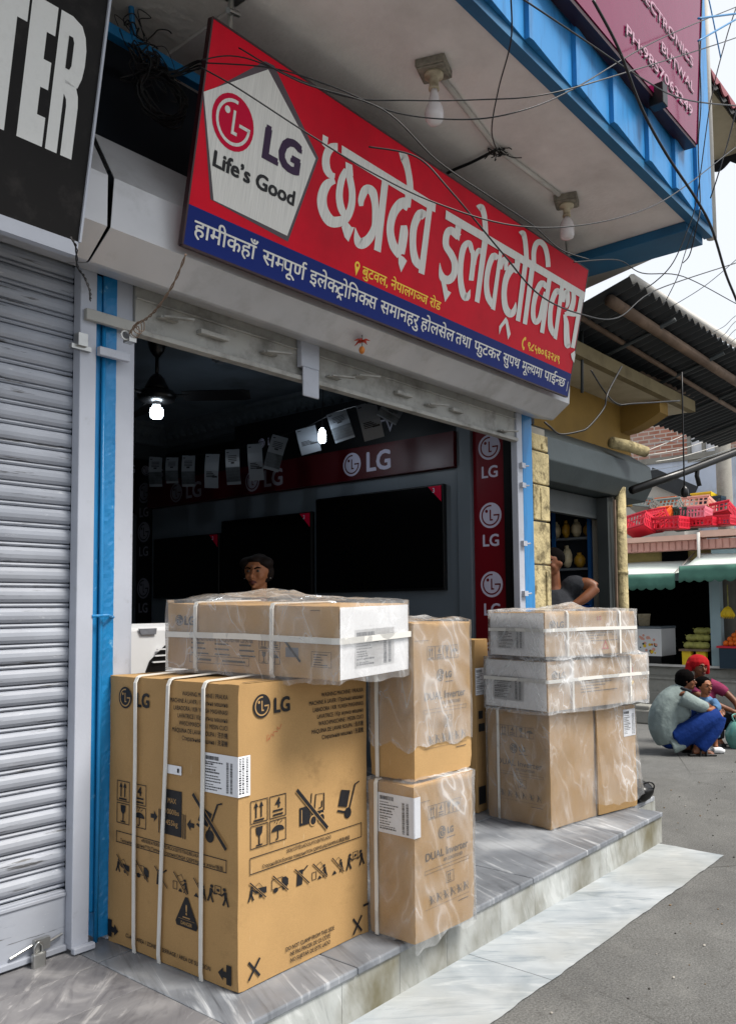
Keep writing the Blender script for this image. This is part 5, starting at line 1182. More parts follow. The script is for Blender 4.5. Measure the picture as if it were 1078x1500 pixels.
# white appliance in plastic behind the washing machine carton
ap = thing('air_cooler', 'white appliance with black louvres standing just inside the opening behind the biggest carton', 'appliance', (2.2, 3.45, ZT))
m = MB(); m.prism([(2.02, 3.18, ZT), (2.02, 3.62, ZT), (2.02, 3.62, 1.40), (2.02, 3.25, 1.42), (2.02, 3.18, 1.40)], (0.42, 0, 0)); m.build('body', M_WPLAST, ap, bevel=0.012)
p1 = onY(203, 921, 3.176); p2 = onY(228, 929, 3.176)
m = MB(); m.prism([(p1.x, 3.176, p1.z), (p1.x + 0.012, 3.176, p2.z), (p2.x, 3.176, p2.z), (p2.x + 0.004, 3.176, p1.z)], (0, -0.006, 0)); m.build('badge', M_GREYINK, ap)
m = MB()
a, b2, c2, d2 = onY(243, 945, 3.172), onY(243, 985, 3.172), onY(214, 985, 3.172), onY(220, 968, 3.172)
m.prism([a, b2, c2, d2][::-1], (0, 0.004, 0)); m.build('louvre_panel', M_BLACK, ap)
for k in range(3):
    q = MB(); zz = a.z - 0.02 - 0.028 * k; q.box(a.x - 0.05 - 0.012 * k, a.x, 3.160, 3.171, zz, zz + 0.006); q.build('louvre', M_WPLAST, ap)
# smoke detector like box on the ceiling
p = onZ(323, 523, 3.49)
sd = MB(); sd.box(p.x - 0.05, p.x + 0.05, p.y - 0.05, p.y + 0.05, 3.455, 3.499); sd.box(p.x - 0.03, p.x + 0.03, p.y - 0.03, p.y + 0.03, 3.44, 3.456)
one('ceiling_box', sd, M_LEAF, 'small white box fixed to the shop ceiling in front of the fan', 'junction box', bevel=0.006)
# chilli and lemon charm under the hood
c = onY(530, 500, 2.70)
ch = thing('charm', 'red chilli and lemon charm hanging from the hood edge', 'charm', c)
M_CHIL = mat('dried_chilli', '#a3301c', 0.4, 0.2, 30, 0.1); M_LEM = mat('dried_lemon', '#b06a24', 0.5, 0.15, 30, 0.2)
m = MB(); m.tube([c + Vector((0, 0, 0.10)), c + Vector((0.004, 0, 0.02)), c + Vector((0, 0, -0.06))], 0.0018, 5); m.build('thread', M_RUBBER, ch)
m = MB()
for k in range(7):
    a = k * 0.9; d = Vector((math.cos(a), math.sin(a), 0.25 * math.sin(k * 2.3)))
    m.tube([c, c + d * 0.022 + Vector((0, 0, 0.004)), c + d * 0.042 + Vector((0, 0, -0.008))], [0.006, 0.006, 0.001], 6)
m.build('chillies', M_CHIL, ch, smooth=True)
m = MB(); m.ball(c + Vector((0, 0, -0.045)), (0.016, 0.016, 0.02), 12); m.build('lemon', M_LEM, ch, smooth=True)

# ---------------------------------------------------------------- neighbouring shop
M_YEL = mat('yellow_flaking_paint', '#b0a27a', 0.9, 0.2, 8, 1.0, 14, dirt='#5b5138', damt=0.85, dscale=9, dlo=0.50, dhi=0.62, bdist=0.025)
M_YWALL = mat('ochre_wall_paint', '#86692f', 0.85, 0.1, 4, 0.25, 30, dirt='#6f5724', damt=0.5, dscale=3)
M_YDK = mat('shaded_ochre_paint', '#75694c', 0.88, 0.1, 5, 0.3, 30, dirt='#4a4028', damt=0.6, dscale=4)  # ochre darkened in its colour for the awning's shade on the canopy beam
M_CONC = mat('grey_concrete', '#85837c', 0.9, 0.12, 4, 0.5, 40, dirt='#4d4a44', damt=0.6, dscale=4, bdist=0.008)
M_CREAM = mat('cream_plaster', '#b5ab93', 0.88, 0.06, 3, 0.3, 30, dirt='#7d735c', damt=0.4)
M_DKMET = mat('dark_green_grey_metal', '#363b3c', 0.55, 0.12, 4, 0.15, 30, dirt='#191b1c', damt=0.5)
M_NHOOD = mat('slate_hood_paint', '#343d40', 0.5, 0.12, 4, 0.2, 30, dirt='#23282a', damt=0.5, dscale=6)
M_RUST = mat('rusty_pipe', '#7a6656', 0.7, 0.35, 14, 0.4, 50, dirt='#3a2a20', damt=0.8, dscale=7, dlo=0.42)
M_TIN = mat('blackened_tin', '#24282c', 0.55, 0.2, 6, 0.1, 40)
nb = thing('neighbour_shop', 'yellow neighbouring shop with dark shutter hood and concrete canopy', 'shop', (6.6, 3.6, 0))
q = MB()
zs = [0.0, 0.55, 1.08, 1.42, 1.78, 2.10, 2.37, 2.62, 2.75]
for a, b2 in zip(zs, zs[1:]):
    x1 = 5.585 + R.uniform(-0.015, 0.015); q.box(5.33 + R.uniform(-0.01, 0.01), x1, 2.975 + R.uniform(-0.006, 0.006), 3.3, a + 0.006, b2 - 0.006)
    if R.random() < 0.6: xx = x1 - R.uniform(0.05, 0.18); h0 = R.uniform(0.02, 0.2) * (b2 - a); q.box(xx, xx + R.uniform(0.012, 0.03), 2.962, 2.98, a + h0, b2 - R.uniform(0.02, 0.12))
q.build('brick_pillar', M_YEL, nb, bevel=0.01)
q = MB(); q.box(5.305, 5.57, 3.0, 3.28, 0.0, 2.8); q.build('pillar_core', M_CONC, nb)
q = MB(); q.box(5.30, 7.95, 3.33, 3.45, 2.45, 3.95); q.build('front_wall', M_YWALL, nb)
q = MB(); q.box(5.8, 8.45, 2.93, 3.33, 3.42, 3.50); q.build('canopy_slab', M_CREAM, nb)
q = MB(); q.box(5.75, 8.47, 2.86, 2.928, 3.418, 3.53); q.build('canopy_beam', M_YDK, nb)
q = MB()
arc = [(2.935, 3.418), (2.935, 3.30)] + [(2.935 + 0.395 * t, 3.30 - 0.14 * math.sin(t * math.pi / 2)) for t in (0.25, 0.5, 0.75, 1.0)] + [(3.33, 3.42)]
q.prism([(7.72, y, z) for y, z in arc], (0.2, 0, 0)); q.build('canopy_bracket', M_YWALL, nb)
q = MB()
prof = [(3.33, 2.92), (3.2, 2.90), (3.0, 2.76), (2.98, 2.58), (3.06, 2.44), (3.33, 2.42)]
q.prism([(5.59, y, z) for y, z in prof][::-1], (2.02, 0, 0)); q.build('shutter_hood', M_NHOOD, nb, bevel=0.008)
q = MB(); q.box(5.59, 7.15, 3.2, 3.26, 2.24, 2.42); q.build('shutter_rail', M_DKMET, nb)
q = MB(); q.box(6.86, 6.97, 3.1, 3.2, 0.15, 2.42); q.build('shutter_guide', M_DKMET, nb)
q = MB(); q.box(6.97, 7.12, 3.10, 3.30, 0.0, 2.45); q.build('side_pier', M_CONC, nb)
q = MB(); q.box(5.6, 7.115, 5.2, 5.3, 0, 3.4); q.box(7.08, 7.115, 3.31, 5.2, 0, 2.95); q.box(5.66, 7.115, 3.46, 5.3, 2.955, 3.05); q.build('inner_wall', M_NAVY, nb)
q = MB(); q.box(5.572, 6.95, 3.02, 5.2, -0.02, 0.16); q.build('plinth', M_CONC, nb)
q = MB(); q.tube([(7.02, 3.05, 0.02), (7.03, 3.05, 2.52)], 0.045, 12); q.build('down_pipe', M_YEL, nb, smooth=True)
for z in (0.9, 1.75):
    q = MB(); q.tube([(7.02, 3.05, z), (7.02, 3.05, z + 0.03)], 0.052, 12); q.build('pipe_collar', M_YEL, nb, smooth=True)
pa, pb = onY(895, 648, 3.0), onY(945, 662, 2.85)
q = MB(); q.tube([pa, (pa + pb) / 2 + Vector((0, 0, 0.01)), pb], 0.05, 12); q.build('drain_spout', M_YEL, nb, smooth=True)
q = MB(); q.tube([(6.93, 3.06, 0.2), (6.93, 3.07, 1.5), (6.92, 3.06, 2.4)], 0.012, 6); q.build('cable_pipe', M_RUST, nb)
# display shelf and poster behind the man
M_GLASS = None
XC = 6.95
sh = thing('display_cabinet', 'blue framed display cabinet with packets inside the neighbouring shop', 'cabinet', (7.15, 3.65, 0.16))
q = MB(); y0, y1 = 3.31, 4.05
q.box(XC + 0.36, XC + 0.38, y0, y1, 0.16, 2.35); q.box(XC, XC + 0.38, y0, y0 + 0.03, 0.16, 2.35); q.box(XC, XC + 0.38, y1 - 0.03, y1, 0.16, 2.35); q.box(XC, XC + 0.38, y0, y1, 2.352, 2.38); q.box(XC - 0.01, XC + 0.36, y0 + 0.03, y1 - 0.03, 1.49, 1.53); q.box(XC - 0.005, XC + 0.02, 3.66, 3.69, 1.53, 2.35)
q.build('frame', mat('cabinet_blue', '#1d4f86', 0.4, 0.08, 4, 0.05), sh)
for z in (2.08, 1.80):
    q = MB(); q.box(XC + 0.03, XC + 0.35, y0 + 0.03, y1 - 0.03, z, z + 0.018); q.build('shelf', M_LEAF, sh)
PK = [mat('packet_cream', '#cdbf9d', 0.4, 0.2, 20, 0.1), mat('packet_ochre', '#b98d2f', 0.4, 0.25, 20, 0.1), mat('packet_red', '#a53328', 0.4, 0.2, 20, 0.1), mat('packet_grey', '#8b8f8a', 0.4, 0.2, 20, 0.1)]
PKN = ['cream', 'ochre', 'red', 'grey']
for s_, z in enumerate((2.10, 1.82, 1.53)):
    y = y1 - 0.06; k = 0
    while y > y0 + 0.10:
        w = R.uniform(0.08, 0.12); h = R.uniform(0.12, 0.2); ci = (k * 2 + s_ + R.randint(0, 1)) % 4
        if s_ == 0: ci = k % 2
        q = MB(); q.ball((XC + 0.14, y - w / 2, z + h / 2), (0.07, w * 0.5, h * 0.5), 10); q.box(XC + 0.11, XC + 0.17, y - w * 0.65, y - w * 0.35, z + h * 0.93, z + h * 1.08)
        one('packet', q, PK[ci], '%s packet, %s from the left on the %s shelf of the blue cabinet' % (PKN[ci], ORD[k], ('top', 'middle', 'bottom')[s_]), 'packet', 'packets in the display cabinet', smooth=True); y -= w + 0.012; k += 1
po = thing('poster_board', 'blue poster with white machine pictures below the cabinet shelves', 'poster', (XC - 0.03, 3.6, 0.6))
q = MB(); q.box(XC - 0.04, XC - 0.02, y0, y1, 0.55, 1.48)
f = Face(q, (XC - 0.04, y1, 0.55), (0, -1, 0), (0, 0, 1))
f.poly([(0.50, 0.40), (0.62, 0.47), (0.72, 0.40), (0.72, 0.80), (0.62, 0.87), (0.52, 0.80)], 1); f.rect(0.54, 0.55, 0.58, 0.79, 2, 2); f.rect(0.62, 0.55, 0.68, 0.76, 2, 2)
f.rect(0.33, 0.02, 0.72, 0.34, 1)
for x in (0.36, 0.49, 0.61): f.disc(x + 0.04, 0.2, 0.045, 2, 2, 14); f.disc(x + 0.04, 0.2, 0.025, 1, 3, 14); f.rect(x, 0.05, x + 0.09, 0.1, 2, 2)
for i in range(2):
    for k in range(6): f.rect(0.12 + k * 0.03, 0.86 - i * 0.05, 0.142 + k * 0.03, 0.89 - i * 0.05, 1)
q.build('print', [mat('poster_blue', '#14408f', 0.35, 0.1, 3, 0.02), M_PAPER, M_DKMET], po)
# corrugated awning on rusty pipes
aw = thing('corrugated_awning', 'dark corrugated tin awning on rusty pipes over the neighbouring shop', 'awning', (8, 2.8, 3.7))
A0, A1 = onY(919, 417, 2.40), None
def _aw(u, v):
    x = A0.x - 0.08 + 5.5 * u; y = 2.36 - 0.12 * u + 1.25 * v
    z = A0.z + 0.05 * u - 0.34 * v + 0.024 * math.sin(x * 2 * math.pi / 0.135) * (1 + 0.3 * noise.noise(Vector((x, y, 3)))) + 0.02 * noise.noise(Vector((x * 1.2, y * 2, 1)))
    return (x, y, z)
q = MB(); q.sheet(_aw, 330, 4); q.build('sheet', M_TIN, aw, smooth=True)
def pipe(pa, pb, r, nm, mt=M_RUST):
    q = MB(); q.tube([pa, (Vector(pa) + Vector(pb)) / 2 + Vector((0, 0, -0.01)), pb], r, 10); q.build(nm, mt, aw, smooth=True)
p0 = onY(893, 440, 2.52); pipe(p0, p0 + Vector((5.5, 0.02, 0.02)), 0.045, 'rafter')
p0 = onY(850, 465, 2.80); pipe(p0, p0 + Vector((5.5, 0.02, -0.06)), 0.022, 'rafter')
pipe(onY(935, 545, 3.0), onY(1045, 592, 3.0), 0.02, 'rafter')
pipe(onY(948, 462, 2.55), onY(860, 513, 3.2), 0.02, 'strut', M_DKMET)
pipe(onY(852, 480, 2.9), onY(852, 575, 2.9), 0.012, 'hook_rod', M_DKMET)
for k in range(4): pipe((6.6 + k * 1.2, 2.36, A0.z - 0.05), (6.6 + k * 1.2, 3.5, A0.z - 0.36), 0.018, 'cross_bar', M_DKMET)
pipe(onY(925, 408, 3.4), onY(1078, 505, 3.4), 0.05, 'roof_edge', M_PLASTER)
# ---------------------------------------------------------------- far side of the street
XF = 13.0
M_FWALL = mat('olive_stained_wall', '#8f8150', 0.9, 0.15, 3, 0.3, 30, dirt='#3f3a26', damt=0.7, dscale=2)
M_FTRIM = mat('pink_tile_parapet', '#b98a80', 0.8, 0.12, 8, 0.2, 30)
M_PINK = mat('pink_ledge', '#d8b0a0', 0.8, 0.08, 5, 0.2, 30)
M_FBLUE = mat('pale_blue_board', '#8fa6ad', 0.6, 0.06, 3, 0.1)
M_GREEN = mat('green_awning_cloth', '#4b7769', 0.85, 0.12, 3, 0.3, 12, dirt='#2f5a4e', damt=0.4)
M_CLOTH = mat('pale_awning_top', '#c9d2cb', 0.85, 0.06, 3, 0.3, 12)
M_DARK = mat('painted_interior_shade', '#060607', 0.95, 0.3, 2, 0, spec=0.05)  # near-black colour stands in for shade inside the far shop and openings
M_STONE = mat('weathered_stone', '#8c8b84', 0.9, 0.15, 5, 0.5, 30, dirt='#504d46', damt=0.6, dscale=5)
fb = thing('fruit_shop', 'low far shop with pink tiled parapet, green awnings and a dark interior', 'shop', (XF, 5, 0))
q = MB(); q.box(XF, XF + 0.3, 1.0, 12.0, 1.98, 2.42); q.build('wall', M_FWALL, fb)
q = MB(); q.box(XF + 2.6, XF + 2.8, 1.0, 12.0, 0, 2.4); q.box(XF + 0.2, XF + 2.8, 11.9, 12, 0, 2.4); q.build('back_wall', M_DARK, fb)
q = MB(); q.box(XF - 0.02, XF + 2.8, 1.0, 12.0, 0.525, 0.53); q.build('floor_shade_sheet', M_DARK, fb)  # near-black sheet laid over the plinth to paint the shop's inner shade
q = MB(); q.box(XF - 0.05, XF + 6.0, 1.0, 12.0, 2.42, 2.45); q.build('roof', M_CONC, fb)
q = MB(); q.box(XF - 0.28, XF + 0.1, 4.32, 12.0, 2.451, 2.53); q.box(XF - 0.28, XF + 0.1, 1.0, 4.30, 2.48, 2.575); q.build('ledge', M_PINK, fb)
q = MB(); q.box(XF - 0.2, XF + 0.0, 1.0, 12.0, 2.30, 2.449)
y = 1.0
while y < 8: q.box(XF - 0.215, XF - 0.199, y, y + 0.075, 2.31, 2.445); y += 0.1
q.build('parapet_tiles', M_FTRIM, fb)
q = MB(); q.box(XF - 0.03, XF - 0.002, 4.58, 4.98, 2.14, 2.30); q.build('vent_opening', M_DARK, fb)
q = MB(); q.box(XF - 0.15, XF, 1.0, 4.18, 1.85, 2.29); q.box(XF - 0.12, XF, 4.2, 12.0, 1.84, 1.98); q.build('sign_board', M_FBLUE, fb)
q = MB(); q.box(XF - 0.15, XF + 0.0, 4.08, 4.23, 0.5, 1.84); q.build('post', M_FBLUE, fb)
q = MB(); q.box(XF - 0.15, XF + 3, 1.0, 12.0, -0.02, 0.52); q.build('plinth', M_STONE, fb)
q = MB(); q.box(XF - 0.6, XF - 0.151, 1.0, 9.0, -0.02, 0.36); q.box(XF - 0.9, XF - 0.601, 1.0, 9.0, -0.02, 0.18); q.box(XF - 0.62, XF - 0.15, 1.0, 9, 0.361, 0.385); q.build('steps', M_STONE, fb)
q = MB(); q.box(XF - 0.22, XF - 0.17, 1.0, 12.0, 0.521, 0.555); q.build('step_edge', M_PLASTER, fb)
q = MB(); q.tube([(XF - 0.3, 4.31, 2.55), (XF - 0.31, 4.31, 1.9), (XF - 0.45, 4.25, 1.87), (XF - 0.6, 3.9, 1.9)], 0.025, 8); q.build('drain_pipe', M_PLASTER, fb, smooth=True)
def awning(y0, y1, z0, label):
    t = thing('awning', label, 'awning', (XF - 0.6, (y0 + y1) / 2, z0), 0, 'green awnings of the far shop')
    q = MB()
    def fn(u, v): return (XF - 0.1 - 0.9 * v, y0 + (y1 - y0) * u, z0 + 0.34 - 0.22 * v - 0.05 * math.sin(v * math.pi) + 0.02 * noise.noise(Vector((u * 6, v * 2, z0))))
    q.sheet(fn, 24, 6); q.build('canopy', M_CLOTH, t, smooth=True, solid=0.01)
    q = MB()
    n = int((y1 - y0) / 0.02)
    def fv(u, v): 
        sc = abs(math.sin(u * (y1 - y0) / 0.14 * math.pi)) * 0.035
        return (XF - 1.0 - 0.03 * v + 0.02 * noise.noise(Vector((u * 12, v, z0 * 3))), y0 + (y1 - y0) * u, z0 + 0.12 - (0.20 + sc) * v)
    q.sheet(fv, n, 3); q.build('valance', M_GREEN, t, smooth=True, solid=0.008)
    q = MB(); q.tube([(XF - 0.95, y0 + 0.05, z0 + 0.1), (XF - 0.05, y0 + 0.05, z0 + 0.45)], 0.015, 6); q.tube([(XF - 0.98, y0, z0 + 0.12), (XF - 0.98, y1, z0 + 0.12)], 0.015, 6); q.build('awning_frame', M_STEEL, t)
awning(4.42, 9.5, 1.80, 'green awning with scalloped edge beside the yellow down pipe')
awning(1.2, 4.36, 1.90, 'second green awning, the higher one nearer the photo edge')
# crates on the roof
M_CR = {k: mat('crate_' + k, c, 0.45, 0.1, 5, 0.05, 30) for k, c in dict(red='#c21f35', pink='#d9798a', orange='#df6a2a', green='#1d4a40', grey='#79837f', yellow='#e0bf1e', navy='#1c3140', blue='#2b6a9e', salmon='#dca08e').items()}
def crate(c, w, d, h, rot, col, label):
    t = None
    m = MB(); T = Matrix.Translation(c) @ rot; m.T = T
    n = 7
    m.box(-w / 2, w / 2, -d / 2, d / 2, 0, 0.012)
    for z0, z1 in ((0.0, 0.03), (h * 0.48, h * 0.56), (h - 0.045, h)):
        m.box(-w / 2, w / 2, -d / 2, -d / 2 + 0.014, z0, z1); m.box(-w / 2, w / 2, d / 2 - 0.014, d / 2, z0, z1); m.box(-w / 2, -w / 2 + 0.014, -d / 2, d / 2, z0, z1); m.box(w / 2 - 0.014, w / 2, -d / 2, d / 2, z0, z1)
    for i in range(n + 1):
        x = -w / 2 + (w - 0.022) * i / n
        for y in (-d / 2, d / 2 - 0.014): m.box(x, x + 0.022, y + 0.001, y + 0.013, 0, h)
        y = -d / 2 + (d - 0.022) * i / n
        for x2 in (-w / 2, w / 2 - 0.014): m.box(x2 + 0.001, x2 + 0.013, y, y + 0.022, 0, h)
    m.box(-w / 2 - 0.012, w / 2 + 0.012, -d / 2 - 0.012, -d / 2, h - 0.025, h); m.box(-w / 2 - 0.012, w / 2 + 0.012, d / 2, d / 2 + 0.012, h - 0.025, h)
    one('crate', m, M_CR[col], label, 'crate', 'plastic crates heaped on the far roof')
def rz(a, b=0, c=0): return Matrix.Rotation(math.radians(a), 4, 'Z') @ Matrix.Rotation(math.radians(b), 4, 'X') @ Matrix.Rotation(math.radians(c), 4, 'Y')
for px, py, D, w, d, h, r, col, lab in (
    (935, 772, 13.3, 0.42, 0.3, 0.26, rz(70, 25, 10), 'red', 'tilted red crate half hidden by the yellow down pipe, at the left of the heap'),
    (951, 762, 13.5, 0.42, 0.32, 0.26, rz(60, 60, 0), 'red', 'red crate lying on its side on top of the left part of the heap'),
    (978, 771, 13.2, 0.55, 0.36, 0.20, rz(82), 'red', 'red crate standing level in front of the dark green crates'),
    (968, 758, 13.7, 0.36, 0.26, 0.2, rz(80, -30), 'orange', 'small orange red crate leaning behind the level red crate'),
    (942, 744, 14.0, 0.5, 0.36, 0.18, rz(75, 25, -12), 'grey', 'grey green mesh crate tipped towards the street, highest on the left'),
    (976, 749, 14.0, 0.5, 0.36, 0.22, rz(85, 35), 'grey', 'pale grey mesh crate in the middle of the heap'),
    (973, 736, 14.3, 0.5, 0.36, 0.10, rz(88), 'orange', 'flat orange crate topmost in the left half of the heap'),
    (996, 766, 13.6, 0.42, 0.34, 0.30, rz(70, 12), 'green', 'dark green crate in the middle of the heap'),
    (1019, 757, 13.4, 0.4, 0.3, 0.2, rz(84, 8), 'pink', 'pink red crate under the salmon crate'),
    (1028, 768, 13.2, 0.45, 0.34, 0.14, rz(86), 'red', 'low red crate at the roof edge under the pink red crate'),
    (1055, 766, 13.2, 0.4, 0.34, 0.16, rz(88), 'red', 'red crate at the roof edge right of the low red crate'),
    (1050, 755, 13.6, 0.52, 0.36, 0.2, rz(80, 28, 8), 'red', 'bright red crate tipped forward at the right of the heap'),
    (1018, 744, 13.9, 0.55, 0.36, 0.2, rz(86, 18), 'salmon', 'pale salmon crate lying across the right half of the heap'),
    (1044, 738, 14.3, 0.4, 0.34, 0.16, rz(86), 'navy', 'dark navy crate below the yellow one'),
    (1032, 729, 14.4, 0.36, 0.3, 0.08, rz(80, 10), 'yellow', 'flat yellow crate topmost in the right half of the heap'),
    (1072, 765, 13.6, 0.42, 0.3, 0.14, rz(88), 'blue', 'blue crate last on the right of the heap')):
    P_ = atD(px, py, D); P_.z = max(P_.z - h * 0.3, 2.46); crate(P_, w, d, h, r, col, lab)
# goods in front of the far shop
fz = thing('chest_freezer', 'white chest freezer with faded picture front at the far shop', 'freezer', (XF + 0.1, 5.3, 0.52))
a, b2 = onX(934, 921, XF), onX(969, 962, XF)
q = MB(); q.box(XF, XF + 0.6, b2.y, a.y + 0.25, 0.66, a.z); 
f = Face(q, (XF, a.y, b2.z), (0, -1, 0), (0, 0, 1))
rr = random.Random(3)
for k in range(26): 
    u = rr.uniform(0.02, 0.3); v = rr.uniform(0.04, 0.2) if k > 9 else rr.uniform(0.2, 0.33); f.disc(u, v, rr.uniform(0.012, 0.03), (1, 2, 3, 4)[k % 4] if k > 9 else 4, 1 + k * 0.05, 8)
q.build('body', [M_WPLAST, M_CR['yellow'], M_CR['green'], M_LEM, M_CR['salmon']], fz)
q = MB(); q.box(XF - 0.01, XF + 0.62, b2.y - 0.01, a.y + 0.26, a.z, a.z + 0.04); q.build('lid', M_GREYP, fz, bevel=0.008)
q = MB(); q.box(XF + 0.02, XF + 0.58, b2.y + 0.02, a.y + 0.2, 0.53, 0.66); q.build('base', M_BLACK, fz)
bk = onX(943, 919, XF + 0.25)
bu = thing('bucket', 'pale plastic bucket standing on the chest freezer', 'bucket', (XF + 0.25, bk.y, a.z + 0.041))
q = MB(); q.lathe([(0.085, 0.0), (0.10, 0.17), (0.107, 0.172), (0.107, 0.19), (0.10, 0.195)], (XF + 0.25, bk.y, a.z + 0.041), 20); q.build('tub', M_IVORY, bu, smooth=True)
q = MB(); q.tube([(XF + 0.25, bk.y - 0.105, a.z + 0.22), (XF + 0.15, bk.y, a.z + 0.15), (XF + 0.25, bk.y + 0.105, a.z + 0.22)], 0.005, 6, smooth=5); q.build('handle', M_STEEL, bu)
st = thing('fruit_stand', 'yellow legged stand with a dark tray of melons at the far shop', 'stand', (XF + 0.0, 4.5, 0.52))
yl, yr = onX(1002, 950, XF).y, onX(1044, 950, XF).y
zt = onX(1020, 950, XF).z
q = MB(); q.box(XF - 0.25, XF + 0.45, yr, yl, zt - 0.03, zt); q.build('tray', M_RUST, st)
for y in (yl - 0.1, yr + 0.12):
    q = MB(); q.box(XF - 0.2, XF - 0.1, y - 0.07, y + 0.07, 0.52, zt - 0.03); q.build('leg', M_CR['yellow'], st)
M_MELON = mat('melon_skin', '#9c9a52', 0.6, 0.25, 14, 0.1, dirt='#3d4a22', damt=0.7, dscale=9); 
rows = [(5, 0.0), (5, 0.11), (3, 0.21)]; k = 0
for n_, dz in rows:
    for i in range(n_):
        k += 1; yy = yr + 0.07 + (yl - yr - 0.12) * (i + 0.5 * (dz > 0.05 and n_ < 5) + 0.1) / 5 + R.uniform(-0.01, 0.01)
        q = MB(); q.ball((XF - 0.12 + dz * 0.9 + R.uniform(-0.02, 0.02), yy, zt + 0.055 + dz), (0.06, 0.072, 0.056), 12, 0, Matrix.Rotation(R.uniform(-0.5, 0.5), 3, 'X'))
        q.tube([(XF - 0.12 + dz * 0.9, yy + 0.05, zt + 0.08 + dz), (XF - 0.13 + dz * 0.9, yy + 0.075, zt + 0.1 + dz)], 0.006, 5)
        one('melon', q, M_MELON, 'green yellow melon on the far fruit stand, %s of the %s row from the left' % (ORD[n_ - 1 - i], ('front', 'second', 'top')[rows.index((n_, dz))]), 'melon', 'melons piled on the far fruit stand', smooth=True)
s2 = thing('fruit_stand', 'blue crate stand heaped with oranges at the right edge behind the squatting people', 'stand', (XF, 3.8, 0.52))
yl2 = onX(1062, 950, XF).y; zt2 = onX(1070, 948, XF).z
q = MB(); q.box(XF - 0.3, XF + 0.4, 2.6, yl2, 0.53, zt2); q.build('base', M_CR['navy'], s2)
q = MB(); q.box(XF - 0.32, XF + 0.42, 2.58, yl2 + 0.03, zt2, zt2 + 0.03); q.build('tray', M_CR['red'], s2)
M_ORA = mat('orange_peel', '#e06a12', 0.5, 0.1, 20, 0.2, 90)
k = 0
for lay in range(4):
    for i in range(7 - lay):
        k += 1; q = MB(); q.ball((XF - 0.2 + lay * 0.07, yl2 - 0.07 - 0.078 * (i + lay * 0.5), zt2 + 0.065 + lay * 0.055), 0.042, 10)
        q.ball((XF - 0.2 + lay * 0.07, yl2 - 0.07 - 0.078 * (i + lay * 0.5), zt2 + 0.107 + lay * 0.055), 0.006, 6)
        one('orange', q, M_ORA, 'orange %s from the left in the %s row of the heap on the blue stand' % (ORD[i], ('front', 'second', 'third', 'top')[lay]), 'orange', 'oranges heaped on the blue stand', smooth=True)
c = onX(1066, 896, XF - 0.1)
ba = thing('banana_bunch', 'yellow banana bunch hanging by the pale post of the far shop', 'bananas', c)
for i in range(7):
    a = -1.0 + i * 0.35; q = MB()
    q.tube([c + Vector((0.0, 0, 0.08)), c + Vector((-0.03, 0.05 * a, 0.02)), c + Vector((-0.03, 0.085 * a, -0.05)), c + Vector((0, 0.07 * a, -0.10))], [0.008, 0.02, 0.02, 0.006], 8, smooth=4); q.build('banana', M_CR['yellow'], ba, smooth=True)
q = MB(); q.tube([c + Vector((0, 0, 0.06)), c + Vector((0, 0, 0.4))], 0.008, 6); q.build('stalk', M_MELON, ba)
# stones and kerb stuff left of the squatting people
for px, py, D, s_, lab in ((945, 1046, 9.5, 0.17, 'grey broken stone block beside the squatting man in front of the steps'), (930, 1024, 10.2, 0.14, 'flat pale stone slab lying behind the broken block')):
    p = onZ(px, py + 12, 0.0); q = MB(); q.hexa([(p.x - s_, p.y - s_, 0), (p.x + s_ * 1.1, p.y - s_ * 0.8, 0), (p.x + s_, p.y + s_, 0), (p.x - s_ * 0.9, p.y + s_ * 1.2, 0), (p.x - s_ * 0.8, p.y - s_ * 0.9, s_), (p.x + s_, p.y - s_ * 0.7, s_ * 0.9), (p.x + s_ * 0.8, p.y + s_ * 0.9, s_ * 1.1), (p.x - s_ * 0.8, p.y + s_, s_)])
    q.box(p.x - s_ * 0.7, p.x + s_ * 0.6, p.y - s_ * 0.6, p.y + s_ * 0.7, s_ * 0.8, s_ * 1.3)
    one('stone_block', q, M_STONE, lab, 'stone', 'loose stones by the steps', bevel=0.02)
# buildings behind
k_ = NT('raw_brick'); br = k_.n('TexBrick'); mp = k_.n('Mapping'); cr = k_.n('NewGeometry'); k_.set(mp.inputs['Vector'], cr.outputs['Position']); mp.inputs['Rotation'].default_value = (math.radians(90), 0, math.radians(90))
sx = k_.n('SeparateXYZ'); k_.set(sx.inputs[0], cr.outputs['Position']); cb = k_.n('CombineXYZ'); k_.set(cb.inputs[0], sx.outputs['Y']); k_.set(cb.inputs[1], sx.outputs['Z'])
k_.set(br.inputs['Vector'], cb.outputs[0]); br.inputs['Scale'].default_value = 1.0; br.inputs['Brick Width'].default_value = 0.24; br.inputs['Row Height'].default_value = 0.085; br.inputs['Mortar Size'].default_value = 0.012
br.inputs['Color1'].default_value = (*lin('#a8705c'), 1); br.inputs['Color2'].default_value = (*lin('#8d5a49'), 1); br.inputs['Mortar'].default_value = (*lin('#b5aaa0'), 1)
k_.set(k_.p.inputs['Base Color'], k_.mix(k_.ramp(k_.noise(1.2, 6), [(0.45, 0.0), (0.7, 0.6)]), br.outputs['Color'], '#a9a096')); k_.p.inputs['Roughness'].default_value = 0.9; k_.bump(br.outputs['Fac'], -0.5, 0.01)
M_BRICK = k_.m
M_BWASH = mat('blue_white_limewash', '#b9c2d2', 0.9, 0.08, 2, 0.4, 15, dirt='#8a8f98', damt=0.6, dscale=1.5)
bb = thing('brick_house', 'unfinished brick house with pale lime washed lower wall behind the crates', 'house', (17, 5, 0))
XB = 17.0
wz0, wz1, wy1, wy0 = onX(1010, 672, XB).z, onX(1010, 600, XB).z, onX(1006, 640, XB).y, onX(1052, 640, XB).y
zsp = onX(1000, 668, XB).z; ZB = onX(1060, 565, XB).z
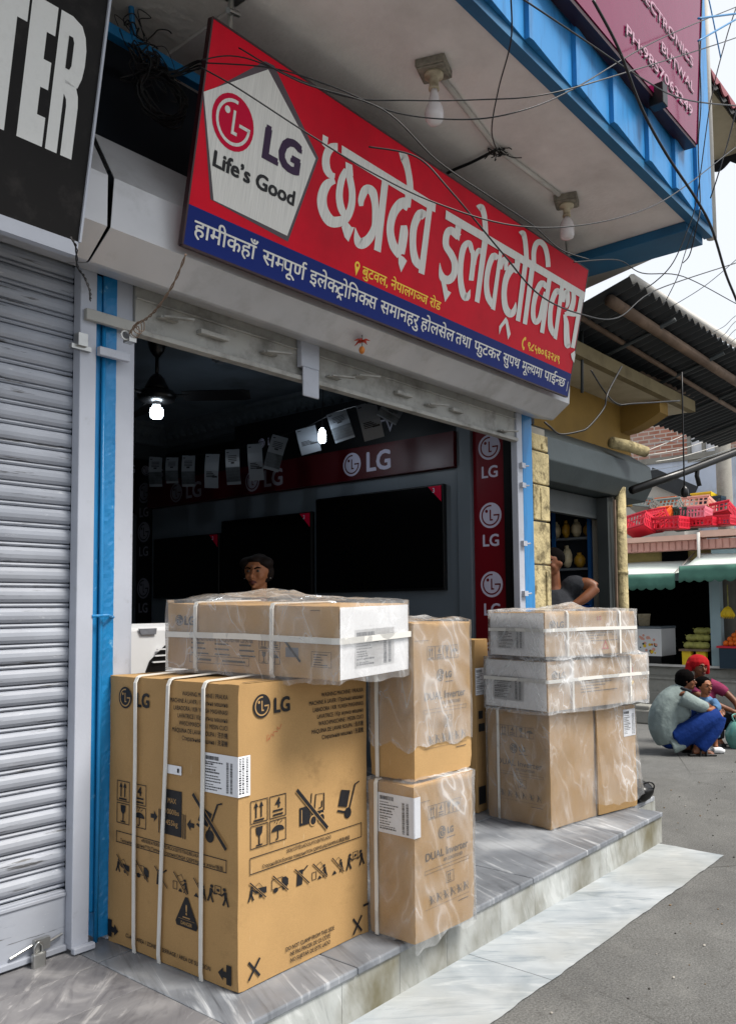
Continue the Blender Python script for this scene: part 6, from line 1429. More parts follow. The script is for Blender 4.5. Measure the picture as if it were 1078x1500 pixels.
q = MB(); q.box(XB, XB + 0.3, 2.0, wy0, zsp, ZB); q.box(XB, XB + 0.3, wy1, 8.5, zsp, ZB); q.box(XB, XB + 0.3, wy0, wy1, zsp, wz0); q.box(XB, XB + 0.3, wy0, wy1, wz1, ZB); q.build('brick_wall', M_BRICK, bb)
q = MB(); q.box(XB - 0.02, XB + 0.3, 2.0, 12, 0, zsp); q.build('washed_wall', M_BWASH, bb)
wn = MB(); wn.box(XB + 0.1, XB + 0.14, wy0, wy1, wz0, wz1); wo = wn.build('window', M_DARK, bb)
q = MB(); ym = (wy0 + wy1) / 2
for y in (wy0, ym - 0.04, wy1 - 0.06): q.box(XB - 0.03, XB + 0.1, y, y + 0.06, wz0, wz1)
q.box(XB - 0.03, XB + 0.1, wy0, wy1, wz0 - 0.08, wz0); q.build('window_frame', M_CONC, wo)
q = MB(); q.box(XB + 0.05, XB + 0.09, wy0 + 0.1, wy0 + 0.75, wz0 + 0.1, wz0 + 1.0); q.build('curtain', M_PAPER, wo)
q = MB(); q.box(XB - 0.06, XB + 0.001, 2.0, 12, zsp - 0.1, zsp + 0.02); q.build('band_course', M_CONC, bb)
q = MB(); q.box(XB - 0.1, XB + 4, 2.0, 8.5, ZB, ZB + 0.15); q.build('roof', M_CONC, bb)
sd_ = thing('shed', 'small grey rendered shed with sloping sheet roof behind the crates', 'shed', (15, 6, 0))
ya, yb = onX(925, 720, 16.0).y, onX(1000, 720, 16.0).y
za, zb = onX(960, 700, 16.0).z, onX(1010, 716, 16.0).z
q = MB(); q.prism([(16.0, ya + 1.0, 0), (16.0, yb, 0), (16.0, yb, zb - 0.1), (16.0, (ya + yb) / 2, za), (16.0, ya + 1.0, za - 0.2)][::-1], (0.9, 0, 0)); q.build('wall', mat('cement_render', '#a9a6a0', 0.9, 0.1, 2, 0.4, 15, dirt='#77726a', damt=0.6, dscale=1.5), sd_)
q = MB(); q.beam((15.9, (ya + yb) / 2 + 0.1, za + 0.06), (15.9, yb - 0.25, zb - 0.12), 0.3, 0.04, 0, (1, 0, 0)); q.build('roof', M_TIN, sd_)
pp = thing('utility_pole', 'grey concrete utility pole in front of the brick house', 'pole', (15.6, 4, 0))
p = onX(1060, 700, 14.8)
q = MB(); q.tube([(14.8, p.y, 0), (14.8, p.y, 5.2)], [0.14, 0.12], 12); q.build('shaft', M_CONC, pp, smooth=True)
q = MB(); q.beam((14.8, p.y - 0.7, 5.0), (14.8, p.y + 0.7, 5.0), 0.08, 0.08); q.build('cross_arm', M_DKMET, pp)
for y in (-0.6, -0.2, 0.2, 0.6):
    q = MB(); q.lathe([(0.02, 0), (0.05, 0.03), (0.03, 0.06), (0.05, 0.09), (0.02, 0.12)], (14.8, p.y + y, 5.04), 10); q.build('insulator', M_WPLAST, pp)
# scalloped awning and roof edge of the next upper floor
up = thing('balcony_awning', 'maroon scalloped awning with cream underside on an upper floor at the right edge', 'awning', (9.5, 1.9, 5.8))
M_MAR = mat('maroon_awning', '#70323c', 0.8, 0.1, 3, 0.2, 20); M_BLKT = mat('black_trim_cloth', '#16171a', 0.8, 0.1, 3, 0.2, 20)
CO = atD(1102, 216, 8.6)
X1, YF, ZC = CO.x, CO.y, CO.z
X0 = X1 - 3.2
q = MB(); q.box(X0, X1, YF, YF + 2.6, ZC, ZC + 0.08); q.build('slab', M_CREAM, up)
def scal(pa, pb, z1, drop, nm, mt, out):
    pa, pb = Vector(pa), Vector(pb); L_ = (pb - pa).length; q = MB()
    def fn(u, v):
        p = pa + (pb - pa) * u + Vector(out) * (0.04 * v); return (p.x, p.y, z1 - (drop + 0.07 * abs(math.sin(u * L_ / 0.24 * math.pi))) * v)
    q.sheet(fn, int(L_ / 0.03), 2); q.build(nm, mt, up, solid=0.015)
zt_ = onY(1036, 105, YF).z
scal((X0, YF - 0.03, 0), (X1 + 0.02, YF - 0.03, 0), zt_, (zt_ - ZC) * 0.72, 'valance', M_MAR, (0, -1, 0))
scal((X0, YF - 0.015, 0), (X1 + 0.02, YF - 0.015, 0), zt_ - 0.02, (zt_ - ZC) * 0.95, 'valance_trim', M_BLKT, (0, -1, 0))
scal((X1 + 0.01, YF, 0), (X1 + 0.01, YF + 2.6, 0), ZC + 0.06, 0.10, 'end_trim', M_BLKT, (1, 0, 0))
q = MB(); q.beam((X0, YF + 0.02, zt_ - 0.02), (X1, YF + 0.02, zt_ - 0.02), 0.04, 0.05); q.build('top_rail', M_CONC, up)
# ---------------------------------------------------------------- people
def skin(name, col): 
    return mat(name, col, 0.5, 0.06, 12, 0.06, 60, spec=0.35)
M_SKIN = skin('warm_brown_skin', '#9c6544'); M_SKIN2 = skin('dark_brown_skin', '#6a4029'); M_SKIN3 = skin('child_skin', '#8a5638')
M_HAIR = mat('black_hair', '#090707', 0.85, 0.2, 40, 0.4, 120, bstretch=(1, 1, 0.2), spec=0.03)
M_EYEW = mat('eye_white', '#6a6058', 0.3, 0.02, 5, 0); M_EYED = mat('dark_iris', '#120a07', 0.2, 0.05, 5, 0); M_LIP = mat('dark_lips', '#5a2a26', 0.45, 0.05, 9, 0)
def cloth(name, col, **k): return mat(name, col, 0.85, 0.15, 9, 0.55, 9, bdist=0.03, spec=0.15, **k)
M_C_GREY = cloth('grey_green_shirt', '#7d8987'); M_C_BLUE = cloth('bright_blue_trousers', '#13306f'); M_C_DENIM = cloth('denim_blue', '#4d6d91'); M_C_RED = cloth('red_scarf', '#951017'); M_C_PINK = cloth('plum_pink_blouse', '#752a48'); M_C_DARK = cloth('dark_trousers', '#1d1d22'); M_C_CHAR = cloth('charcoal_tee', '#25272c'); M_C_INT = cloth('navy_blouse', '#10151c')
class Fig:
    """a person in a local frame: a = image right / facing side, b = away from the viewer, z up"""
    def __init__(s, label, P, ax, group=None):
        s.P = Vector(P); s.A = Vector((ax.x, ax.y, 0)).normalized(); s.B = Vector((-s.A.y, s.A.x, 0)); s.root = thing('person', label, 'person', P, 0, group)
    def L(s, a, b, z): return s.P + s.A * a + s.B * b + Vector((0, 0, z))
    def part(s, name, mt, chains=(), balls=(), vox=0.012, relax=4):
        m = MB()
        for pts, rad in chains: m.tube([s.L(*p) for p in pts], spline_r(rad, len(pts), 5), 12, smooth=5)
        for c, r in balls:
            q = Matrix((s.A, s.B, Vector((0, 0, 1)))).transposed()
            m.ball(s.L(*c), r, 14, 0, q)
        return m.build(name, mt, s.root, remesh=vox, relax=relax)
    def head(s, c, k, face, mt_parts, vox=0.006):
        """c centre, k height, face = (da, db) unit facing; returns ball/chain lists for the body and adds eyes, brows, mouth"""
        fa, fb = face; l = math.hypot(fa, fb); fa, fb = fa / l, fb / l; sa, sb = -fb, fa       # sideways
        def at(f, sd, z): return (c[0] + (fa * f + sa * sd) * k, c[1] + (fb * f + sb * sd) * k, c[2] + z * k)
        s.at = at
        balls = [(at(-0.04, 0, 0.10), (0.40 * k,) * 2 + (0.40 * k,)), (at(0.04, 0, -0.10), (0.31 * k, 0.31 * k, 0.36 * k)), (at(0.16, 0, -0.32), (0.17 * k, 0.19 * k, 0.14 * k)),
                 (at(0.20, 0.16, -0.10), (0.13 * k,) * 3), (at(0.20, -0.16, -0.10), (0.13 * k,) * 3), (at(0.29, 0, 0.13), (0.10 * k, 0.16 * k, 0.06 * k)),
                 (at(-0.02, 0.38, -0.03), (0.05 * k, 0.03 * k, 0.09 * k)), (at(-0.02, -0.38, -0.03), (0.05 * k, 0.03 * k, 0.09 * k)), (at(0.36, 0, -0.27), (0.05 * k, 0.09 * k, 0.05 * k)), (at(0.31, 0, -0.42), (0.06 * k, 0.09 * k, 0.05 * k))]
        chains = [([at(0.34, 0, 0.06), at(0.40, 0, -0.05), at(0.45, 0, -0.12), at(0.36, 0, -0.17)], (0.035 * k, 0.045 * k, 0.06 * k, 0.05 * k))]
        for sd in (-1, 1):
            m = MB(); m.ball(s.L(*at(0.335, 0.15 * sd, 0.035)), (0.05 * k, 0.065 * k, 0.034 * k), 10); m.build('eye', M_EYEW, s.root, smooth=True)
            m = MB(); m.ball(s.L(*at(0.372, 0.15 * sd, 0.035)), 0.036 * k, 10); m.build('iris', M_EYED, s.root, smooth=True)
            m = MB(); m.tube([s.L(*at(0.38, 0.06 * sd, 0.105)), s.L(*at(0.385, 0.15 * sd, 0.14)), s.L(*at(0.33, 0.25 * sd, 0.12))], [0.02 * k, 0.022 * k, 0.01 * k], 6); m.build('eyebrow', M_HAIR, s.root, smooth=True)
        m = MB(); m.tube([s.L(*at(0.345, -0.12, -0.285)), s.L(*at(0.405, -0.04, -0.265)), s.L(*at(0.405, 0.04, -0.265)), s.L(*at(0.345, 0.12, -0.285))], [0.014 * k, 0.03 * k, 0.03 * k, 0.014 * k], 8, smooth=3)
        m.tube([s.L(*at(0.35, -0.09, -0.30)), s.L(*at(0.40, 0, -0.315)), s.L(*at(0.35, 0.09, -0.30))], [0.014 * k, 0.034 * k, 0.014 * k], 8, smooth=3); m.build('mouth', M_LIP, s.root, smooth=True)
        return chains, balls
def spline_r(rad, n, k):
    if not isinstance(rad, (list, tuple)): return [rad] * ((n - 1) * k + 1)
    o = []
    for i in range(n - 1):
        for j in range(k): o.append(rad[i] + (rad[i + 1] - rad[i]) * j / k)
    return o + [rad[-1]]
def hand(wr, tip, side, r=0.03, curl=0.02):
    """palm, four unequal fingers and a thumb as chains: wrist point, finger direction, sideways"""
    w = Vector(wr); d = (Vector(tip) - w); s_ = Vector(side).normalized(); dn = d.normalized(); n = dn.cross(s_)
    ch = [([tuple(w), tuple(w + dn * 0.045), tuple(w + dn * 0.085)], (r * 0.75, r, r * 0.95))]
    for i, (o, l) in enumerate(((-0.03, 0.062), (-0.01, 0.075), (0.01, 0.07), (0.03, 0.052))):
        b = w + dn * 0.075 + s_ * o; ch.append(([tuple(b), tuple(b + dn * l * 0.5 + n * curl * 0.3), tuple(b + dn * l * 0.85 + n * curl * (1 + 0.2 * i))], (0.011, 0.010, 0.008)))
    b = w + dn * 0.03 - s_ * 0.03; ch.append(([tuple(b), tuple(b + dn * 0.03 - s_ * 0.022), tuple(b + dn * 0.06 - s_ * 0.026 + n * 0.01)], (0.013, 0.011, 0.009)))
    return ch
# ---- squatting man
H0 = onZ(1010, 1104, 0.0)
mn = Fig('squatting person in grey green shirt and bright blue trousers with back to the shop', H0, RT, 'people squatting on the street')
hc = (-0.005, 0.02, 0.775)
ch, bl = mn.head(hc, 0.215, (0.92, -0.25), None)
ch += [([(-0.03, 0.02, 0.72), (-0.055, 0.02, 0.64)], (0.055, 0.06))]
ch += [([(0.14, -0.12, 0.52), (0.24, -0.02, 0.46), (0.30, 0.04, 0.44)], (0.042, 0.036, 0.028))] + hand((0.30, 0.04, 0.44), (0.38, 0.09, 0.42), (0, 0.5, 0.8))
for bb_ in (-0.13, 0.10):
    ch += [([(0.06, bb_, 0.22), (0.02, bb_, 0.07), (0.02, bb_, 0.05)], (0.04, 0.034, 0.036)), ([(-0.02, bb_, 0.04), (0.07, bb_, 0.045), (0.15, bb_ - 0.005, 0.028), (0.19, bb_ - 0.005, 0.022)], (0.034, 0.036, 0.030, 0.018))]
    for t in range(4): ch += [([(0.16, bb_ - 0.035 + t * 0.022, 0.022), (0.205 - 0.006 * t, bb_ - 0.035 + t * 0.022, 0.016)], (0.011, 0.009))]
ch += [([(-0.055, 0.02, 0.66), (-0.2, 0.01, 0.5), (-0.25, 0.0, 0.28), (-0.2, 0.0, 0.17)], (0.06, 0.1, 0.1, 0.08)), ([(-0.08, -0.10, 0.62), (0.02, -0.15, 0.55), (0.15, -0.12, 0.52)], (0.05, 0.045, 0.04)), ([(-0.055, 0.02, 0.64), (-0.09, -0.11, 0.61)], (0.06, 0.05))]
for bb_ in (-0.13, 0.10): ch += [([(-0.2, bb_ * 0.5, 0.17), (0.05, bb_, 0.30), (0.24, bb_, 0.41)], (0.07, 0.065, 0.055)), ([(0.24, bb_, 0.41), (0.14, bb_, 0.24), (0.05, bb_, 0.2)], (0.055, 0.05, 0.04))]
mn.part('body', M_SKIN2, ch, bl, 0.007, 3)
mn.part('hair', M_HAIR, [], [((hc[0] - 0.018, hc[1], hc[2] + 0.035), (0.100, 0.096, 0.088)), ((hc[0] - 0.05, hc[1], hc[2] - 0.0), (0.07, 0.085, 0.085))], 0.008, 2)
mn.part('shirt', M_C_GREY, [([(-0.22, 0.0, 0.14), (-0.27, 0.0, 0.28), (-0.25, 0.01, 0.42), (-0.17, 0.02, 0.55), (-0.08, 0.02, 0.645), (-0.035, 0.02, 0.69)], (0.135, 0.155, 0.16, 0.15, 0.115, 0.065)),
    ([(-0.11, -0.13, 0.61), (0.0, -0.17, 0.55), (0.13, -0.13, 0.50)], (0.085, 0.075, 0.062)), ([(-0.10, 0.15, 0.60), (0.05, 0.20, 0.53), (0.16, 0.18, 0.48)], (0.085, 0.07, 0.06)), ([(-0.22, -0.10, 0.10), (-0.10, -0.13, 0.14)], (0.09, 0.06))], [((-0.12, 0, 0.45), (0.14, 0.16, 0.16))], 0.012, 3)
mn.part('collar', M_C_CHAR, [([(-0.10, -0.06, 0.70), (-0.04, -0.075, 0.685), (0.02, -0.04, 0.66)], (0.016, 0.016, 0.014))], [], 0.008, 1)
mn.part('trousers', M_C_BLUE, [([(-0.16, -0.07, 0.17), (0.0, -0.13, 0.28), (0.15, -0.14, 0.38), (0.26, -0.13, 0.42)], (0.13, 0.115, 0.105, 0.085)), ([(0.26, -0.13, 0.42), (0.21, -0.13, 0.30), (0.12, -0.13, 0.17), (0.05, -0.13, 0.075)], (0.085, 0.095, 0.085, 0.07)),
    ([(-0.16, 0.07, 0.17), (0.0, 0.12, 0.28), (0.24, 0.13, 0.42)], (0.13, 0.115, 0.085)), ([(0.24, 0.13, 0.42), (0.18, 0.11, 0.28), (0.05, 0.10, 0.075)], (0.085, 0.09, 0.07))], [((-0.2, 0, 0.16), (0.13, 0.15, 0.11))], 0.012, 3)
for bb_ in (-0.135, 0.095):
    m = MB(); m.tube([mn.L(-0.06, bb_, 0.008), mn.L(0.05, bb_, 0.008), mn.L(0.21, bb_, 0.008)], [0.02, 0.02, 0.02], 8); m.box(0, 0, 0, 0, 0, 0) if False else None
    for o in (-0.025, 0.0, 0.025): m.tube([mn.L(-0.06, bb_ + o, 0.010), mn.L(0.21, bb_ + o * 1.3, 0.010)], 0.016, 6)
    m.tube([mn.L(0.10, bb_ - 0.055, 0.012), mn.L(0.12, bb_, 0.075), mn.L(0.10, bb_ + 0.055, 0.012)], 0.012, 6, smooth=4); m.tube([mn.L(0.04, bb_ - 0.05, 0.012), mn.L(0.06, bb_, 0.10), mn.L(0.04, bb_ + 0.05, 0.012)], 0.011, 6, smooth=4)
    m.build('sandal', M_BLACK, mn.root)
# ---- child held by the man
cd = Fig('small child in blue denim leaning on the squatting person in the grey green shirt', mn.L(0.19, 0.02, 0), RT, 'people squatting on the street')
hc = (-0.02, -0.02, 0.71)
ch, bl = cd.head(hc, 0.185, (0.35, -0.9), None)
ch += [([(-0.02, -0.01, 0.64), (-0.015, 0.0, 0.58)], (0.04, 0.05)), ([(0.03, -0.13, 0.49), (-0.05, -0.19, 0.48), (-0.125, -0.19, 0.515)], (0.032, 0.028, 0.022))] + hand((-0.125, -0.19, 0.515), (-0.19, -0.18, 0.55), (0, 0.3, 0.9), 0.022)
ch += [([(0.07, 0.0, 0.20), (0.075, 0.0, 0.10), (0.075, -0.02, 0.06)], (0.034, 0.028, 0.026)), ([(-0.03, 0.05, 0.20), (-0.03, 0.05, 0.06)], (0.034, 0.027)), ([(0.09, 0.02, 0.5), (0.13, 0.0, 0.42), (0.15, -0.03, 0.38)], (0.028, 0.024, 0.02))]
ch += [([(-0.015, 0, 0.6), (0, 0, 0.45), (0, 0, 0.36)], (0.045, 0.06, 0.055)), ([(0.0, 0.0, 0.37), (0.06, 0, 0.27), (0.07, 0, 0.19)], (0.045, 0.04, 0.034)), ([(0.0, 0.02, 0.37), (-0.03, 0.045, 0.27), (-0.03, 0.05, 0.19)], (0.045, 0.04, 0.034)), ([(0.0, -0.02, 0.55), (0.05, -0.08, 0.53), (0.04, -0.13, 0.49)], (0.034, 0.034, 0.032)), ([(0, 0, 0.56), (0.06, 0.03, 0.53), (0.09, 0.02, 0.5)], (0.034, 0.03, 0.028))]
cd.part('body', M_SKIN3, ch, bl, 0.007, 3)
cd.part('hair', M_HAIR, [], [((hc[0] - 0.012, hc[1] + 0.025, hc[2] + 0.032), (0.088, 0.085, 0.078))], 0.008, 2)
cd.part('jacket', M_C_DENIM, [([(0.0, 0.0, 0.34), (0.0, 0.0, 0.45), (-0.01, 0.0, 0.55), (-0.015, 0.0, 0.60)], (0.10, 0.105, 0.09, 0.055)), ([(0.04, -0.06, 0.56), (0.06, -0.12, 0.50), (0.02, -0.15, 0.485)], (0.05, 0.046, 0.042)), ([(0.05, 0.03, 0.56), (0.09, 0.03, 0.49)], (0.045, 0.04))], [], 0.010, 3)
cd.part('jeans', M_C_DENIM, [([(0.03, 0.0, 0.36), (0.07, 0.0, 0.26), (0.075, 0.0, 0.16)], (0.075, 0.062, 0.052)), ([(-0.03, 0.04, 0.36), (-0.03, 0.05, 0.16)], (0.075, 0.052))], [], 0.010, 3)
for a_, b_ in ((0.075, -0.02), (-0.03, 0.04)):
    m = MB(); m.tube([cd.L(a_ - 0.03, b_, 0.035), cd.L(a_ + 0.03, b_ - 0.01, 0.034), cd.L(a_ + 0.08, b_ - 0.02, 0.022)], [0.034, 0.034, 0.022], 10, smooth=3); m.build('shoe', M_WPLAST, cd.root, smooth=True)
# ---- woman with the red headscarf
wm = Fig('squatting person in a bright red headscarf and plum blouse behind the child', Vector((atD(1030, 1090, 8.85).x, atD(1030, 1090, 8.85).y, 0)), RT, 'people squatting on the street')
hc = (-0.02, 0.0, 0.865)
ch, bl = wm.head(hc, 0.22, (0.25, -0.95), None)
ch += [([(-0.02, 0.02, 0.80), (-0.0, 0.05, 0.70)], (0.05, 0.06)), ([(0.24, -0.02, 0.60), (0.33, -0.10, 0.48), (0.33, -0.16, 0.40)], (0.042, 0.034, 0.026))] + hand((0.33, -0.16, 0.40), (0.28, -0.22, 0.36), (0.6, 0.3, 0.5), 0.028)
ch += [([(-0.1, -0.02, 0.58), (0.10, -0.18, 0.46), (0.24, -0.2, 0.40)], (0.04, 0.034, 0.026))] + hand((0.24, -0.2, 0.40), (0.31, -0.22, 0.36), (0.4, 0.1, 0.8), 0.028)
ch += [([(0.12, -0.14, 0.05), (0.12, -0.24, 0.03)], (0.036, 0.024)), ([(0.30, -0.12, 0.05), (0.32, -0.22, 0.03)], (0.036, 0.024))]
ch += [([(0.0, 0.05, 0.72), (0.03, 0.09, 0.5), (0.05, 0.12, 0.2)], (0.06, 0.1, 0.1)), ([(0.0, 0.05, 0.68), (0.14, 0.02, 0.65), (0.25, -0.02, 0.59)], (0.05, 0.045, 0.042)), ([(0.0, 0.05, 0.68), (-0.09, 0.03, 0.65), (-0.1, -0.02, 0.58)], (0.05, 0.045, 0.04))]
for q_ in (0.12, 0.30): ch += [([(0.05, 0.12, 0.18), (q_ - 0.03, -0.05, 0.30), (q_ - 0.02, -0.12, 0.35)], (0.08, 0.07, 0.055)), ([(q_ - 0.02, -0.12, 0.35), (q_, -0.11, 0.2), (q_, -0.13, 0.05)], (0.055, 0.045, 0.036))]
wm.part('body', M_SKIN2, ch, bl, 0.008, 3)
wm.part('hair', M_HAIR, [], [((hc[0], hc[1] + 0.03, hc[2] + 0.03), (0.095, 0.09, 0.085))], 0.008, 2)
wm.part('headscarf', M_C_RED, [([(hc[0] - 0.10, hc[1] + 0.02, hc[2] + 0.05), (hc[0] - 0.125, hc[1] + 0.02, hc[2] - 0.06), (hc[0] - 0.13, hc[1] + 0.06, hc[2] - 0.16)], (0.04, 0.04, 0.035)), ([(hc[0] + 0.10, hc[1] + 0.04, hc[2] + 0.04), (hc[0] + 0.11, hc[1] + 0.06, hc[2] - 0.08)], (0.035, 0.03))], [((hc[0], hc[1] + 0.035, hc[2] + 0.045), (0.128, 0.115, 0.105))], 0.009, 3)
wm.part('blouse', M_C_PINK, [([(0.06, 0.12, 0.20), (0.05, 0.12, 0.38), (0.03, 0.09, 0.56), (0.0, 0.05, 0.70)], (0.17, 0.16, 0.15, 0.075)), ([(0.10, 0.04, 0.66), (0.20, 0.0, 0.62), (0.26, -0.03, 0.57)], (0.085, 0.07, 0.058)), ([(-0.09, 0.04, 0.66), (-0.11, -0.03, 0.57)], (0.08, 0.06))], [], 0.012, 3)
wm.part('trousers', M_C_DARK, [([(0.10, 0.14, 0.14), (0.22, -0.05, 0.30), (0.28, -0.12, 0.36)], (0.13, 0.11, 0.085)), ([(0.28, -0.12, 0.36), (0.30, -0.10, 0.08)], (0.085, 0.065)), ([(0.0, 0.14, 0.14), (0.06, -0.05, 0.30), (0.10, -0.14, 0.36)], (0.13, 0.11, 0.085)), ([(0.10, -0.14, 0.36), (0.12, -0.12, 0.08)], (0.085, 0.065))], [], 0.012, 3)
for a_ in (0.12, 0.31):
    m = MB(); m.tube([wm.L(a_, -0.10, 0.012), wm.L(a_, -0.26, 0.012)], 0.03, 8); m.build('sandal', M_BLACK, wm.root)
for q_ in (mn, cd, wm): q_.root.scale = (0.94, 0.94, 0.93)
# plastic bag beside them
c = onZ(1078, 1096, 0.0)
M_BAGP = mat('green_blue_plastic_bag', '#5a8f86', 0.3, 0.4, 6, 0.5, 14, dirt='#3f74a8', damt=0.8, dscale=6)
m = MB()
def _pb(u, v):
    a = 6.2832 * u; r_ = 0.10 * (math.sin(math.pi * (0.12 + 0.83 * v)) ** 0.5) * (1 + 0.2 * noise.noise(Vector((math.cos(a) * 2, math.sin(a) * 2, v * 3))))
    return (c.x + r_ * math.cos(a), c.y + r_ * math.sin(a), 0.003 + 0.27 * v)
m.sheet(_pb, 20, 10); m.tube([(c.x - 0.02, c.y, 0.26), (c.x - 0.04, c.y + 0.02, 0.33), (c.x + 0.03, c.y, 0.34), (c.x + 0.02, c.y, 0.26)], 0.008, 6, smooth=4)
one('plastic_bag', m, M_BAGP, 'green blue plastic bag on the ground at the right edge beside the squatting people', 'bag', smooth=True)
# ---- woman inside the shop
fc = atD(377, 839, 5.5); k = 0.226
ws = Fig('person with dark tied back hair looking out from the dark shop behind the cartons', (fc.x, fc.y, ZT), RT)
hc = (0, 0, fc.z - ZT)
ch, bl = ws.head(hc, k, (-0.22, -0.97), None)
bl[1] = (ws.at(0.05, 0, -0.12), (0.275 * k, 0.275 * k, 0.36 * k)); bl[2] = (ws.at(0.17, 0, -0.36), (0.12 * k, 0.13 * k, 0.11 * k)); bl[5] = (ws.at(0.27, 0, 0.15), (0.10 * k, 0.17 * k, 0.07 * k))
for sd in (-1, 1):
    m = MB(); m.ball(ws.L(*ws.at(-0.02, 0.40 * sd, -0.16)), 0.022 * k, 8); m.build('earring', M_STEEL, ws.root, smooth=True)
hz_ = hc[2]
ch += [([(0.01, 0.02, hz_ - 0.06), (0.01, 0.03, hz_ - 0.15), (0.01, 0.035, hz_ - 0.2)], (0.052, 0.05, 0.06))]
for sd in (-1, 1): ch += [([(0.19 * sd, 0.04, hz_ - 0.42), (0.21 * sd, 0.0, hz_ - 0.6), (0.16 * sd, -0.1, hz_ - 0.72)], (0.042, 0.036, 0.027))] + hand((0.16 * sd, -0.1, hz_ - 0.72), (0.12 * sd, -0.18, hz_ - 0.77), (0.8, 0.2, 0.3), 0.028)
for sd in (-1, 1): ch += [([(0.09 * sd, 0.02, 0.12), (0.09 * sd, 0.01, 0.06), (0.09 * sd, -0.1, 0.035)], (0.04, 0.04, 0.026))]
ch += [([(0.01, 0.035, hz_ - 0.19), (0, 0.04, hz_ - 0.5), (0, 0.04, hz_ - 0.78)], (0.06, 0.1, 0.1))]
for sd in (-1, 1): ch += [([(0.0, 0.04, hz_ - 0.27), (0.12 * sd, 0.04, hz_ - 0.27), (0.19 * sd, 0.04, hz_ - 0.42)], (0.05, 0.05, 0.042)), ([(0.0, 0.04, hz_ - 0.76), (0.08 * sd, 0.04, hz_ - 0.85), (0.09 * sd, 0.03, 0.5), (0.09 * sd, 0.02, 0.11)], (0.08, 0.075, 0.055, 0.04))]
ws.part('body', M_SKIN, ch, bl, 0.0055, 2)
ws.part('hair', mat('brown_black_hair', '#1c1411', 0.6, 0.3, 60, 0.5, 140, bstretch=(1, 1, 0.2), spec=0.15), [], [(ws.at(-0.15, 0, 0.18), (0.375 * k, 0.415 * k, 0.40 * k)), (ws.at(0.05, 0.23, 0.28), (0.29 * k, 0.22 * k, 0.20 * k)), (ws.at(0.05, -0.23, 0.28), (0.29 * k, 0.22 * k, 0.20 * k)), (ws.at(0.04, 0, 0.37), (0.30 * k, 0.30 * k, 0.15 * k)), (ws.at(0.0, 0.345, 0.10), (0.13 * k, 0.075 * k, 0.24 * k)), (ws.at(0.0, -0.345, 0.10), (0.13 * k, 0.075 * k, 0.24 * k)), (ws.at(-0.44, 0.02, -0.05), (0.23 * k, 0.25 * k, 0.24 * k)), (ws.at(-0.15, 0, -0.12), (0.30 * k, 0.36 * k, 0.30 * k)), (ws.at(-0.16, 0.28, 0.02), (0.18 * k, 0.13 * k, 0.28 * k)), (ws.at(-0.16, -0.28, 0.02), (0.18 * k, 0.13 * k, 0.28 * k))], 0.006, 2)
ws.part('blouse', M_C_INT, [([(0, 0.04, hz_ - 0.80), (0, 0.04, hz_ - 0.55), (0, 0.04, hz_ - 0.32), (0.005, 0.035, hz_ - 0.19)], (0.17, 0.145, 0.155, 0.075)), ([(0.10, 0.04, hz_ - 0.25), (0.18, 0.05, hz_ - 0.33), (0.20, 0.03, hz_ - 0.48)], (0.07, 0.068, 0.055)), ([(-0.10, 0.04, hz_ - 0.25), (-0.18, 0.05, hz_ - 0.33), (-0.20, 0.03, hz_ - 0.48)], (0.07, 0.068, 0.055))], [], 0.012, 3)
ws.part('trousers', M_C_DARK, [([(0.08 * sd, 0.04, hz_ - 0.78), (0.09 * sd, 0.04, 0.5), (0.09 * sd, 0.03, 0.1)], (0.12, 0.09, 0.075)) for sd in (-1, 1)], [], 0.014, 2)
# ---- man leaning next door
fc = atD(806, 826, 6.55)
nm = Fig('person in a charcoal T-shirt with hand on hip, half hidden behind the yellow brick pillar', (fc.x, fc.y, 0.16), RT)
hc = (0, 0, fc.z - 0.16); hz_ = hc[2]; u_ = 6.55 / F_PX
ch, bl = nm.head(hc, 0.235, (-0.6, -0.75), None)
ch += [([(0.01, 0.01, hz_ - 0.05), (0.02, 0.03, hz_ - 0.19)], (0.06, 0.065))]
E_ = (62 * u_, -0.06, hz_ - 36 * u_); S_ = (34 * u_, 0.02, hz_ - 28 * u_ - 0.02); W_ = (26 * u_, -0.10, hz_ - 62 * u_)
ch += [([S_, ((S_[0] + E_[0]) / 2 + 0.02, -0.03, (S_[2] + E_[2]) / 2 + 0.02), E_], (0.055, 0.05, 0.042)), ([E_, ((E_[0] + W_[0]) / 2, -0.09, (E_[2] + W_[2]) / 2 - 0.01), W_], (0.043, 0.040, 0.028))]
ch += hand(W_, (W_[0] - 0.08, W_[1] - 0.02, W_[2] - 0.05), (0.1, 0.9, 0.2), 0.03)
ch += [([(-0.21, 0.02, hz_ - 0.3), (-0.25, 0.0, hz_ - 0.55), (-0.2, -0.08, hz_ - 0.75)], (0.05, 0.042, 0.03))] + hand((-0.2, -0.08, hz_ - 0.75), (-0.19, -0.12, hz_ - 0.84), (0.3, 0.9, 0), 0.03)
for sd in (-1, 1): ch += [([(0.10 * sd, 0.03, 0.12), (0.10 * sd, 0.02, 0.06), (0.10 * sd, -0.12, 0.035)], (0.045, 0.045, 0.03))]
ch += [([(0.02, 0.03, hz_ - 0.17), (0.03, 0.04, hz_ - 0.5), (0.03, 0.04, hz_ - 0.72)], (0.065, 0.11, 0.11)), ([(0.02, 0.04, hz_ - 0.27), (0.12, 0.04, hz_ - 0.26), S_], (0.055, 0.06, 0.055)), ([(0.02, 0.04, hz_ - 0.27), (-0.14, 0.03, hz_ - 0.27), (-0.21, 0.02, hz_ - 0.32)], (0.055, 0.055, 0.05))]
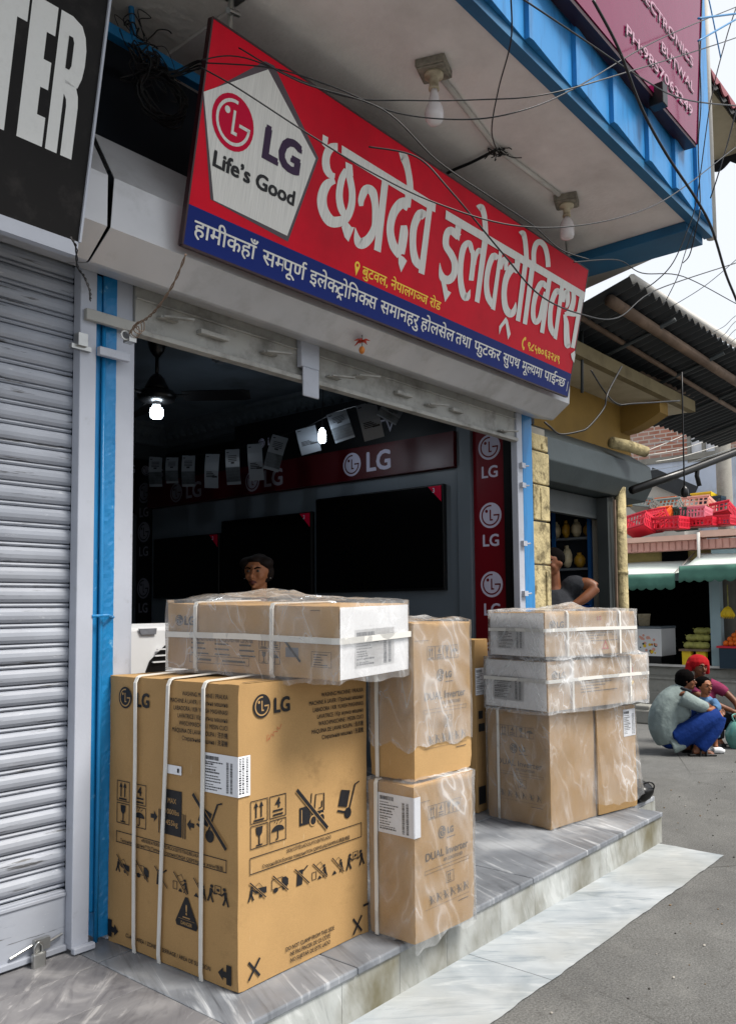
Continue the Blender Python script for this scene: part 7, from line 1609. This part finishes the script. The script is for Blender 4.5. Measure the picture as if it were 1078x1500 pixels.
for sd in (-1, 1): ch += [([(0.03, 0.04, hz_ - 0.7), (0.09 * sd, 0.04, hz_ - 0.8), (0.10 * sd, 0.04, 0.5), (0.10 * sd, 0.03, 0.11)], (0.09, 0.085, 0.06, 0.045))]
nm.part('body', M_SKIN2, ch, bl, 0.008, 3)
nm.part('hair', M_HAIR, [], [((hc[0] + 0.02, hc[1] + 0.025, hc[2] + 0.045), (0.105, 0.108, 0.09))], 0.009, 2)
nm.part('tee_shirt', M_C_CHAR, [([(0.03, 0.04, hz_ - 0.72), (0.03, 0.04, hz_ - 0.5), (0.03, 0.04, hz_ - 0.32), (0.025, 0.035, hz_ - 0.2)], (0.175, 0.17, 0.18, 0.09)), ([(0.12, 0.04, hz_ - 0.26), S_, (S_[0] + 0.07, -0.01, S_[2] - 0.03)], (0.09, 0.085, 0.07)), ([(-0.10, 0.04, hz_ - 0.27), (-0.18, 0.03, hz_ - 0.34), (-0.22, 0.02, hz_ - 0.45)], (0.085, 0.08, 0.062))], [], 0.012, 3)
nm.part('trousers', M_C_DARK, [([(0.09 * sd + 0.02, 0.04, hz_ - 0.70), (0.10 * sd, 0.04, 0.55), (0.10 * sd, 0.03, 0.1)], (0.13, 0.10, 0.08)) for sd in (-1, 1)], [], 0.014, 2)
# ---------------------------------------------------------------- cables, wires, bars
CN = [0]
def cable(pts, r, label, mt=None, smooth=8, group='overhead cables'):
    """pts: (photo x, photo y, depth)"""
    P_ = [atD(*p) if len(p) == 3 else Vector(p[0]) for p in pts]
    m = MB(); m.tube(P_, r * 0.55, 6, smooth=smooth)
    return one('cable', m, mt or M_RUBBER, label, 'cable', group, smooth=True)
cable([(760, -5, 2.9), (850, 55, 3.2), (940, 115, 3.6), (1000, 145, 4.0), (1078, 155, 4.6), (1130, 158, 5)], 0.0065, 'black cable sagging across the magenta sign from the top edge to the right')
cable([(868, 0, 2.7), (905, 70, 2.8), (940, 160, 2.9), (975, 225, 3.0), (1018, 290, 3.1), (1042, 335, 3.2), (1062, 400, 3.4), (1078, 440, 3.5), (1100, 500, 3.6)], 0.009, 'thick black cable running down past the blue balcony corner to the right edge')
cable([(295, 88, 3.1), (360, 85, 3.1), (500, 140, 3.1), (600, 147, 3.1), (700, 146, 3.1), (800, 138, 3.1), (930, 102, 3.4), (1078, 55, 4.5), (1150, 25, 5)], 0.005, 'thin grey cable crossing straight in front of the soffit lamps')
cable([(300, 92, 3.15), (400, 100, 3.1), (490, 128, 3.1), (580, 165, 3.1), (680, 175, 3.1), (760, 163, 3.1), (840, 130, 3.3), (960, 60, 3.9), (1078, 10, 5.0), (1130, -10, 5)], 0.005, 'thin sagging cable just below the straight grey one')
cable([(293, 98, 2.85), (350, 130, 2.8), (450, 195, 2.8), (540, 250, 2.8), (640, 298, 2.85), (750, 330, 2.95), (850, 330, 3.2), (940, 308, 3.6), (1000, 275, 4.2), (1078, 215, 5.0), (1130, 180, 5)], 0.005, 'black cable drooping across the white sign lettering to the right edge')
cable([(350, 70, 3.0), (440, 120, 3.0), (560, 160, 3.05), (640, 235, 3.1), (720, 290, 3.2), (780, 330, 3.4), (820, 365, 3.6), (862, 380, 3.7)], 0.005, 'cable curving over the top edge of the red sign')
cable([(540, 215, 2.9), (610, 230, 2.9), (660, 280, 2.9), (735, 370, 3.0), (790, 432, 3.2), (850, 460, 3.5), (905, 465, 3.8), (960, 425, 4.4), (1078, 385, 5)], 0.0055, 'black cable falling across the right half of the sign lettering')
cable([(748, -5, 3.0), (748, 60, 3.2), (730, 130, 3.5), (720, 190, 3.75), ((LJ.x, LJ.y, LJ.z - 0.02),)], 0.006, 'twisted black wire hanging down to the lamp junction')
cable([((LJ.x, LJ.y, LJ.z - 0.02),), (onZ(690, 238, 3.93),), (onZ(655, 254, 3.935),), (onZ(600, 290, 3.94),)], 0.016, 'bundle of black wires from the lamp junction towards the sign')
cable([(840, 384, 4.4), (905, 381, 4.9), (940, 400, 5.2), (1000, 405, 5.6), (1078, 445, 6), (1110, 460, 6)], 0.006, 'grey cable running right from the white slab edge under the sky')
cable([(935, 428, 5.0), (960, 412, 5.0), (985, 385, 5.0), (1005, 340, 5.0), (1020, 290, 5), (1040, 150, 5), (1062, 60, 5), (1078, 10, 5)], 0.006, 'cable rising steeply in front of the sky at the right')
cable([(975, 440, 5.4), (992, 405, 5.4), (1003, 370, 5.4), (1020, 320, 5.4)], 0.005, 'short wire looping up from the tin awning edge')
cable([(978, 452, 6.0), (1030, 420, 6.0), (1078, 380, 6.0), (1110, 350, 6)], 0.0045, 'thin straight wire rising right above the tin awning')
cable([(1055, 85, 4.2), (1040, 10, 4.2), (1035, -10, 4.2)], 0.006, 'blue wire beside the corner pipe', M_BLUE)
cable([(1022, 27, 3.9), (1078, 20, 4.2), (1110, 17, 4.3)], 0.009, 'upper short blue cable from the corner pipe', M_BLUE)
cable([(1022, 60, 3.9), (1078, 28, 4.2), (1110, 10, 4.3)], 0.009, 'lower short blue cable from the corner pipe', M_BLUE)
cable([(1023, 60, 3.8), (1026, 150, 3.8), (1022, 215, 3.8), (1025, 300, 3.8), (1020, 330, 3.8), (1010, 372, 4.0), (1000, 385, 4.2)], 0.005, 'thin black wire running down along the corner pipe')
cable([(1078, 160, 5.0), (1065, 210, 5.0), (1050, 260, 5.0), (1040, 290, 5.2)], 0.007, 'short black wire hanging in front of the maroon awning')
for k, (y0, y1) in enumerate(((478, 462), (490, 470), (500, 482), (512, 495))):
    cable([(1040, y0 + 10, 8.0), (1060, y0, 8.2), (1078, y1, 8.4), (1110, y1 - 14, 8.8)], 0.006, ('topmost', 'second', 'third', 'lowest')[k] + ' of the four wires rising above the tin awning at the right edge')
cable([(1003, 370, 7), (1008, 330, 7), (1020, 250, 7), (1030, 400, 7), (1042, 440, 7), (1052, 478, 7)], 0.004, 'faint wire curving down in the sky to the tin awning') if False else None
cable([(718, 515, 4.4), (722, 500, 4.5)], 0.003, 'short loose wire end under the sign') if False else None
# wires at the neighbouring shop
cable([(865, 542, 5.2), (886, 575, 5.3), (905, 592, 5.5), (930, 591, 5.6), (995, 587, 6.2)], 0.010, 'black cable looping under the concrete canopy', group='cables under the canopy')
cable([(910, 537, 5.6), (890, 575, 5.3), (884, 598, 5.25), (862, 625, 5.15), (848, 632, 5.1), (820, 636, 5.05), (805, 625, 5.0), (797, 618, 5.0)], 0.011, 'thick black cable crossing down from the canopy to the brick pillar top', group='cables under the canopy')
cable([(998, 545, 7.0), (1000, 640, 7.0), (1002, 720, 7.0)], 0.012, 'straight black cable with a plug hanging from the tin awning', smooth=2, group='cables under the canopy')
p = atD(1002, 720, 7.0); m = MB(); m.lathe([(0.012, 0.05), (0.03, 0.02), (0.034, -0.03), (0.015, -0.05)], p, 10); one('lamp_holder', m, M_BLACK, 'black empty lamp holder at the end of the straight hanging cable', 'lamp holder', smooth=True)
m = MB(); m.tube([atD(925, 718, 6.8), atD(1000, 692, 7.2), atD(1078, 662, 7.6), atD(1130, 640, 7.9)], 0.035, 8); m.tube([atD(1021, 682, 7.3), atD(1020, 697, 7.3), atD(1024, 712, 7.3)], 0.02, 6)
one('iron_bar', m, M_BLACK, 'black bar slanting up to the right in front of the crates', 'bar', smooth=True)
for k, (ya, yb) in enumerate(((655, 612), (668, 630), (690, 655), (660, 600), (640, 640), (676, 645))):
    cable([(930 + 6 * k, ya, 10.5), (1000, (ya + yb) / 2 + 8, 11), (1078, yb, 11.5), (1110, yb - 10, 11.7)], 0.010 if k % 2 else 0.007, ORD[k] + ' of the pale wires crossing in front of the brick house', M_PLASTER if k % 2 else M_GREYP, group='wires before the brick house')
# blue angle bar, wire coil and tangle behind the signs
m = MB(); m.beam(onY(140, 33, 2.88), onY(300, 127, 2.88), 0.045, 0.045, 0)
one('angle_bar', m, M_BLUE, 'blue steel bar fixed across the dark wall between the two signs', 'bar', bevel=0.003)
m = MB(); m.tube([onY(196, 60, 2.86), onY(192, 0, 2.86), onY(190, -30, 2.86)], 0.012, 8); one('wire_pipe', m, M_BLUE, 'thin blue pipe going up from the tangle of wires on the blue bar', 'pipe', smooth=True)
cc = onY(240, 143, 2.84); m = MB(); rr = random.Random(4); pts = []
for k in range(16 * 9):
    a = k / 16 * 2 * math.pi; r0 = 0.105 + 0.02 * math.sin(k * 0.37) + 0.012 * rr.random()
    pts.append(cc + Vector((1, 0, 0)) * (r0 * math.cos(a) + 0.01 * math.sin(k * 0.11)) + Vector((0, 0, 1)) * (r0 * 0.86 * math.sin(a) + 0.012 * math.sin(k * 0.23)) + Vector((0, -0.025 + 0.05 * rr.random(), 0)))
m.tube(pts, 0.0045, 6); one('cable_coil', m, M_RUBBER, 'coil of black cable hanging from the blue bar beside the red sign', 'cable coil', smooth=True)
m = MB(); c0 = onY(200, 70, 2.83)
for k in range(34):
    a = c0 + Vector((rr.uniform(-0.04, 0.09), rr.uniform(-0.03, 0.04), rr.uniform(-0.10, 0.07))); pts = [a]
    for j in range(4): pts.append(pts[-1] + Vector((rr.uniform(-0.06, 0.07), rr.uniform(-0.02, 0.02), rr.uniform(-0.07, 0.05))))
    m.tube(pts, rr.uniform(0.0015, 0.004), 5, smooth=4)
for k in range(8):
    m.tube([c0 + Vector((rr.uniform(0, 0.1), 0, 0)), c0 + Vector((0.16, 0.0, -0.02 - 0.03 * rr.random())), onY(290, 88 + rr.uniform(0, 14), 2.72), onY(300, 90 + 2 * k, 2.6)], 0.003, 5, smooth=5)
one('wire_tangle', m, M_RUBBER, 'tangle of thin black wires bunched on the blue bar', 'wires', kind='stuff', smooth=True)
m = MB()
for k in range(18):
    a = Vector((LJ.x + rr.uniform(-0.025, 0.03), LJ.y + rr.uniform(-0.03, 0.03), 3.925 + rr.uniform(-0.02, 0.015))); pts = [a]
    for j in range(3): pts.append(pts[-1] + Vector((rr.uniform(-0.022, 0.03), rr.uniform(-0.025, 0.025), rr.uniform(-0.015, 0.01))))
    m.tube(pts, 0.003, 5, smooth=3)
m.tube([(LJ.x, LJ.y, 3.93), (LJ.x + 0.1, LJ.y - 0.03, 3.92), (LJ.x + 0.16, LJ.y - 0.06, 3.93)], 0.003, 5, smooth=4)
one('wire_knot', m, M_RUBBER, 'knot of black wires at the joint of the pale conduit on the soffit', 'wires', kind='stuff', smooth=True)
# twisted wire from the hood to the pillar bracket, and one at the left hood corner
for pts, lab in (([(273, 372, 2.95), (255, 415, 2.98), (232, 450, 3.0), (215, 467, 3.02), (200, 475, 3.05), (190, 490, 3.06)], 'rusty twisted wire from the hood edge to the white pillar'),
                 ([(104, 347, 2.72), (112, 362, 2.74), (114, 390, 2.9), (124, 405, 2.98), (132, 425, 2.98), (133, 440, 2.98)], 'thin black wire running down from the black sign corner to the bracket')):
    P_ = [atD(*p) for p in pts]; m = MB(); S_ = spline(P_, 10)
    for o in (0, math.pi): m.tube([q + Vector((math.cos(i * 0.8 + o), 0, math.sin(i * 0.8 + o))) * 0.0032 for i, q in enumerate(S_)], 0.0024, 5)
    if 'rusty' in lab:
        for j in range(3):
            c = S_[-12 + 3 * j]; m.tube([c, c + Vector((0.02, -0.01, 0.015)), c + Vector((0.028, 0, -0.02)), c + Vector((0.0, 0, -0.02)), c], 0.002, 5, smooth=4)
    one('twisted_wire', m, M_RUST if 'rusty' in lab else M_RUBBER, lab, 'wire', smooth=True)
p = atD(182, 492, 3.06); m = MB()
m.tube([p + Vector((0.018 * math.cos(a), -0.01, 0.016 * math.sin(a))) for a in [i * 0.5 for i in range(13)]], 0.004, 6); m.box(p.x + 0.01, p.x + 0.04, p.y - 0.02, p.y + 0.02, p.z - 0.02, p.z + 0.02)
one('wire_ring', m, M_STEEL, 'small steel ring and bolt where the rusty wire meets the white pillar', 'ring')
